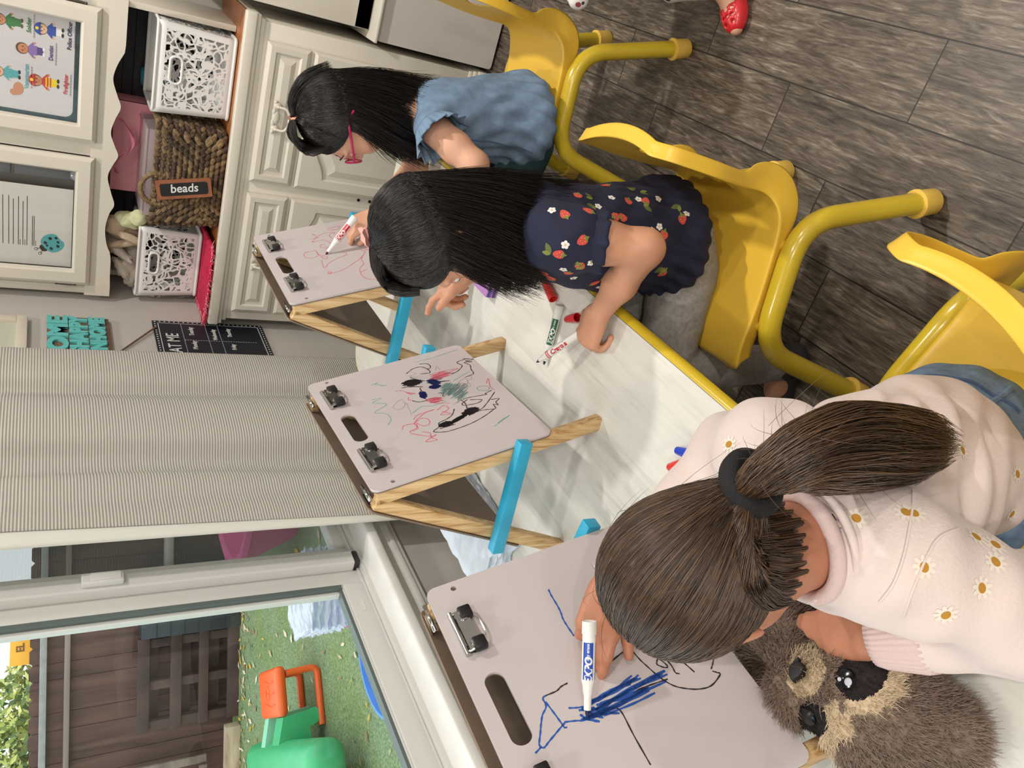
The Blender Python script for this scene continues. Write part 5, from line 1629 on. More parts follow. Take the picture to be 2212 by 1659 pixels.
def relax(V, F, it=2, lam=.5):
    for _ in range(it):
        acc = np.zeros_like(V); n = np.zeros(len(V))
        for i in range(4):
            a, b = F[:, i], F[:, (i + 1) % 4]
            np.add.at(acc, a, V[b]); np.add.at(n, a, 1)
            np.add.at(acc, b, V[a]); np.add.at(n, b, 1)
        V = V * (1 - lam) + lam * acc / np.maximum(n, 1)[:, None]
    return V
def fast_mesh(name, V, F, mats, parent=None, mi=None, smooth=True, loose=True):
    """F: (n,k) array"""
    me = bpy.data.meshes.new(name)
    n, k = F.shape
    me.vertices.add(len(V)); me.vertices.foreach_set('co', np.asarray(V, np.float32).ravel())
    me.loops.add(n * k); me.loops.foreach_set('vertex_index', F.astype(np.int32).ravel())
    me.polygons.add(n); me.polygons.foreach_set('loop_start', np.arange(0, n * k, k, dtype=np.int32))
    try: me.polygons.foreach_set('loop_total', np.full(n, k, np.int32))
    except Exception: pass
    mats = mats if isinstance(mats, (list, tuple)) else [mats]
    for m in mats: me.materials.append(m)
    if mi is not None: me.polygons.foreach_set('material_index', np.asarray(mi, np.int32))
    me.polygons.foreach_set('use_smooth', np.full(n, smooth))
    me.update(calc_edges=True); me.validate()
    o = bpy.data.objects.new(name, me)
    C.objects.link(o)
    if parent is not None: o.parent = parent
    return o
def biggest(V, F):
    """keep only the largest connected piece"""
    n = len(V); lab = np.arange(n)
    for _ in range(400):
        m = lab[F].min(1); new = lab.copy()
        for i in range(4): np.minimum.at(new, F[:, i], m)
        new = new[new]
        if (new == lab).all(): break
        lab = new
    r = lab[F[:, 0]]; ids, cn = np.unique(r, return_counts=True)
    keep = F[r == ids[cn.argmax()]]
    used = np.unique(keep); mp = np.full(n, -1); mp[used] = np.arange(len(used))
    return V[used], mp[keep]
def strands(P, rad, taper=.25, sides=3):
    """P: (N, M, 3) polylines -> vertices and quads"""
    N, M, _ = P.shape
    T = np.gradient(P, axis=1); T /= np.linalg.norm(T, axis=2, keepdims=True) + 1e-9
    ref = np.array([.31, .52, .79]); A = np.cross(T, ref); A /= np.linalg.norm(A, axis=2, keepdims=True) + 1e-9
    B = np.cross(T, A)
    rr = np.broadcast_to(np.asarray(rad, float).reshape(-1, 1), (N, 1)) * (1 - (1 - taper) * np.linspace(0, 1, M)[None] ** 3)
    V = []
    for k in range(sides):
        t = 2 * PI * k / sides
        V.append(P + (A * math.cos(t) + B * math.sin(t)) * rr[..., None])
    V = np.stack(V, 2)                                # N, M, sides, 3
    base = (np.arange(N)[:, None, None] * M + np.arange(M - 1)[None, :, None]) * sides
    k = np.arange(sides)[None, None]; k2 = (k + 1) % sides
    F = np.stack([base + k, base + k2, base + sides + k2, base + sides + k], -1).reshape(-1, 4)
    return V.reshape(-1, 3), F
def nz(*v):
    v = np.array(v, float) if len(v) > 1 else np.array(v[0], float)
    return v / np.linalg.norm(v)
def axes_from(F, U):
    F = nz(F); U = nz(np.array(U) - F * np.dot(U, F)); Rt = np.cross(F, U)
    return Rt, F, U
def rotv(v, ax, a):
    ax = nz(ax); v = np.array(v, float)
    return v * math.cos(a) + np.cross(ax, v) * math.sin(a) + ax * (ax @ v) * (1 - math.cos(a))

def add_hand(fd, W, d, n, side, size=1.0, curls=None, thumb=(35, 20, 20, 10), spread=6, k=.005, wrist_r=.019):
    """W wrist, d toward the fingers, n back of the hand; side +1 left hand, -1 right hand; returns finger tips"""
    d = nz(d); n = nz(np.array(n) - d * np.dot(n, d)); t = np.cross(d, n) * side          # toward the thumb
    W = np.array(W, float); s = size
    curls = curls or [(25, 35, 20)] * 4
    PL = .062 * s
    base, tips, names = [], [], []
    for i in range(4):
        lat = (.0215 - .0142 * i) * s
        ln = PL * (.97, 1.0, .96, .88)[i]
        b = W + d * ln + t * lat - n * abs(i - 1.3) * .0012 * s
        fd.cap(W + t * lat * .55 + d * .010 * s - n * .002 * s, b - n * .002 * s, .0125 * s, .0092 * s, .010)
        base.append(b)
    fd.ell(W + d * PL * .55 - n * .004 * s, (.026 * s, .036 * s, .0125 * s), np.stack([t, d, n]), .008)
    L = [(.030, .019, .0155), (.033, .021, .0165), (.031, .020, .016), (.024, .0155, .0145)]
    for i in range(4):
        dirn = rotv(d, n, math.radians(-side * spread * (1.3 - i)) * -1)
        ax = np.cross(dirn, n)                    # bend toward the palm
        p = base[i]; ang = 0; pts = [p]
        r0 = (.0078, .0080, .0076, .0068)[i] * s
        for q in range(3):
            ang -= math.radians(curls[i][q])
            dd = rotv(dirn, ax, ang)
            p2 = p + dd * L[i][q] * s
            fd.cap(p, p2, r0 * (1 - .07 * q), r0 * (.95 - .08 * q), .0028 if q or i == -1 else k)
            fd.ell(p2, (r0 * 1.02 * (1 - .09 * q),) * 3, None, .002)
            p = p2; pts.append(p)
        tips.append(pts)
    # thumb from the side of the palm near the wrist
    ab, f1, f2, drop = [math.radians(x) for x in thumb]
    b = W + d * .014 * s + t * .016 * s - n * .004 * s
    dirn = nz(d * math.cos(ab) + t * math.sin(ab) - n * math.sin(drop))
    p1 = b + dirn * .030 * s
    fd.cap(b, p1, .0125 * s, .0098 * s, .010)
    ax = nz(np.cross(dirn, nz(d * .55 - t * .75 - n * .35)))
    d2 = rotv(dirn, ax, f1); p2 = p1 + d2 * .024 * s
    fd.cap(p1, p2, .0094 * s, .0084 * s, .003)
    d3 = rotv(d2, ax, f2); p3 = p2 + d3 * .020 * s
    fd.cap(p2, p3, .0086 * s, .0070 * s, .003)
    tips.append([b, p1, p2, p3])
    return tips

def add_head(fd, H, F, U, s=1.0, ear=1.0):
    """H head centre, F face direction, U crown direction"""
    Rt, F, U = axes_from(F, U); A = np.stack([Rt, F, U]); H = np.array(H, float)
    q = lambda x, y, z: H + (Rt * x + F * y + U * z) * s
    fd.ell(q(0, -.010, .022), (.0735 * s, .088 * s, .080 * s), A, .02)
    fd.ell(q(0, .024, -.022), (.060 * s, .062 * s, .072 * s), A, .03)
    fd.ell(q(0, .044, -.066), (.034 * s, .036 * s, .028 * s), A, .03)
    for sx in (-1, 1):
        fd.ell(q(sx * .033, .050, -.036), (.026 * s, .026 * s, .026 * s), A, .02)       # cheeks
        fd.ell(q(sx * .031, .083, -.004), (.016 * s, .010 * s, .010 * s), A, .012, True)   # eye sockets
        fd.ell(q(sx * .031, .071, -.006), (.0125 * s, .0105 * s, .0105 * s), A, .003)
        fd.ell(q(sx * .074, -.006, -.012), (.007 * s * ear, .018 * s * ear, .026 * s * ear), A, .006)     # ears
        fd.ell(q(sx * .0785, .000, -.012), (.004 * s * ear, .010 * s * ear, .016 * s * ear), A, .004, True)
        fd.cap(q(sx * .016, .088, .012), q(sx * .048, .074, .012), .0055 * s, .004 * s, .012)
    fd.cap(q(0, .088, .000), q(0, .099, -.026), .0055 * s, .0085 * s, .012)             # nose
    for sx in (-1, 1): fd.ell(q(sx * .0085, .091, -.030), (.006 * s, .008 * s, .006 * s), A, .006)
    fd.cap(q(-.017, .080, -.052), q(.017, .080, -.052), .004 * s, .004 * s, .006)
    fd.cap(q(-.012, .084, -.0515), q(.012, .084, -.0515), .0042 * s, .0042 * s, .004)
    fd.cap(q(-.011, .082, -.0600), q(.011, .082, -.0600), .0048 * s, .0048 * s, .004)
    fd.cap(q(-.020, .088, -.0558), q(.020, .088, -.0558), .0014 * s, .0014 * s, .002, True)
    return q, A

from mathutils.bvhtree import BVHTree
def bvh_of(o):
    me = o.data
    return BVHTree.FromPolygons([v.co[:] for v in me.vertices], [p.vertices[:] for p in me.polygons])
def decal(vs_out, fs_out, mi_out, bvh, c, nrm, up, shape, m, lift=.0006, size=1.0, rot=0.0):
    """project a flat outline onto the surface round c; shape = list of (x, y)"""
    n_ = Vector(nrm).normalized(); u = Vector(up); u = (u - n_ * u.dot(n_)).normalized(); r_ = u.cross(n_)
    b = len(vs_out)
    pts = [(0, 0)] if False else []
    cx = sum(p[0] for p in shape) / len(shape); cy = sum(p[1] for p in shape) / len(shape)
    ring = []
    for f in (0.0, .5, 1.0):
        if f == 0: ring.append([(cx, cy)])
        else: ring.append([(cx + (p[0] - cx) * f, cy + (p[1] - cy) * f) for p in shape])
    cr, sr = math.cos(rot), math.sin(rot)
    ok = True; allp = []
    for rg in ring:
        for x, y in rg:
            x, y = (x * cr - y * sr) * size, (x * sr + y * cr) * size
            q = Vector(c) + r_ * x + u * y
            h = bvh.ray_cast(q + n_ * .03, -n_, .08)
            if h[0] is None:
                h = bvh.find_nearest(q)
            allp.append(h[0] + h[1] * lift)
    N = len(shape)
    vs_out.extend(allp)
    for k in range(N):
        k2 = (k + 1) % N
        fs_out.append((b, b + 1 + k, b + 1 + k2)); mi_out.append(m)
        fs_out.append((b + 1 + k, b + 1 + N + k, b + 1 + N + k2, b + 1 + k2)); mi_out.append(m)
def join_decals(o, vs, fs, mi, mats):
    """append decal faces to the cloth's own mesh"""
    if not vs: return
    me = o.data; off = len(me.materials)
    for m in mats: me.materials.append(m)
    bm = bmesh.new(); bm.from_mesh(me)
    nv = [bm.verts.new(v) for v in vs]
    for f, m in zip(fs, mi):
        try:
            x = bm.faces.new([nv[i] for i in f]); x.material_index = off + m; x.smooth = True
        except ValueError: pass
    bm.to_mesh(me); bm.free()

def photo_ray(x, y):
    r = R.T @ np.array([(x - 1106.0) / FPX, (y - 829.5) / FPX, 1.0])
    return Vector((0, 0, 1.45)), Vector(r / np.linalg.norm(r))
# ------------------------------------------------------------------ people
def skin_mat(name, col):
    m = M(name, col, .48, sss=.12, var=.05, scale=18, bump=.05, bscale=500)
    return m
SKIN_A = skin_mat('skin_a', (178, 120, 92))
SKIN_B = skin_mat('skin_b', (200, 146, 116))
SKIN_C = skin_mat('skin_c', (206, 158, 130))
LIPS = M('lips', (180, 96, 92), .4)
def hair_mat(name, dark, lite, rough=.32):
    m = M(name, dark, rough, spec=.6)
    g = G(m)
    gi = g.n('ShaderNodeNewGeometry')
    g.l(g.ramp(gi.outputs['Random Per Island'], [(0, lin(dark)), (.55, lin(tuple(int(a * .6 + b * .4) for a, b in zip(dark, lite)))), (1, lin(lite))]), g.b.inputs['Base Color'])
    return m
def body_obj(fd, name, mats, parent, it=2, lips=None, keep=True):
    V, F = fd.mesh()
    if keep: V, F = biggest(V, F)
    V = relax(V, F, it)
    mi = None
    if lips is not None:
        cen = V[F].mean(1); mi = np.zeros(len(F), int)
        for p, r in lips: mi[np.linalg.norm(cen - np.array(p), axis=1) < r] = 1
    return fast_mesh(name, V, F, mats, parent, mi)
def scalp_hair(c, rad, A, tie, n, M_, seed, rule, bulge=.02, tie_spread=.014, jit=.012):
    """strands combed over the head from the hairline to a tie"""
    r = np.random.default_rng(seed)
    tS = A @ (np.array(tie) - c) / rad; tl = np.linalg.norm(tS); tS = tS / tl
    out = []
    while len(out) < n:
        v = r.normal(size=(4000, 3)); v /= np.linalg.norm(v, axis=1, keepdims=True)
        v = v[rule(v * rad)]
        out.extend(v)
    v = np.array(out[:n])
    om = np.arccos(np.clip(v @ tS, -1, 1))[:, None]
    u = np.linspace(0, 1, M_)[None]
    sl = (np.sin((1 - u) * om)[..., None] * v[:, None] + np.sin(u * om)[..., None] * tS) / (np.sin(om)[..., None] + 1e-6)
    lay = r.random((n, 1))
    h = 1 + bulge * np.sin(PI * u) * (.4 + lay) + jit * (lay - .3)
    h = h * (1 - u ** 6) + tl * u ** 6
    wob = .012 * np.sin(2 * PI * (u * r.uniform(.5, 1.4, (n, 1)) + r.random((n, 1)))) * np.sin(PI * u)
    sl = sl * h[..., None]
    perp = np.cross(v, tS); perp /= np.linalg.norm(perp, axis=1, keepdims=True) + 1e-6
    sl = sl + perp[:, None] * wob[..., None]
    P = c + (sl * rad) @ A
    end = np.array(tie) + r.normal(size=(n, 3)) * tie_spread * .55
    P = P * (1 - (u ** 5)[..., None]) + end[:, None] * (u ** 5)[..., None]
    return P
def lock(path, widths, n, M_, seed, flat=.6, end_var=.12, curl=.004, up=(0, 0, 1)):
    """bundle of strands round a centre line; widths along it"""
    r = np.random.default_rng(seed)
    C0_ = np.array([p[:] for p in smooth_path(path, 10)])
    s = np.concatenate([[0], np.cumsum(np.linalg.norm(np.diff(C0_, axis=0), axis=1))]); s /= s[-1]
    u = np.linspace(0, 1, M_)[None] * (1 - end_var * r.random((n, 1)) ** 1.5)
    cl = np.stack([np.interp(u, s, C0_[:, i]) for i in range(3)], -1)
    T = np.gradient(C0_, axis=0); T /= np.linalg.norm(T, axis=1, keepdims=True)
    Au = np.cross(T, np.array(up)); Au /= np.linalg.norm(Au, axis=1, keepdims=True) + 1e-9; Bu = np.cross(Au, T)
    a = np.stack([np.interp(u, s, Au[:, i]) for i in range(3)], -1); b = np.stack([np.interp(u, s, Bu[:, i]) for i in range(3)], -1)
    w = np.interp(u, np.linspace(0, 1, len(widths)), widths)
    th = r.uniform(0, 2 * PI, (n, 1)); ro = np.sqrt(r.random((n, 1)))
    drift = r.normal(size=(n, 1)) * .35
    x = np.cos(th + drift * u) * ro * w; y = np.sin(th + drift * u) * ro * w * flat
    ph = r.random((n, 1)) * 6
    x = x + curl * np.sin(5 * u + ph) * u; y = y + curl * np.cos(4 * u + ph * 1.3) * u
    return cl + a * x[..., None] + b * y[..., None]

# ---- girl in the pink sweater (nearest)
g3 = thing('person', 'girl with brown ponytail in a pale pink daisy sweater drawing on the nearest easel', 'person', (0, 0, 0))
H3 = np.array((-.414, .362, .922)); F3 = nz(-.72, .29, -.63); U3 = nz(-.55, .22, .80)
N3 = np.array((-.380, .345, .812))
SL3, EL3, WL3 = np.array((-.365, .295, .755)), np.array((-.380, .205, .622)), np.array((-.505, .312, .668))
SR3, ER3, WR3 = np.array((-.380, .490, .735)), np.array((-.455, .588, .652)), np.array((-.637, .556, .812))
SP3 = [np.array(p) for p in ((-.375, .475, .375), (-.372, .455, .47), (-.378, .43, .58), (-.388, .40, .69), (-.388, .375, .755))]
fd = Field((-.86, .10, .0), (-.22, .80, 1.06), .0034)
q3, A3 = add_head(fd, H3, F3, U3, .93, .6)
fd.cap(N3, H3 - F3 * .01 - U3 * .03, .040, .040, .02)
tw = nz(.02, 1, -.05)
for p, r in zip(SP3, ((.105, .088, .085), (.095, .078, .08), (.10, .075, .08), (.105, .072, .08), (.085, .055, .06))):
    fd.ell(p, r, np.stack([tw, np.cross(tw, (0, 0, 1)), (0, 0, 1)]), .04)
for s, e, w in ((SL3, EL3, WL3), (SR3, ER3, WR3)):
    fd.chain([s, e, w], [.036, .030, .0205], .02)
for sy in (-1, 1):
    hp = SP3[0] + np.array((-.03, sy * .055, -.03)); kn = np.array((-.62, .48 + sy * .085, .345)); an = np.array((-.60, .48 + sy * .09, .06))
    fd.chain([hp, kn, an], [.062, .045, .032], .02); fd.chain([an, an + np.array((-.07, 0, -.03)), an + np.array((-.12, 0, -.038))], [.030, .026, .022], .015)
add_hand(fd, WL3, nz(-.66, .74, -.10), (.10, -.12, 1), 1, .98, curls=[(4, 20, 14), (6, 24, 16), (8, 28, 18), (12, 32, 20)], thumb=(42, 10, 15, 12), spread=10)
TIP3 = np.array((-.712, .468, .869))
add_hand(fd, WR3, nz(-.60, -.66, .46), (.80, -.36, .44), -1, .98, curls=[(22, 22, 14), (34, 34, 18), (48, 48, 26), (58, 52, 28)], thumb=(34, 6, 8, 22), spread=2)
body3 = body_obj(fd, 'body', [SKIN_A, LIPS], g3, 2, [(q3(0, .088, -.056), .017)])
# eyes
def eyes(q, A, parent, iris=(60, 40, 30)):
    mw_, mi_ = M('eye_white', (225, 222, 218), .2), M('iris', iris, .15)
    for sx in (-1, 1):
        X = frame_mat(q(sx * .031, .0715, -.006), A[0], A[1], A[2])
        MB().ell((0, 0, 0), (.0112, .0115, .0082), 16, 0, X).ell((0, .0078, -.002), (.0055, .0042, .0055), 14, 1, X).build('eye', [mw_, mi_], parent)
eyes(q3, A3, g3)
# sweater
MAT_SWEAT = M('pink_fleece', (216, 200, 195), .9, var=.03, scale=9, bump=.25, bscale=260, sheen=.25)
MAT_RIBK = M('pink_rib', (208, 184, 181), .9, bump=.3, bscale=300, stretch=(1, 1, 1))
def folds(P, c, amp, ks):
    out = 0
    for k, ph, a in ks:
        out = out + a * np.sin(P @ np.array(k, np.float32) + ph)
    return amp * out
sw = Field((-.72, .08, .36), (-.23, .76, .88), .0034)
for p, r in zip(SP3[1:], ((.120, .100, .082), (.122, .094, .09), (.122, .088, .09), (.098, .070, .055))):
    sw.ell(p, r, np.stack([tw, np.cross(tw, (0, 0, 1)), (0, 0, 1)]), .05)
for sy, s in ((-1, SL3), (1, SR3)):
    sw.cap(SP3[4], s, .056, .052, .04)
cuffL = WL3 + nz(EL3 - WL3) * .012
sw.chain([SL3, EL3 + np.array((.004, -.004, 0)), WL3 + nz(EL3 - WL3) * .055], [.056, .053, .037], .03)
sw.chain([SR3, ER3, WR3 + nz(ER3 - WR3) * .055], [.054, .050, .036], .03)
sw.cap(N3 + np.array((.004, -.004, -.03)), N3 + np.array((-.004, 0, .008)), .056, .050, .025)
ks = [((38, 20, 70), .4, 1.0), ((-22, 48, 95), 1.2, .8), ((60, -35, 40), 2.2, .7)]
sw.warp(lambda P: folds(P, None, .0019, ks))
# diagonal folds over the lower back
def back_folds(P):
    w = np.exp(-(((P - np.array((-.29, .40, .58), np.float32)) / np.array((.10, .11, .10), np.float32)) ** 2).sum(-1))
    t = P @ np.array((.35, .55, 1.0), np.float32)
    return w * .0058 * np.sin(t * 118 + 3.5 * np.sin(P[..., 1] * 14)) 
sw.warp(back_folds)
nk = nz(H3 - N3 - U3 * .02)
sw.cap(N3 - nk * .03, N3 + nk * .12, .043, .050, .004, neg=True)
sw.cut(N3 + nk * .020, nk)
sw.cut(np.array((-.37, .46, .432)), (-.12, .10, -1), .006)
sweater = body_obj(sw, 'sweater', [MAT_SWEAT], g3, 2)
def ring_tube(c, ax, r1, r2, rad, mat, name, parent, up=(0, 0, 1), n=40, seg=10):
    a = nz(np.cross(ax, up)); b = np.cross(nz(ax), a)
    return MB().tube([np.array(c) + a * r1 * math.cos(t) + b * r2 * math.sin(t) for t in np.linspace(0, 2 * PI, n + 1)[:-1]], rad, seg, closed=True).build(name, mat, parent)
def rib_cuff(a, b, ra, rb, name, mat, parent, n=72, dep=.0011):
    """ribbed cuff tube from a to b"""
    a, b = np.array(a), np.array(b); ax = nz(b - a); u = nz(np.cross(ax, (0.3, .2, 1))); v = np.cross(ax, u)
    vs, fs = [], []
    prof = [(0, .85), (0, 1.0), (.15, 1.05), (.5, 1.04), (.85, 1.0), (1.0, .93), (1.0, .74)]
    for t, s in prof:
        for k in range(n * 2):
            th = PI * k / n
            r = (ra + (rb - ra) * t) * s + (dep if k % 4 < 2 else 0)
            vs.append(a + (b - a) * t + (u * math.cos(th) + v * math.sin(th)) * r)
    m = 2 * n
    for j in range(len(prof) - 1):
        for k in range(m): fs.append((j * m + k, j * m + (k + 1) % m, (j + 1) * m + (k + 1) % m, (j + 1) * m + k))
    return MB().add(vs, fs).build(name, mat, parent, auto=False)
for w, e in ((WL3, EL3), (WR3, ER3)):
    d = nz(e - w)
    rib_cuff(w + d * .062, w + d * .004, .0385, .0300, 'cuff', MAT_RIBK, g3)
ring_tube(N3 + nk * .012, nk, .049, .047, .0075, MAT_RIBK, 'collar', g3)
ring_tube(N3 + nk * -.002, nk, .0555, .053, .0042, MAT_SWEAT, 'collar_seam', g3)
# waistband
hb = []
# daisies printed on the sweater
bv = bvh_of(sweater); vs, fs, mi = [], [], []
def flower_shape(r, n=9, dip=.55):
    out = []
    for k in range(n * 4):
        t = 2 * PI * k / (n * 4); q = r * (dip + (1 - dip) * abs(math.cos(n * t / 2)) ** .6); out.append((q * math.cos(t), q * math.sin(t)))
    return out
circ = lambda r, n=14: [(r * math.cos(2 * PI * k / n), r * math.sin(2 * PI * k / n)) for k in range(n)]
for k, (px, py) in enumerate(((2024, 902), (2079, 973), (2197, 1024), (1956, 1107), (1974, 1109), (2108, 1160), (2150, 1177), (1996, 1225), (2150, 1214), (2043, 1328), (1575, 960), (1880, 985), (2185, 1110), (2120, 1270), (1850, 1120))):
    o_, d_ = photo_ray(px, py); h = bv.ray_cast(o_, d_)
    if h[0] is None: continue
    if k in (9,): pass
    decal(vs, fs, mi, bv, h[0], h[1], (0, 0, 1), flower_shape(.0105), 0, .0005)
    decal(vs, fs, mi, bv, h[0], h[1], (0, 0, 1), [(x * 1.15, y * .95) for x, y in circ(.0040)], 1, .0009)
join_decals(sweater, vs, fs, mi, [M('daisy_petal', (224, 214, 200), .9), M('daisy_centre', (178, 128, 44), .9)])
# seams: raglan and shoulder lines as raised stitching
def seam(o, pts, parent, name='seam', r=.0016, mat=None):
    bv_ = bvh_of(o); P = []
    for px, py in pts:
        o_, d_ = photo_ray(px, py); h = bv_.ray_cast(o_, d_)
        if h[0] is not None: P.append(h[0])
    if len(P) > 2:
        sp = smooth_path(P, 6); sp = [bv_.find_nearest(p)[0] for p in sp]
        MB().tube(sp, r, 6).build(name, mat or MAT_SWEAT, parent)
seam(sweater, [(1972, 1060), (1966, 1130), (1952, 1200), (1930, 1260), (1900, 1300)], g3)
seam(sweater, [(2070, 1142), (2030, 1160), (2005, 1195), (1985, 1240), (1965, 1290), (1948, 1335)], g3)
# jeans
jn = Field((-.72, .30, .0), (-.22, .68, .50), .004)
jn.ell(SP3[0], (.122, .110, .090), np.stack([tw, np.cross(tw, (0, 0, 1)), (0, 0, 1)]), .03)
jn.ell(SP3[0] + np.array((0, -.01, .06)), (.117, .098, .06), np.stack([tw, np.cross(tw, (0, 0, 1)), (0, 0, 1)]), .03)
for sy in (-1, 1):
    hp = SP3[0] + np.array((-.03, sy * .055, -.025)); kn = np.array((-.62, .48 + sy * .085, .345)); an = np.array((-.60, .48 + sy * .09, .13))
    jn.chain([hp, kn, an], [.070, .054, .045], .02)
jn.cut((-.37, .47, .300), (0, 0, -1), .01) if False else None
jn.warp(lambda P: folds(P, None, .0014, [((90, 30, 20), 0, 1), ((20, 110, 60), 1, 1)]))
MAT_DENIM = M('denim', (104, 128, 156), .9, var=.22, scale=60, bump=.3, bscale=420)
MAT_DENIMD = M('denim_seam', (64, 84, 112), .9, var=.3, scale=90)
jeans = body_obj(jn, 'jeans', [MAT_DENIM], g3, 2)
seam(jeans, [(1930, 838), (1990, 815), (2060, 818), (2130, 845), (2200, 890)], g3, 'waistband', .0035, MAT_DENIMD)
seam(jeans, [(2185, 838), (2165, 855), (2140, 872)], g3, 'belt_loop', .004, MAT_DENIM)
# hair: strands combed into a ponytail
TIE3 = np.array((-.312, .358, .930))
HAIR3 = hair_mat('brown_hair', (48, 34, 25), (112, 84, 60), .36)
HAIR3U = M('brown_hair_base', (40, 28, 21), .6)
c3, r3 = q3(0, -.010, .022), np.array((.072, .086, .0785))
def rule3(p):
    x, y, z = p.T
    return ~((y > .045) & (z < .030)) & ~((y > .012) & (z < -.020)) & (z > -.072)
PA = scalp_hair(c3, r3, A3, TIE3, 7500, 14, 31, rule3, .03)
PT3 = [(-.283, .338, .938), (-.262, .332, .915), (-.263, .340, .86), (-.272, .349, .79), (-.276, .352, .725), (-.277, .354, .67)]
pt = [TIE3, (-.291, .358, .945), (-.262, .345, .925), (-.262, .342, .870), (-.276, .350, .790), (-.290, .360, .735), (-.298, .366, .690)]
pt = [TIE3] + [tuple(p) for p in PT3]
PB = lock(pt, [.016, .032, .043, .044, .042, .036, .018], 3800, 16, 32, .72, .30, .005, up=(0, 1, 0))
PN = []
def onr(x, y, z, k):
    """point on the scalp ellipsoid scaled by k, in the direction of head-local (x, y, z)"""
    v = np.array((x, y + .010, z - .022)) / np.array((.072, .086, .0785)); v /= np.linalg.norm(v)
    return c3 + (v * r3 * k) @ A3
rn = np.random.default_rng(19)
for k in range(34):
    sx = -1 + 2 * (k + .5) / 34; j = rn.normal() * .004
    e0 = q3(sx * .060, -.036 + .036 * sx * sx + j, -.092 + .034 * sx * sx + j)
    PN.append(lock([e0, onr(sx * .060, -.060 + .02 * sx * sx, -.060 + .028 * sx * sx, 1.07), onr(sx * .044, -.088, -.030, 1.06), TIE3], [.004, .011, .013, .010], 90, 13, 200 + k, .45, .02, .0006, up=tuple(A3[0])))
PN = np.concatenate(PN)
V1, F1 = strands(PA, .00042); V2, F2 = strands(PB, .00048); V3, F3s = strands(PN, .00042)
hr3 = fast_mesh('hair', np.concatenate([V1, V2, V3]), np.concatenate([F1, F2 + len(V1), F3s + len(V1) + len(V2)]), HAIR3, g3)
hu = Field((-.56, .20, .78), (-.24, .50, 1.06), .004)
hu.ell(c3, r3 * .995, A3, .01)
hu.cut(q3(0, .055, .0), A3[1] * .9 - A3[2] * .75, .01); hu.cut(q3(0, 0, -.058), -A3[2] * 1.0 + A3[1] * .35, .01)
hu.chain([np.array(p) for p in pt], [.012, .025, .034, .036, .033, .024, .006], .01)
body_obj(hu, 'hair_base', [HAIR3U], hr3, 2)
tdir = nz(np.array(PT3[0]) - TIE3)
ring_tube(TIE3 + tdir * .006, tdir, .0205, .0190, .0105, M('black_elastic', (20, 20, 22), .85, bump=.5, bscale=600), 'hair_tie', g3)
# loose flyaway strands
r = np.random.default_rng(77); fl = []
for k in range(90):
    b0 = np.array(PT3[0]) + r.normal(size=3) * .02 if k % 2 else c3 + A3.T @ (nz(*r.normal(size=3)) * r3) * 1.0
    dr = nz(*(r.normal(size=3) + np.array((.5, .0, .5)))); L = r.uniform(.03, .07)
    u = np.linspace(0, 1, 8)[:, None]
    fl.append(b0 + dr * L * u + np.array((0, 0, -1)) * L * .5 * u ** 2 + nz(*r.normal(size=3)) * .012 * u ** 2)
V, F = strands(np.array(fl), .00022)
fast_mesh('loose_hair', V, F, HAIR3, hr3)
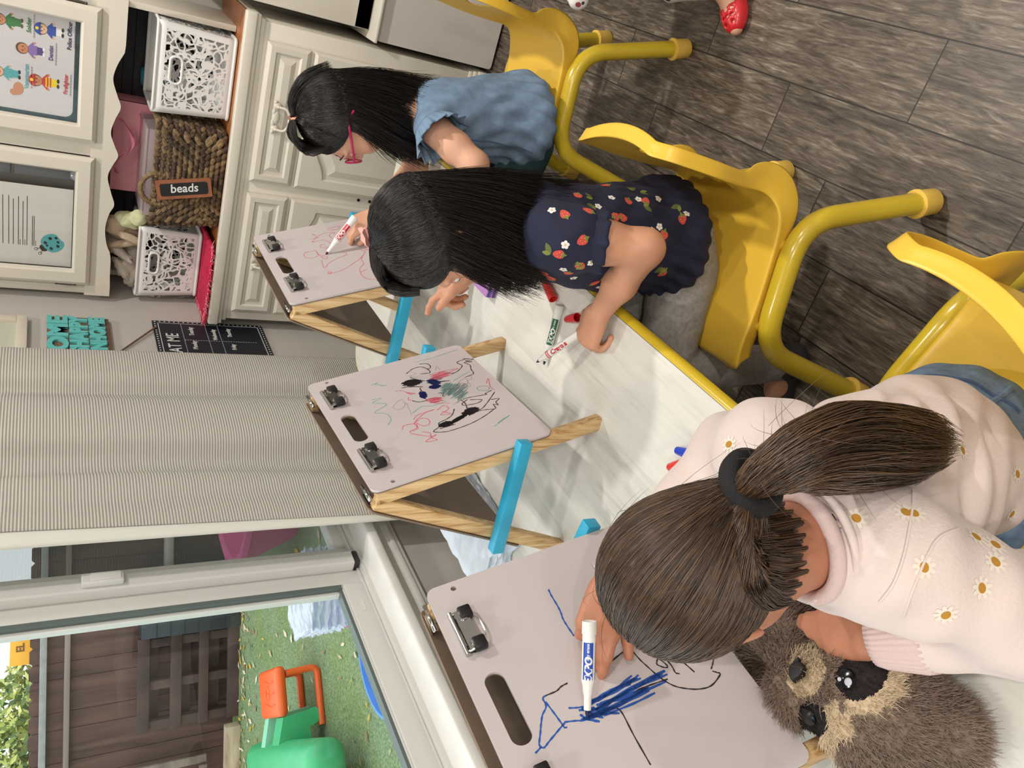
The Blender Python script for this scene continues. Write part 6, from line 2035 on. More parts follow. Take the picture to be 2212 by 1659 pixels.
# ---- loose hair falling from the crown
def ring_end(table, phi):
    """table rows: phi, x, y, z of the hair ends"""
    t = np.array(table); return np.stack([np.interp(phi, t[:, 0], t[:, i]) for i in (1, 2, 3)], -1)
def loose_hair(c, rad, A, ends, n, M_, seed, part=None, fringe=True, spread=.012, phimax=2.25, bulge=.06):
    r = np.random.default_rng(seed); v = []
    while len(v) < n:
        q = r.normal(size=(6000, 3)); q /= np.linalg.norm(q, axis=1, keepdims=True)
        x, y, z = q.T
        phi = np.arctan2(x, -y)
        ok = (z > -.55) & ((np.abs(phi) < 1.75) | ((z > .42) & (np.abs(phi) <= 3.2)))
        v.extend(q[ok])
    v = np.array(v[:n]); x, y, z = v.T
    phi = np.arctan2(x, -y)
    pe = np.where(np.abs(phi) > 1.5, np.sign(phi) * (1.5 + (np.abs(phi) - 1.5) * (phimax - 1.5) / 1.65), phi)
    pe = pe + r.normal(size=n) * .07
    ez = -.18 - .15 * r.random(n)
    ez = np.minimum(ez, z - .05)
    cs = np.sqrt(1 - ez ** 2)
    e = np.stack([np.sin(pe) * cs, -np.cos(pe) * cs, ez], 1)
    om = np.arccos(np.clip((v * e).sum(1), -1, 1))[:, None]
    sl = lambda t: (np.sin((1 - t) * om) * v + np.sin(t * om) * e) / (np.sin(om) + 1e-6)
    lay = r.random((n, 1)) ** .7
    W = lambda q, s: c + (q * s * rad) @ A
    E = ring_end(ends, pe) + r.normal(size=(n, 3)) * spread * np.array((1, 1, 2.2))
    E = E + (np.array(c)[None] - E) * ((1 - lay) * .42) * np.array((1, 1, 0)); E[:, 2] += (r.random(n) ** 2) * .05
    k = 1 + bulge * (lay - .35)
    p0, p1, p2, p3 = W(v, 1.0), W(sl(.34), k), W(sl(.68), k), W(e, k)
    down = np.array((0, 0, -1.0))
    L = (p3[:, 2] - E[:, 2])[:, None]
    p4 = p3 * .60 + E * .40; p4[:, 2] = p3[:, 2] - L[:, 0] * .40
    p4 = p4 + (p3 - np.array(c)) * np.array((1, 1, 0)) * .10
    p5 = p3 * .22 + E * .78; p5[:, 2] = p3[:, 2] - L[:, 0] * .75
    Q = np.stack([p0, p1, p2, p3, p4, p5, E], 1)
    u = np.linspace(0, 6, M_); i = np.minimum(u.astype(int), 5); t = (u - i)[None, :, None]
    ext = np.concatenate([2 * Q[:, :1] - Q[:, 1:2], Q, 2 * Q[:, -1:] - Q[:, -2:-1]], 1)
    a, b, c_, d = ext[:, i], ext[:, i + 1], ext[:, i + 2], ext[:, i + 3]
    P = .5 * (2 * b + (c_ - a) * t + (2 * a - 5 * b + 4 * c_ - d) * t ** 2 + (3 * b - a - 3 * c_ + d) * t ** 3)
    ph = r.random((n, 1)) * 6.3; uu = np.linspace(0, 1, M_)[None]
    P[..., 0] += .003 * np.sin(5 * uu + ph) * uu; P[..., 1] += .003 * np.cos(4.3 * uu + ph * 1.7) * uu
    return P
def hair_core(c, rad, A, ends, lo, hi, name, mat, parent, phis=np.linspace(-1.7, 1.7, 13), F=None):
    f_ = Field(lo, hi, .0045)
    f_.ell(c, rad * .93, A, .01)
    for ph in phis:
        e = np.array((math.sin(ph) * .95, -math.cos(ph) * .95, -.2)); p = c + (e * rad * .78) @ A
        E = ring_end(ends, np.array([ph]))[0]; E2 = E * .74 + np.array((c[0], c[1], E[2])) * .26
        m = p * .5 + E2 * .5
        f_.chain([p, m, E2 + np.array((0, 0, .035))], [.018, .018, .008], .02)
    f_.cut(c + A[1] * rad[1] * .50, A[1] * .92 - A[2] * .55, .01) if F is None else f_.cut(*F)
    return body_obj(f_, name, [mat], parent, 2)
HAIRB = hair_mat('black_hair', (10, 8, 9), (40, 28, 24), .30)
HAIRBU = M('black_hair_base', (9, 8, 8), .55)
MAT_GOLD = M('rose_gold', (216, 150, 122), .25, .9)
def butterfly(c, d, n, parent, s=1.0, mat=None):
    """claw clip: two wings on a hinge"""
    X = frame_mat(c, nz(np.cross(d, n)), nz(d), nz(n))
    mb = MB()
    w = [(0, -.008), (.007, -.014), (.016, -.012), (.0135, -.003), (.019, .006), (.012, .013), (.004, .010), (0, .005)]
    for sx in (-1, 1):
        ww = [(p[0] * s, p[1] * s) for p in w]
        mb.prism(ww if sx == 1 else [(-p[0], p[1]) for p in ww][::-1], 0, .002, 0, X @ Matrix.Rotation(sx * -.55, 4, 'Y'))
    mb.tube([X @ Vector((0, -.013 * s, .001)), X @ Vector((0, .013 * s, .001))], .003 * s, 8)
    return mb.build('hair_clip', mat or M('pink_clip', (236, 170, 160), .3), parent)

# ---- girl in the strawberry dress (middle)
g2 = thing('person', 'girl with loose black hair in a navy strawberry dress resting her head on one hand', 'person', (0, 0, 0))
H2 = np.array((-.388, 1.112, .902)); F2 = nz(-.86, -.16, -.48); U2 = nz(-.48, .05, .87)
N2 = np.array((-.352, 1.102, .780))
SL2, EL2, WL2 = np.array((-.338, 1.028, .740)), np.array((-.315, .958, .605)), np.array((-.462, 1.022, .592))
SR2, ER2, WR2 = np.array((-.352, 1.195, .735)), np.array((-.470, 1.265, .605)), np.array((-.466, 1.152, .800))
SP2 = [np.array(p) for p in ((-.350, 1.145, .400), (-.352, 1.135, .49), (-.362, 1.120, .58), (-.362, 1.112, .665), (-.352, 1.108, .725))]
w2 = nz(.10, 1, 0)
AX2 = np.stack([w2, np.cross(w2, (0, 0, 1)), (0, 0, 1)])
fd = Field((-.75, .85, .0), (-.18, 1.36, 1.04), .0034)
q2, A2 = add_head(fd, H2, F2, U2, .95)
fd.cap(N2, H2 - F2 * .012 - U2 * .03, .037, .038, .02)
for p, r in zip(SP2, ((.100, .088, .085), (.090, .075, .08), (.095, .072, .08), (.098, .068, .075), (.080, .052, .055))): fd.ell(p, r, AX2, .04)
for s, e, w in ((SL2, EL2, WL2), (SR2, ER2, WR2)): fd.chain([s, s * .45 + e * .55, e, e * .45 + w * .55, w], [.036, .035, .0305, .0275, .0195], .016)
for sy in (-1, 1):
    hp = SP2[0] + np.array((-.04, sy * .055, -.025)); kn = np.array((-.58, 1.10 + sy * .075, .385)); an = np.array((-.55, 1.10 + sy * .08, .075))
    fd.chain([hp, kn, an], [.060, .043, .030], .02); fd.chain([an, an + np.array((-.06, 0, -.035)), an + np.array((-.11, 0, -.048))], [.028, .025, .020], .015)
add_hand(fd, WL2 + np.array((0, 0, .006)), nz(-1, .17, -.04), (.05, .02, 1), 1, 1.08, curls=[(46, 62, 40), (58, 70, 44), (64, 74, 44), (68, 76, 44)], thumb=(50, 20, 24, 16), spread=2)
add_hand(fd, WR2, nz(-.62, .42, .36), (.55, .30, .70), -1, .92, curls=[(12, 16, 10), (60, 66, 40), (66, 70, 40), (70, 70, 40)], thumb=(30, 16, 20, 10), spread=3)
body_obj(fd, 'body', [SKIN_B, LIPS], g2, 2, [(q2(0, .084, -.053), .016)])
eyes(q2, A2, g2)
MAT_NAVY = M('navy_cotton', (24, 28, 54), .85, var=.12, scale=30, bump=.15, bscale=500)
ds = Field((-.58, .90, .33), (-.15, 1.36, .84), .0036)
for p, r in zip(SP2, ((.118, .100, .075), (.114, .096, .085), (.112, .090, .085), (.108, .080, .08), (.090, .062, .052))): ds.ell(p, r, AX2, .05)
ds.ell((-.345, 1.14, .42), (.122, .106, .05), AX2, .04)
for s, e in ((SL2, EL2), (SR2, ER2)):
    m = s + (e - s) * .30
    ds.ell(m, (.052, .052, .058), None, .03); ds.ell(s + np.array((0, 0, .0)), (.050, .050, .046), None, .03)
    ds.cut(s + (e - s) * .52, e - s, .004) if False else None
dm = lambda P: .0030 * np.sin(np.arctan2(P[..., 1] - 1.12, P[..., 0] + .36) * 22 + 3 * np.sin(P[..., 2] * 20)) * np.clip((.62 - P[..., 2]) / .2, 0, 1) + .0015 * np.sin(P @ np.array((60, 40, 90), np.float32))
ds.warp(dm)
nk2 = nz(H2 - N2)
ds.cap(N2 + nk2 * .004, N2 + nk2 * .12, .036, .046, .004, neg=True)
ds.cut(N2 + nk2 * .012, nk2)
# arm openings of the short puffed sleeves
for s, e in ((SL2, EL2), (SR2, ER2)):
    d = nz(e - s); o_ = s + (e - s) * .40
    ds.cap(o_ + d * .052, o_ + d * .18, .0425, .040, .003, neg=True)
ds.cut((-.36, 1.13, .398), (0, 0, -1), .004)
dress = body_obj(ds, 'dress', [MAT_NAVY], g2, 2)
def ruffle(c, ax, r0, r1, ln, waves, amp, name, mat, parent, up=(0, 0, 1), thick=.0016):
    """flared frill round an opening"""
    ax = nz(ax); a = nz(np.cross(ax, up)); b = np.cross(ax, a); n = 160; vs, fs = [], []
    for j in range(6):
        t = j / 5
        for k in range(n):
            th = 2 * PI * k / n
            w_ = amp * t * (math.sin(waves * th) + .5 * math.sin(waves * 1.7 * th + 1))
            r = r0 + (r1 - r0) * t + w_
            vs.append(np.array(c) + ax * (ln * t + .4 * w_) + (a * math.cos(th) + b * math.sin(th)) * r)
    for j in range(5):
        for k in range(n): fs.append((j * n + k, j * n + (k + 1) % n, (j + 1) * n + (k + 1) % n, (j + 1) * n + k))
    o = MB().add(vs, fs).build(name, mat, parent, auto=False)
    so = o.modifiers.new('thick', 'SOLIDIFY'); so.thickness = thick
    return o
for s, e in ((SL2, EL2), (SR2, ER2)):
    d = nz(e - s); ruffle(s + (e - s) * .36, d, .047, .053, .030, 11, .0025, 'sleeve_frill', MAT_NAVY, g2)
# printed strawberries, leaves and blossoms
bv = bvh_of(dress); vs, fs, mi = [], [], []
berry = [(0, -.0105), (.004, -.0085), (.0072, -.003), (.0082, .002), (.0066, .0062), (.003, .008), (0, .0075), (-.003, .008), (-.0066, .0062), (-.0082, .002), (-.0072, -.003), (-.004, -.0085)]
leafs = [(0, 0), (.0035, .004), (.0045, .009), (.0022, .014), (0, .0165), (-.0022, .014), (-.0045, .009), (-.0035, .004)]
cal = [(-.007, .006), (-.003, .0075), (0, .0125), (.003, .0075), (.007, .006), (.003, .0045), (0, .003), (-.003, .0045)]
r = random.Random(12)
def put(px, py, kind, rot=None):
    o_, d_ = photo_ray(px, py); h = bv.ray_cast(o_, d_)
    if h[0] is None: return
    rot = r.uniform(0, 6.28) if rot is None else rot
    c, n_ = h[0], h[1]
    if kind == 'b':
        decal(vs, fs, mi, bv, c, n_, (0, 0, 1), berry, 0, .0005, 1.0, rot); decal(vs, fs, mi, bv, c, n_, (0, 0, 1), cal, 1, .0009, 1.0, rot)
        for q in range(5):
            a_ = q * 1.26 + rot
            decal(vs, fs, mi, bv, c + (n_.cross(Vector((0, 0, 1))).normalized() * math.cos(a_) + n_.cross(n_.cross(Vector((0, 0, 1)))).normalized() * math.sin(a_)) * .0042, n_, (0, 0, 1), circ(.0008, 6), 3, .0009)
    elif kind == 'l':
        decal(vs, fs, mi, bv, c, n_, (0, 0, 1), leafs, 2, .0005, 1.1, rot); decal(vs, fs, mi, bv, c, n_, (0, 0, 1), leafs, 1, .0007, .9, rot + 1.0)
    elif kind == 'f':
        for q in range(5):
            a_ = q * 2 * PI / 5 + rot
            decal(vs, fs, mi, bv, c, n_, (0, 0, 1), [(x + .0036 * math.cos(a_), y + .0036 * math.sin(a_)) for x, y in circ(.0025, 8)], 4, .0005, 1.15)
        decal(vs, fs, mi, bv, c, n_, (0, 0, 1), circ(.0015, 8), 3, .0009)
BER = [(1308, 400), (1248, 422), (1357, 435), (1394, 435), (1345, 470), (1272, 455), (1220, 463), (1474, 473), (1435, 506), (1259, 519), (1208, 550), (1432, 590), (1284, 612), (1190, 602), (1173, 590), (1175, 608), (1253, 575), (1330, 468), (1228, 590), (1290, 560)]
LEA = [(1368, 413), (1382, 415), (1390, 445), (1280, 430), (1283, 445), (1468, 443), (1190, 548), (1296, 605), (1280, 630), (1432, 578), (1200, 640), (1262, 576), (1400, 570)]
FLO = [(1321, 427), (1379, 431), (1422, 429), (1292, 446), (1192, 454), (1483, 461), (1424, 490), (1410, 498), (1426, 532), (1221, 529), (1277, 568), (1317, 566), (1217, 582), (1239, 600), (1252, 625), (1295, 620), (1175, 620), (1191, 622), (1373, 630), (1271, 385)]
for p in BER: put(*p, 'b')
for p in LEA: put(*p, 'l')
for p in FLO: put(*p, 'f')
join_decals(dress, vs, fs, mi, [M('berry_red', (204, 78, 66), .85), M('berry_leaf', (120, 128, 58), .85), M('berry_leaf_dark', (92, 104, 52), .85), M('berry_seed', (226, 180, 120), .85), M('blossom', (226, 224, 220), .85)])
# grey leggings
MAT_GREY = M('grey_knit', (142, 138, 134), .95, var=.18, scale=140, bump=.3, bscale=500)
lg = Field((-.68, .95, .05), (-.22, 1.30, .50), .0042)
lg.ell(SP2[0] + np.array((-.005, 0, -.005)), (.112, .098, .075), AX2, .03)
for sy in (-1, 1):
    hp = SP2[0] + np.array((-.04, sy * .055, -.022)); kn = np.array((-.58, 1.10 + sy * .075, .385)); an = np.array((-.55, 1.10 + sy * .08, .085))
    lg.chain([hp, kn, an], [.068, .051, .040], .02)
lg.warp(lambda P: .0013 * np.sin(P @ np.array((110, 30, 60), np.float32)) * np.sin(P @ np.array((20, 90, 40), np.float32)))
body_obj(lg, 'leggings', [MAT_GREY], g2, 2)
# hair
c2, r2 = q2(0, -.010, .022), np.array((.0765, .0905, .083))
ENDS2 = [(-2.3, -.462, 1.040, .750), (-1.6, -.430, 1.045, .72), (-1.0, -.375, 1.032, .672), (-.4, -.312, 1.060, .642), (0, -.283, 1.100, .635), (.5, -.278, 1.150, .645), (1.1, -.300, 1.200, .68), (1.7, -.37, 1.215, .74), (2.3, -.46, 1.20, .77)]
P = loose_hair(c2, r2, A2, ENDS2, 9500, 17, 51, phimax=2.1)
V1, F1 = strands(P, .00052)
CL2 = np.array((-.4055, 1.128, .993))
fr = []
for sx in np.linspace(-.045, .045, 9):
    p0 = q2(sx, .070, .062); fr.append([p0, q2(sx * .8, .062, .090), q2(sx * .5, .035, .112), CL2 + np.array((0, sx * .2, .004))])
PF = np.concatenate([lock(f, [.007, .011, .011, .006], 130, 12, 60 + k, .6, .05, .001) for k, f in enumerate(fr)])
V2, F2_ = strands(PF, .00048)
hr2 = fast_mesh('hair', np.concatenate([V1, V2]), np.concatenate([F1, F2_ + len(V1)]), HAIRB, g2)
hair_core(c2, r2, A2, ENDS2, (-.56, .98, .66), (-.22, 1.28, 1.03), 'hair_base', HAIRBU, hr2, F=(q2(0, .058, .0), A2[1] * .9 - A2[2] * .75, .01))
butterfly(CL2 + A2[2] * .012, A2[1], A2[2], g2, 1.1)

# ---- girl in the denim dress with glasses (farthest)
g1 = thing('person', 'girl with pink glasses and black hair in a denim top at the farthest easel', 'person', (0, 0, 0))
H1 = np.array((-.382, 1.800, .858)); F1_ = nz(-.95, -.10, -.28); U1 = nz(-.28, .03, .95)
N1 = np.array((-.340, 1.795, .725))
SL1, EL1, WL1 = np.array((-.345, 1.712, .680)), np.array((-.385, 1.600, .605)), np.array((-.520, 1.640, .590))
SR1, ER1, WR1 = np.array((-.335, 1.885, .685)), np.array((-.490, 1.905, .610)), np.array((-.597, 1.790, .735))
SP1 = [np.array(p) for p in ((-.315, 1.840, .400), (-.318, 1.830, .47), (-.325, 1.815, .545), (-.332, 1.805, .615), (-.336, 1.800, .670))]
w1 = nz(.06, 1, 0); AX1 = np.stack([w1, np.cross(w1, (0, 0, 1)), (0, 0, 1)])
fd = Field((-.74, 1.52, .0), (-.14, 2.06, 1.0), .0034)
q1, A1 = add_head(fd, H1, F1_, U1, .97)
fd.cap(N1, H1 - F1_ * .012 - U1 * .03, .036, .038, .02)
for p, r_ in zip(SP1, ((.100, .088, .085), (.088, .072, .08), (.09, .070, .075), (.092, .066, .07), (.075, .050, .05))): fd.ell(p, r_, AX1, .04)
for s, e, w in ((SL1, EL1, WL1), (SR1, ER1, WR1)): fd.chain([s, s * .45 + e * .55, e, e * .45 + w * .55, w], [.037, .035, .030, .027, .0195], .016)
for sy in (-1, 1):
    hp = SP1[0] + np.array((-.04, sy * .055, -.025)); kn = np.array((-.54, 1.86 + sy * .075, .385)); an = np.array((-.50, 1.86 + sy * .08, .075))
    fd.chain([hp, kn, an], [.060, .043, .030], .02); fd.chain([an, an + np.array((-.06, 0, -.035)), an + np.array((-.11, 0, -.048))], [.028, .025, .020], .015)
add_hand(fd, WL1, nz(-.95, .25, -.08), (0, 0, 1), 1, .92, thumb=(40, 15, 15, 10))
add_hand(fd, WR1, nz(-.46, -.18, .87), (.72, -.50, .40), -1, .92, curls=[(34, 40, 24), (46, 48, 28), (56, 56, 32), (62, 60, 34)], thumb=(36, 14, 18, 14), spread=3)
body_obj(fd, 'body', [SKIN_C, LIPS], g1, 2, [(q1(0, .086, -.054), .016)])
eyes(q1, A1, g1)
# glasses
MAT_GLS = M('magenta_frame', (172, 24, 84), .3)
gl = MB()
for sx in (-1, 1):
    ring = [q1(sx * .033 + .024 * math.cos(a), .098 - .35 * (abs(sx * .033 + .024 * math.cos(a)) ** 1.5), -.006 + .0185 * math.sin(a)) for a in np.linspace(0, 2 * PI, 29)[:-1]]
    gl.tube(ring, .0022, 8, closed=True)
    gl.tube([q1(sx * .057, .092, -.002), q1(sx * .070, .080, .000), q1(sx * .0795, .030, .004), q1(sx * .0795, -.010, .006), q1(sx * .079, -.028, -.010)], .0030, 8)
gl.tube([q1(-.010, .0975, -.004), q1(0, .100, -.001), q1(.010, .0975, -.004)], .0020, 8)
gls = gl.build('glasses', MAT_GLS, g1)
ln = MB()
for sx in (-1, 1):
    pts = [q1(sx * .033 + .0225 * math.cos(a), .0965 - .35 * (abs(sx * .033 + .0225 * math.cos(a)) ** 1.5), -.006 + .017 * math.sin(a)) for a in np.linspace(0, 2 * PI, 29)[:-1]]
    ln.add(pts, [tuple(range(28))], 0, True)
ln.build('lens', glass_mat('lens_glass', (.95, .95, .95, 1)), gls)
# eyebrows
eb = MB()
for sx in (-1, 1): eb.tube([q1(sx * .016, .0905, .020), q1(sx * .032, .0885, .0245), q1(sx * .050, .076, .019)], [.0012, .0022, .0010], 6)
eb.build('eyebrows', HAIRBU, g1)
MAT_DEN2 = M('light_denim', (112, 136, 162), .9, var=.16, scale=40, bump=.25, bscale=420)
dt = Field((-.52, 1.60, .33), (-.14, 2.02, .79), .0036)
for p, r_ in zip(SP1, ((.138, .108, .085), (.122, .098, .085), (.108, .086, .08), (.102, .078, .07), (.088, .060, .05))): dt.ell(p, r_, AX1, .05)
dt.ell((-.31, 1.845, .385), (.148, .112, .055), AX1, .04)
for s, e in ((SL1, EL1), (SR1, ER1)): dt.ell(s + (e - s) * .08, (.046, .046, .046), None, .03)
dt.warp(lambda P: .0034 * np.sin(np.arctan2(P[..., 1] - 1.82, P[..., 0] + .32) * 17 + 2.5 * np.sin(P[..., 2] * 24)) * np.clip((.60 - P[..., 2]) / .15, 0, 1) + .0016 * np.sin(P @ np.array((70, 50, 80), np.float32)))
nk1 = nz(H1 - N1)
dt.cap(N1 - nk1 * .02, N1 + nk1 * .12, .040, .050, .004, neg=True)
dt.cut(N1 + nk1 * .004, nk1)
for s, e in ((SL1, EL1), (SR1, ER1)):
    d = nz(e - s); dt.cap(s + d * .030, s + d * .16, .0435, .041, .003, neg=True)
dt.cut((-.31, 1.84, .352), (0, 0, -1), .004)
dtop = body_obj(dt, 'denim_top', [MAT_DEN2], g1, 2)
for s, e in ((SL1, EL1), (SR1, ER1)):
    d = nz(e - s + np.array((0, 0, .03)))
    ruffle(s + d * .004, d, .047, .066, .040, 13, .0055, 'sleeve_ruffle', MAT_DEN2, g1)
MAT_DENS = M('denim_stitch', (74, 96, 126), .9)
seam(dtop, [(975, 245), (985, 275), (990, 310)], g1, 'seam', .0022, MAT_DENS)
seam(dtop, [(1008, 300), (1050, 305), (1100, 315), (1150, 330)], g1, 'seam', .0018, MAT_DENS)
lg = Field((-.64, 1.70, .05), (-.16, 2.02, .50), .0045)
lg.ell(SP1[0] + np.array((-.005, 0, -.005)), (.120, .10, .078), AX1, .03)
for sy in (-1, 1):
    hp = SP1[0] + np.array((-.04, sy * .055, -.022)); kn = np.array((-.54, 1.86 + sy * .075, .385)); an = np.array((-.50, 1.86 + sy * .08, .085))
    lg.chain([hp, kn, an], [.070, .052, .040], .02)
body_obj(lg, 'leggings', [M('teal_knit', (30, 66, 70), .9, var=.1, scale=60)], g1, 2)
c1, r1 = q1(0, -.010, .022), np.array((.078, .0925, .085))
ENDS1 = [(-2.3, -.462, 1.735, .700), (-1.7, -.440, 1.725, .675), (-1.1, -.385, 1.740, .655), (-.5, -.300, 1.775, .625), (0, -.268, 1.815, .610), (.6, -.268, 1.855, .62), (1.2, -.32, 1.885, .65), (1.8, -.40, 1.89, .69), (2.3, -.46, 1.88, .70)]
P = loose_hair(c1, r1, A1, ENDS1, 8500, 17, 52, phimax=1.72)
V1, F1b = strands(P, .00055)
CL1 = q1(0, -.012, .112)
fr = []
for sx in np.linspace(-.055, .055, 10):
    p0 = q1(sx, .066 - abs(sx) * .3, .058 - abs(sx) * .4); fr.append([p0, q1(sx * .9, .058, .094), q1(sx * .6, .030, .122), CL1 + A1[0] * sx * .2])
for sx in (-1, 1): fr.append([q1(sx * .068, .035, .02), q1(sx * .066, .01, .065), q1(sx * .035, -.01, .10), CL1])
fr.append([CL1, q1(0, -.045, .112), q1(0, -.088, .075), q1(0, -.108, .01)])
PF = np.concatenate([lock(f, [.007, .012, .012, .006] if k < 12 else [.008, .02, .03, .03], 130 if k < 12 else 350, 12, 80 + k, .6, .05, .001) for k, f in enumerate(fr)])
V2, F2b = strands(PF, .00048)
hr1 = fast_mesh('hair', np.concatenate([V1, V2]), np.concatenate([F1b, F2b + len(V1)]), HAIRB, g1)
hair_core(c1, r1, A1, ENDS1, (-.54, 1.66, .58), (-.20, 1.96, 1.0), 'hair_base', HAIRBU, hr1, phis=np.linspace(-1.35, 1.35, 11), F=(q1(0, .050, .0), A1[1] * .9 - A1[2] * .75, .01))
ring_tube(CL1, A1[1] * .7 + A1[2] * -.2, .016, .010, .0035, MAT_GOLD, 'hair_clip', g1)
# leopard cuff on the drawing wrist
cw = MB(); d = nz(ER1 - WR1)
rib_cuff(WR1 + d * .022, WR1 + d * .006, .0235, .0225, 'wristband', M('leopard_band', (196, 158, 100), .8, var=.6, scale=160), g1, 30, .0003)

# shoes under the table
def shoe(x, y, parent, mat, d=(-1, 0, 0)):
    d = np.array(d, float); b = np.array((x, y, 0.0))
    f_ = Field(b + np.array((-.17, -.08, .0)) + np.minimum(d, 0) * 0, b + np.array((.10, .08, .13)), .004)
    f_.ell(b + d * .075 + np.array((0, 0, .028)), (.055, .034, .030), None, .02); f_.ell(b - d * .0 + np.array((0, 0, .034)), (.050, .033, .036), None, .02)
    f_.cap(b + np.array((0, 0, .05)), b + np.array((0, 0, .085)), .037, .040, .015)
    f_.cut((0, 0, .0035), (0, 0, -1), .003)
    return body_obj(f_, 'shoe', [mat], parent, 2)
MAT_SHOE = M('dark_shoe', (46, 44, 46), .6)
for sy in (-1, 1):
    shoe(-.55, 1.10 + sy * .08, g2, MAT_SHOE); shoe(-.50, 1.86 + sy * .08, g1, M('brown_shoe', (84, 62, 48), .6)); shoe(-.60, .48 + sy * .09, g3, MAT_SHOE)
marker('washable_marker', 'maroon washable marker held in the strawberry dress girl\'s fist', (-.617, 1.106, .628), (-.498, 1.040, .586), (92, 26, 40), 'broad')
# ------------------------------------------------------------------ plush sloth lying on the table
pl = thing('plush_sloth', 'brown plush sloth with dark eye patches under the pink sweater girl\'s hand', 'plush toy', (0, 0, 0))
cr = nz(.66, -.75, .0); la = np.cross((0, 0, 1), cr)                     # crown direction, sideways
PC_ = np.array((-.592, .286, .622))
pf = Field((-.84, .12, .556), (-.44, .50, .72), .0034)
AXP = np.stack([cr, la, (0, 0, 1)])
pf.ell(PC_, (.074, .084, .062), AXP, .03)
pf.ell(PC_ - cr * .088 + la * .006 + np.array((0, 0, .018)), (.040, .042, .040), AXP, .03)         # muzzle
pf.ell(PC_ + cr * .064 - la * .022 + np.array((0, 0, -.024)), (.034, .044, .034), AXP, .014)        # ear lumps
pf.ell(PC_ - cr * .004 + la * -.088 + np.array((0, 0, -.038)), (.042, .026, .022), AXP, .012)
pf.ell(PC_ - cr * .150 + la * .050 + np.array((0, 0, -.030)), (.075, .070, .036), AXP, .02)          # body
pf.chain([PC_ - cr * .10 + la * .055 + np.array((0, 0, -.02)), PC_ - cr * .12 + la * .10 + np.array((0, 0, -.005)), PC_ - cr * .17 + la * .10 + np.array((0, 0, -.01))], [.026, .025, .024], .015)
pf.cut((0, 0, TZ + .003), (0, 0, -1), .003)
MAT_PB = M('plush_brown', (134, 116, 102), .95, var=.15, scale=60)
MAT_PCR = M('plush_cream', (206, 186, 156), .95, var=.1, scale=60)
MAT_PDK = M('plush_dark', (34, 27, 27), .95, var=.15, scale=60)
Vp, Fp = pf.mesh(); Vp, Fp = biggest(Vp, Fp); Vp = relax(Vp, Fp, 2)
def to_px(P):
    q = (P - np.array((0, 0, 1.45))) @ R.T
    return np.stack([FPX * q[:, 0] / q[:, 2] + 1106, FPX * q[:, 1] / q[:, 2] + 829.5], 1)
def plush_region(P):
    """0 brown, 1 cream, 2 dark: markings of the face"""
    x, y = to_px(P).T
    reg = np.zeros(len(P), int)
    nzz = 6 * np.sin(x * .21) + 6 * np.sin(y * .17 + x * .07)
    E_ = lambda cx, cy, rx, ry, a=0: (((x - cx) * math.cos(a) + (y - cy) * math.sin(a)) / rx) ** 2 + ((-(x - cx) * math.sin(a) + (y - cy) * math.cos(a)) / ry) ** 2
    up = P[:, 2] > .585
    reg[(E_(1741, 1452, 42, 54, .2) < 1) & up] = 1
    reg[(E_(1872, 1464, 84 + nzz, 82 + nzz, 0) < 1) & ((x - 1862) + (y - 1456) * .9 > 18) & up] = 1
    reg[(E_(1772, 1568, 62 + nzz, 60 + nzz, 0) < 1) & ((x - 1752) + (y - 1545) * .8 > 14) & up] = 1
    reg[(E_(1818, 1572, 30, 22, .6) < 1) & up] = 1
    reg[(E_(1862, 1456, 62, 50, -.75) < 1) & up] = 2
    reg[(E_(1757, 1552, 30, 40, -.5) < 1) & up] = 2
    return reg
mi = plush_region(Vp[Fp].mean(1))
pb = fast_mesh('plush_body', Vp, Fp, [MAT_PB, MAT_PCR, MAT_PDK], pl, mi)
# fur
r = np.random.default_rng(41)
pv = Vp[Fp]; ar = np.linalg.norm(np.cross(pv[:, 1] - pv[:, 0], pv[:, 3] - pv[:, 0]), axis=1)
fi = r.choice(len(Fp), 24000, p=ar / ar.sum())
a, b = r.random((24000, 1)), r.random((24000, 1))
ro = pv[fi, 0] * (1 - a) * (1 - b) + pv[fi, 1] * a * (1 - b) + pv[fi, 2] * a * b + pv[fi, 3] * (1 - a) * b
nn = np.cross(pv[fi, 1] - pv[fi, 0], pv[fi, 3] - pv[fi, 0]); nn /= np.linalg.norm(nn, axis=1, keepdims=True) + 1e-9
rg = plush_region(ro)
nose_c = np.array((-.628, .366, .655))
flow = ro - np.array((-.66, .40, .64)); flow /= np.linalg.norm(flow, axis=1, keepdims=True)
L = np.where(rg == 2, .003, np.where(rg == 1, .009, .0095))[:, None] * (.6 + .6 * r.random((24000, 1)))
u = np.linspace(0, 1, 5)[None, :, None]
PFu = ro[:, None] + nn[:, None] * (L[:, None] * .75 * u) + (flow + .45 * r.normal(size=ro.shape) + np.array((0, 0, -.25)))[:, None] * (L[:, None] * .75 * u ** 2)
PFu[..., 2] = np.maximum(PFu[..., 2], TZ + .002)
for k, (nm, mt) in enumerate((('brown', MAT_PB), ('cream', MAT_PCR), ('dark', MAT_PDK))):
    pass
V, F = strands(PFu, .00055, .3)
fast_mesh('fur', V, F, [M('fur_brown', (142, 124, 110), .9), M('fur_cream', (214, 196, 166), .9), M('fur_dark', (36, 29, 29), .9)], pb, np.repeat(rg, 4 * 3))
bv = bvh_of(pb)
def on_plush(px, py):
    o_, d_ = photo_ray(px, py); h = bv.ray_cast(o_, d_); return h
h = on_plush(1829, 1467)
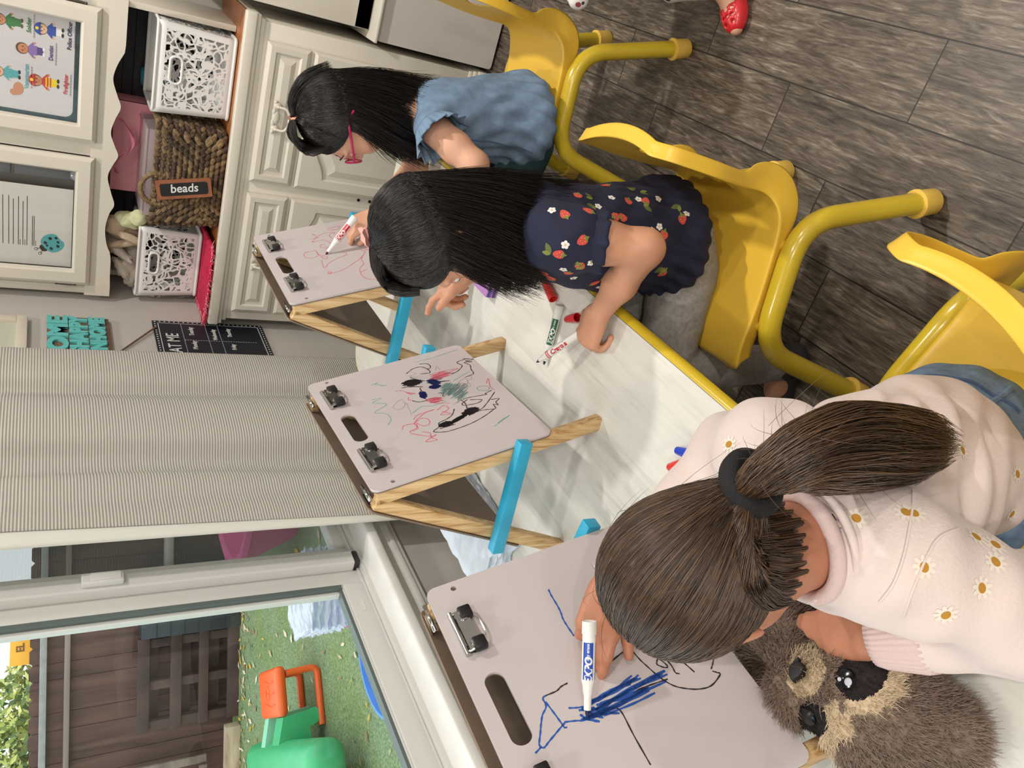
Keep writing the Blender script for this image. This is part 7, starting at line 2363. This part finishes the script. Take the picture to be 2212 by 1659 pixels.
if h[0]:
    X = aim_mat(h[0] + h[1] * .002, h[1])
    MB().lathe([(0, .004), (.006, .0036), (.0105, .002), (.0115, 0), (0, 0)], 24, 0, X).build('plush_eye', M('eye_black', (10, 10, 16), .15), pl)
    e_ = MB()
    for px, py, rr in ((1832, 1473, .0045), (1813, 1467, .0024)):
        o_, d_ = photo_ray(px, py); c_ = o_ + d_ * ((Vector(h[0]) + h[1] * .0062 - o_).dot(h[1]) / d_.dot(h[1]))
        e_.lathe([(0, .0008), (rr * .8, .0006), (rr, 0), (0, 0)], 16, 0, aim_mat(c_, h[1]))
    e_.build('eye_glint', M('eye_highlight', (176, 180, 190), .4), pl)  # highlights on the eye, put in as two pale discs
h = on_plush(1748, 1545)
if h[0]:
    MB().lathe([(0, .004), (.006, .0036), (.0105, .002), (.0115, 0), (0, 0)], 24, 0, aim_mat(h[0] + h[1] * .002, h[1])).build('plush_eye', M('eye_black', (10, 10, 16), .15), pl)
h = on_plush(1733, 1457)
if h[0]:
    up = Vector(photo_ray(1733, 1430)[1]) - Vector(photo_ray(1733, 1460)[1])
    n_ = h[1]; u_ = (up - n_ * up.dot(n_)).normalized(); s_ = u_.cross(n_)
    X = frame_mat(h[0] + n_ * .011, s_, u_, n_)
    MB().prism([(-.0115, .004), (-.004, .011), (.004, .010), (.0075, .003), (.006, -.004), (-.004, -.014), (-.009, -.008)], -.008, .0018, 0, X, bev=.001).prism([(-.008, .008), (-.005, .016), (-.002, .016), (-.001, .009)], -.006, .001, 0, X).build('plush_nose', M('nose_black', (14, 13, 14), .6), pl)

# ------------------------------------------------------------------ small child standing at the top of the picture
td = thing('person', 'small child in floral clothes and a red jelly shoe by the farthest yellow chair', 'person', (0, 0, 0))
MAT_FLORAL = M('floral_cotton', (214, 208, 200), .9)
g = G(MAT_FLORAL); tc = g.n('ShaderNodeTexCoord'); vo = g.n('ShaderNodeTexVoronoi'); vo.inputs['Scale'].default_value = 48; g.l(tc.outputs['Object'], vo.inputs['Vector'])
sp_ = g.math('LESS_THAN', vo.outputs['Distance'], .34)
sx_ = g.n('ShaderNodeSeparateColor'); g.l(vo.outputs['Color'], sx_.inputs[0])
pick = g.ramp(sx_.outputs[0], [(.0, lin((176, 66, 50))), (.4, lin((176, 66, 50))), (.41, lin((50, 56, 70))), (.7, lin((50, 56, 70))), (.71, lin((214, 208, 200)))])
g.l(g.mix(sp_, lin((216, 210, 203)), pick), g.b.inputs['Base Color'])
TSL, TEL, TWL = np.array((.040, 1.745, .545)), np.array((.045, 1.660, .470)), np.array((-.032, 1.570, .455))
TSR, TER, TWR = np.array((.060, 1.875, .550)), np.array((.020, 1.920, .560)), np.array((-.030, 1.862, .562))
fd = Field((-.16, 1.44, .0), (.36, 2.06, .98), .0036)
qt, At = add_head(fd, (.125, 1.79, .735), nz(-.9, .1, -.3), nz(-.2, 0, .98), .84)
fd.cap((.13, 1.80, .58), (.128, 1.795, .68), .034, .034, .02)
for p, r_ in (((.14, 1.79, .30), (.075, .085, .075)), ((.14, 1.79, .40), (.070, .080, .08)), ((.135, 1.795, .51), (.065, .082, .07))): fd.ell(p, r_, None, .04)
for s, e, w in ((TSL, TEL, TWL), (TSR, TER, TWR)): fd.chain([s, e, w], [.031, .027, .019], .016)
FL, FR = np.array((.125, 1.660, .06)), np.array((.235, 1.845, .06))
for hp, an in (((.14, 1.75, .28), FL), ((.14, 1.835, .28), FR)):
    kn = (np.array(hp) + an) / 2 + np.array((-.02, 0, 0)); fd.chain([hp, kn, an], [.050, .038, .026], .02)
    fd.chain([an, an + np.array((-.045, -.035, -.036)), an + np.array((-.078, -.062, -.040))], [.026, .022, .017], .015)
add_hand(fd, TWL, nz(-.30, -.05, -.90), (.35, -.85, .1), 1, .95, curls=[(64, 60, 40), (70, 70, 40), (72, 74, 44), (76, 76, 44)], thumb=(36, 30, 30, 20), spread=1)
add_hand(fd, TWR, nz(-.62, -.18, -.50), (-.4, -.5, .75), -1, .80, curls=[(20, 30, 20), (24, 34, 20), (26, 34, 22), (30, 36, 22)], thumb=(44, 10, 14, 12), spread=8)
body_obj(fd, 'body', [SKIN_C, LIPS], td, 2, [(qt(0, .075, -.047), .015)])
eyes(qt, At, td)
hh = Field((-.0, 1.66, .62), (.26, 1.92, .90), .004)
ct_ = qt(0, -.014, .022); hh.ell(ct_, np.array((.0775, .092, .086)) * .86, At, .01); hh.cut(qt(0, .045, 0), At[1] * .9 - At[2] * .6, .01); hh.cut(qt(0, 0, -.06), -At[2] + At[1] * .3, .01)
body_obj(hh, 'hair', [HAIRBU], td, 2)
sh = Field((-.06, 1.54, .08), (.30, 2.0, .64), .0042)
for p, r_ in (((.14, 1.79, .30), (.095, .105, .085)), ((.14, 1.79, .40), (.09, .10, .09)), ((.137, 1.795, .51), (.082, .098, .085))): sh.ell(p, r_, None, .04)
sh.chain([TSL, TEL, TWL + nz(TEL - TWL) * .052], [.044, .040, .024], .02); sh.chain([TSR, TER, TWR + nz(TER - TWR) * .030], [.044, .036, .024], .02)
for hp, an in (((.14, 1.75, .28), FL), ((.14, 1.835, .28), FR)):
    kn = (np.array(hp) + an) / 2 + np.array((-.02, 0, 0)); sh.chain([hp, kn, an + np.array((0, 0, .05))], [.062, .054, .046], .02)
sh.warp(lambda P: .0016 * np.sin(P @ np.array((90, 60, 70), np.float32)) * np.sin(P @ np.array((30, 100, 40), np.float32)))
body_obj(sh, 'romper', [MAT_FLORAL], td, 2)
# jelly shoes with a strapped toe
MAT_JEL = M('red_jelly', (196, 34, 44), .25, coat=.4)
for an in (FL, FR):
    d = nz(-.78, -.62, 0); sd = np.cross((0, 0, 1), d); c_ = np.array((an[0], an[1], 0)) + d * .035
    js = Field(c_ + np.array((-.12, -.12, 0)), c_ + np.array((.12, .12, .09)), .0028)
    AXs = np.stack([d, sd, (0, 0, 1)])
    js.ell(c_ + np.array((0, 0, .020)), (.076, .033, .030), AXs, .01)
    js.ell(c_ + d * .028 + np.array((0, 0, .022)), (.048, .034, .030), AXs, .01)
    js.ell(c_ - d * .022 + np.array((0, 0, .06)), (.040, .022, .042), AXs, .006, True)
    for k in range(4):
        for q in (-1, 0, 1):
            if k == 3 and q == 0: continue
            js.ell(c_ + d * (.012 + .015 * k) + sd * q * (.017 - .002 * k) + np.array((0, 0, .05 - .002 * k - abs(q) * .004)), (.0035, .0058, .02), AXs, .002, True)
    js.cut((0, 0, .003), (0, 0, -1), .002)
    body_obj(js, 'jelly_shoe', [MAT_JEL], td, 1)
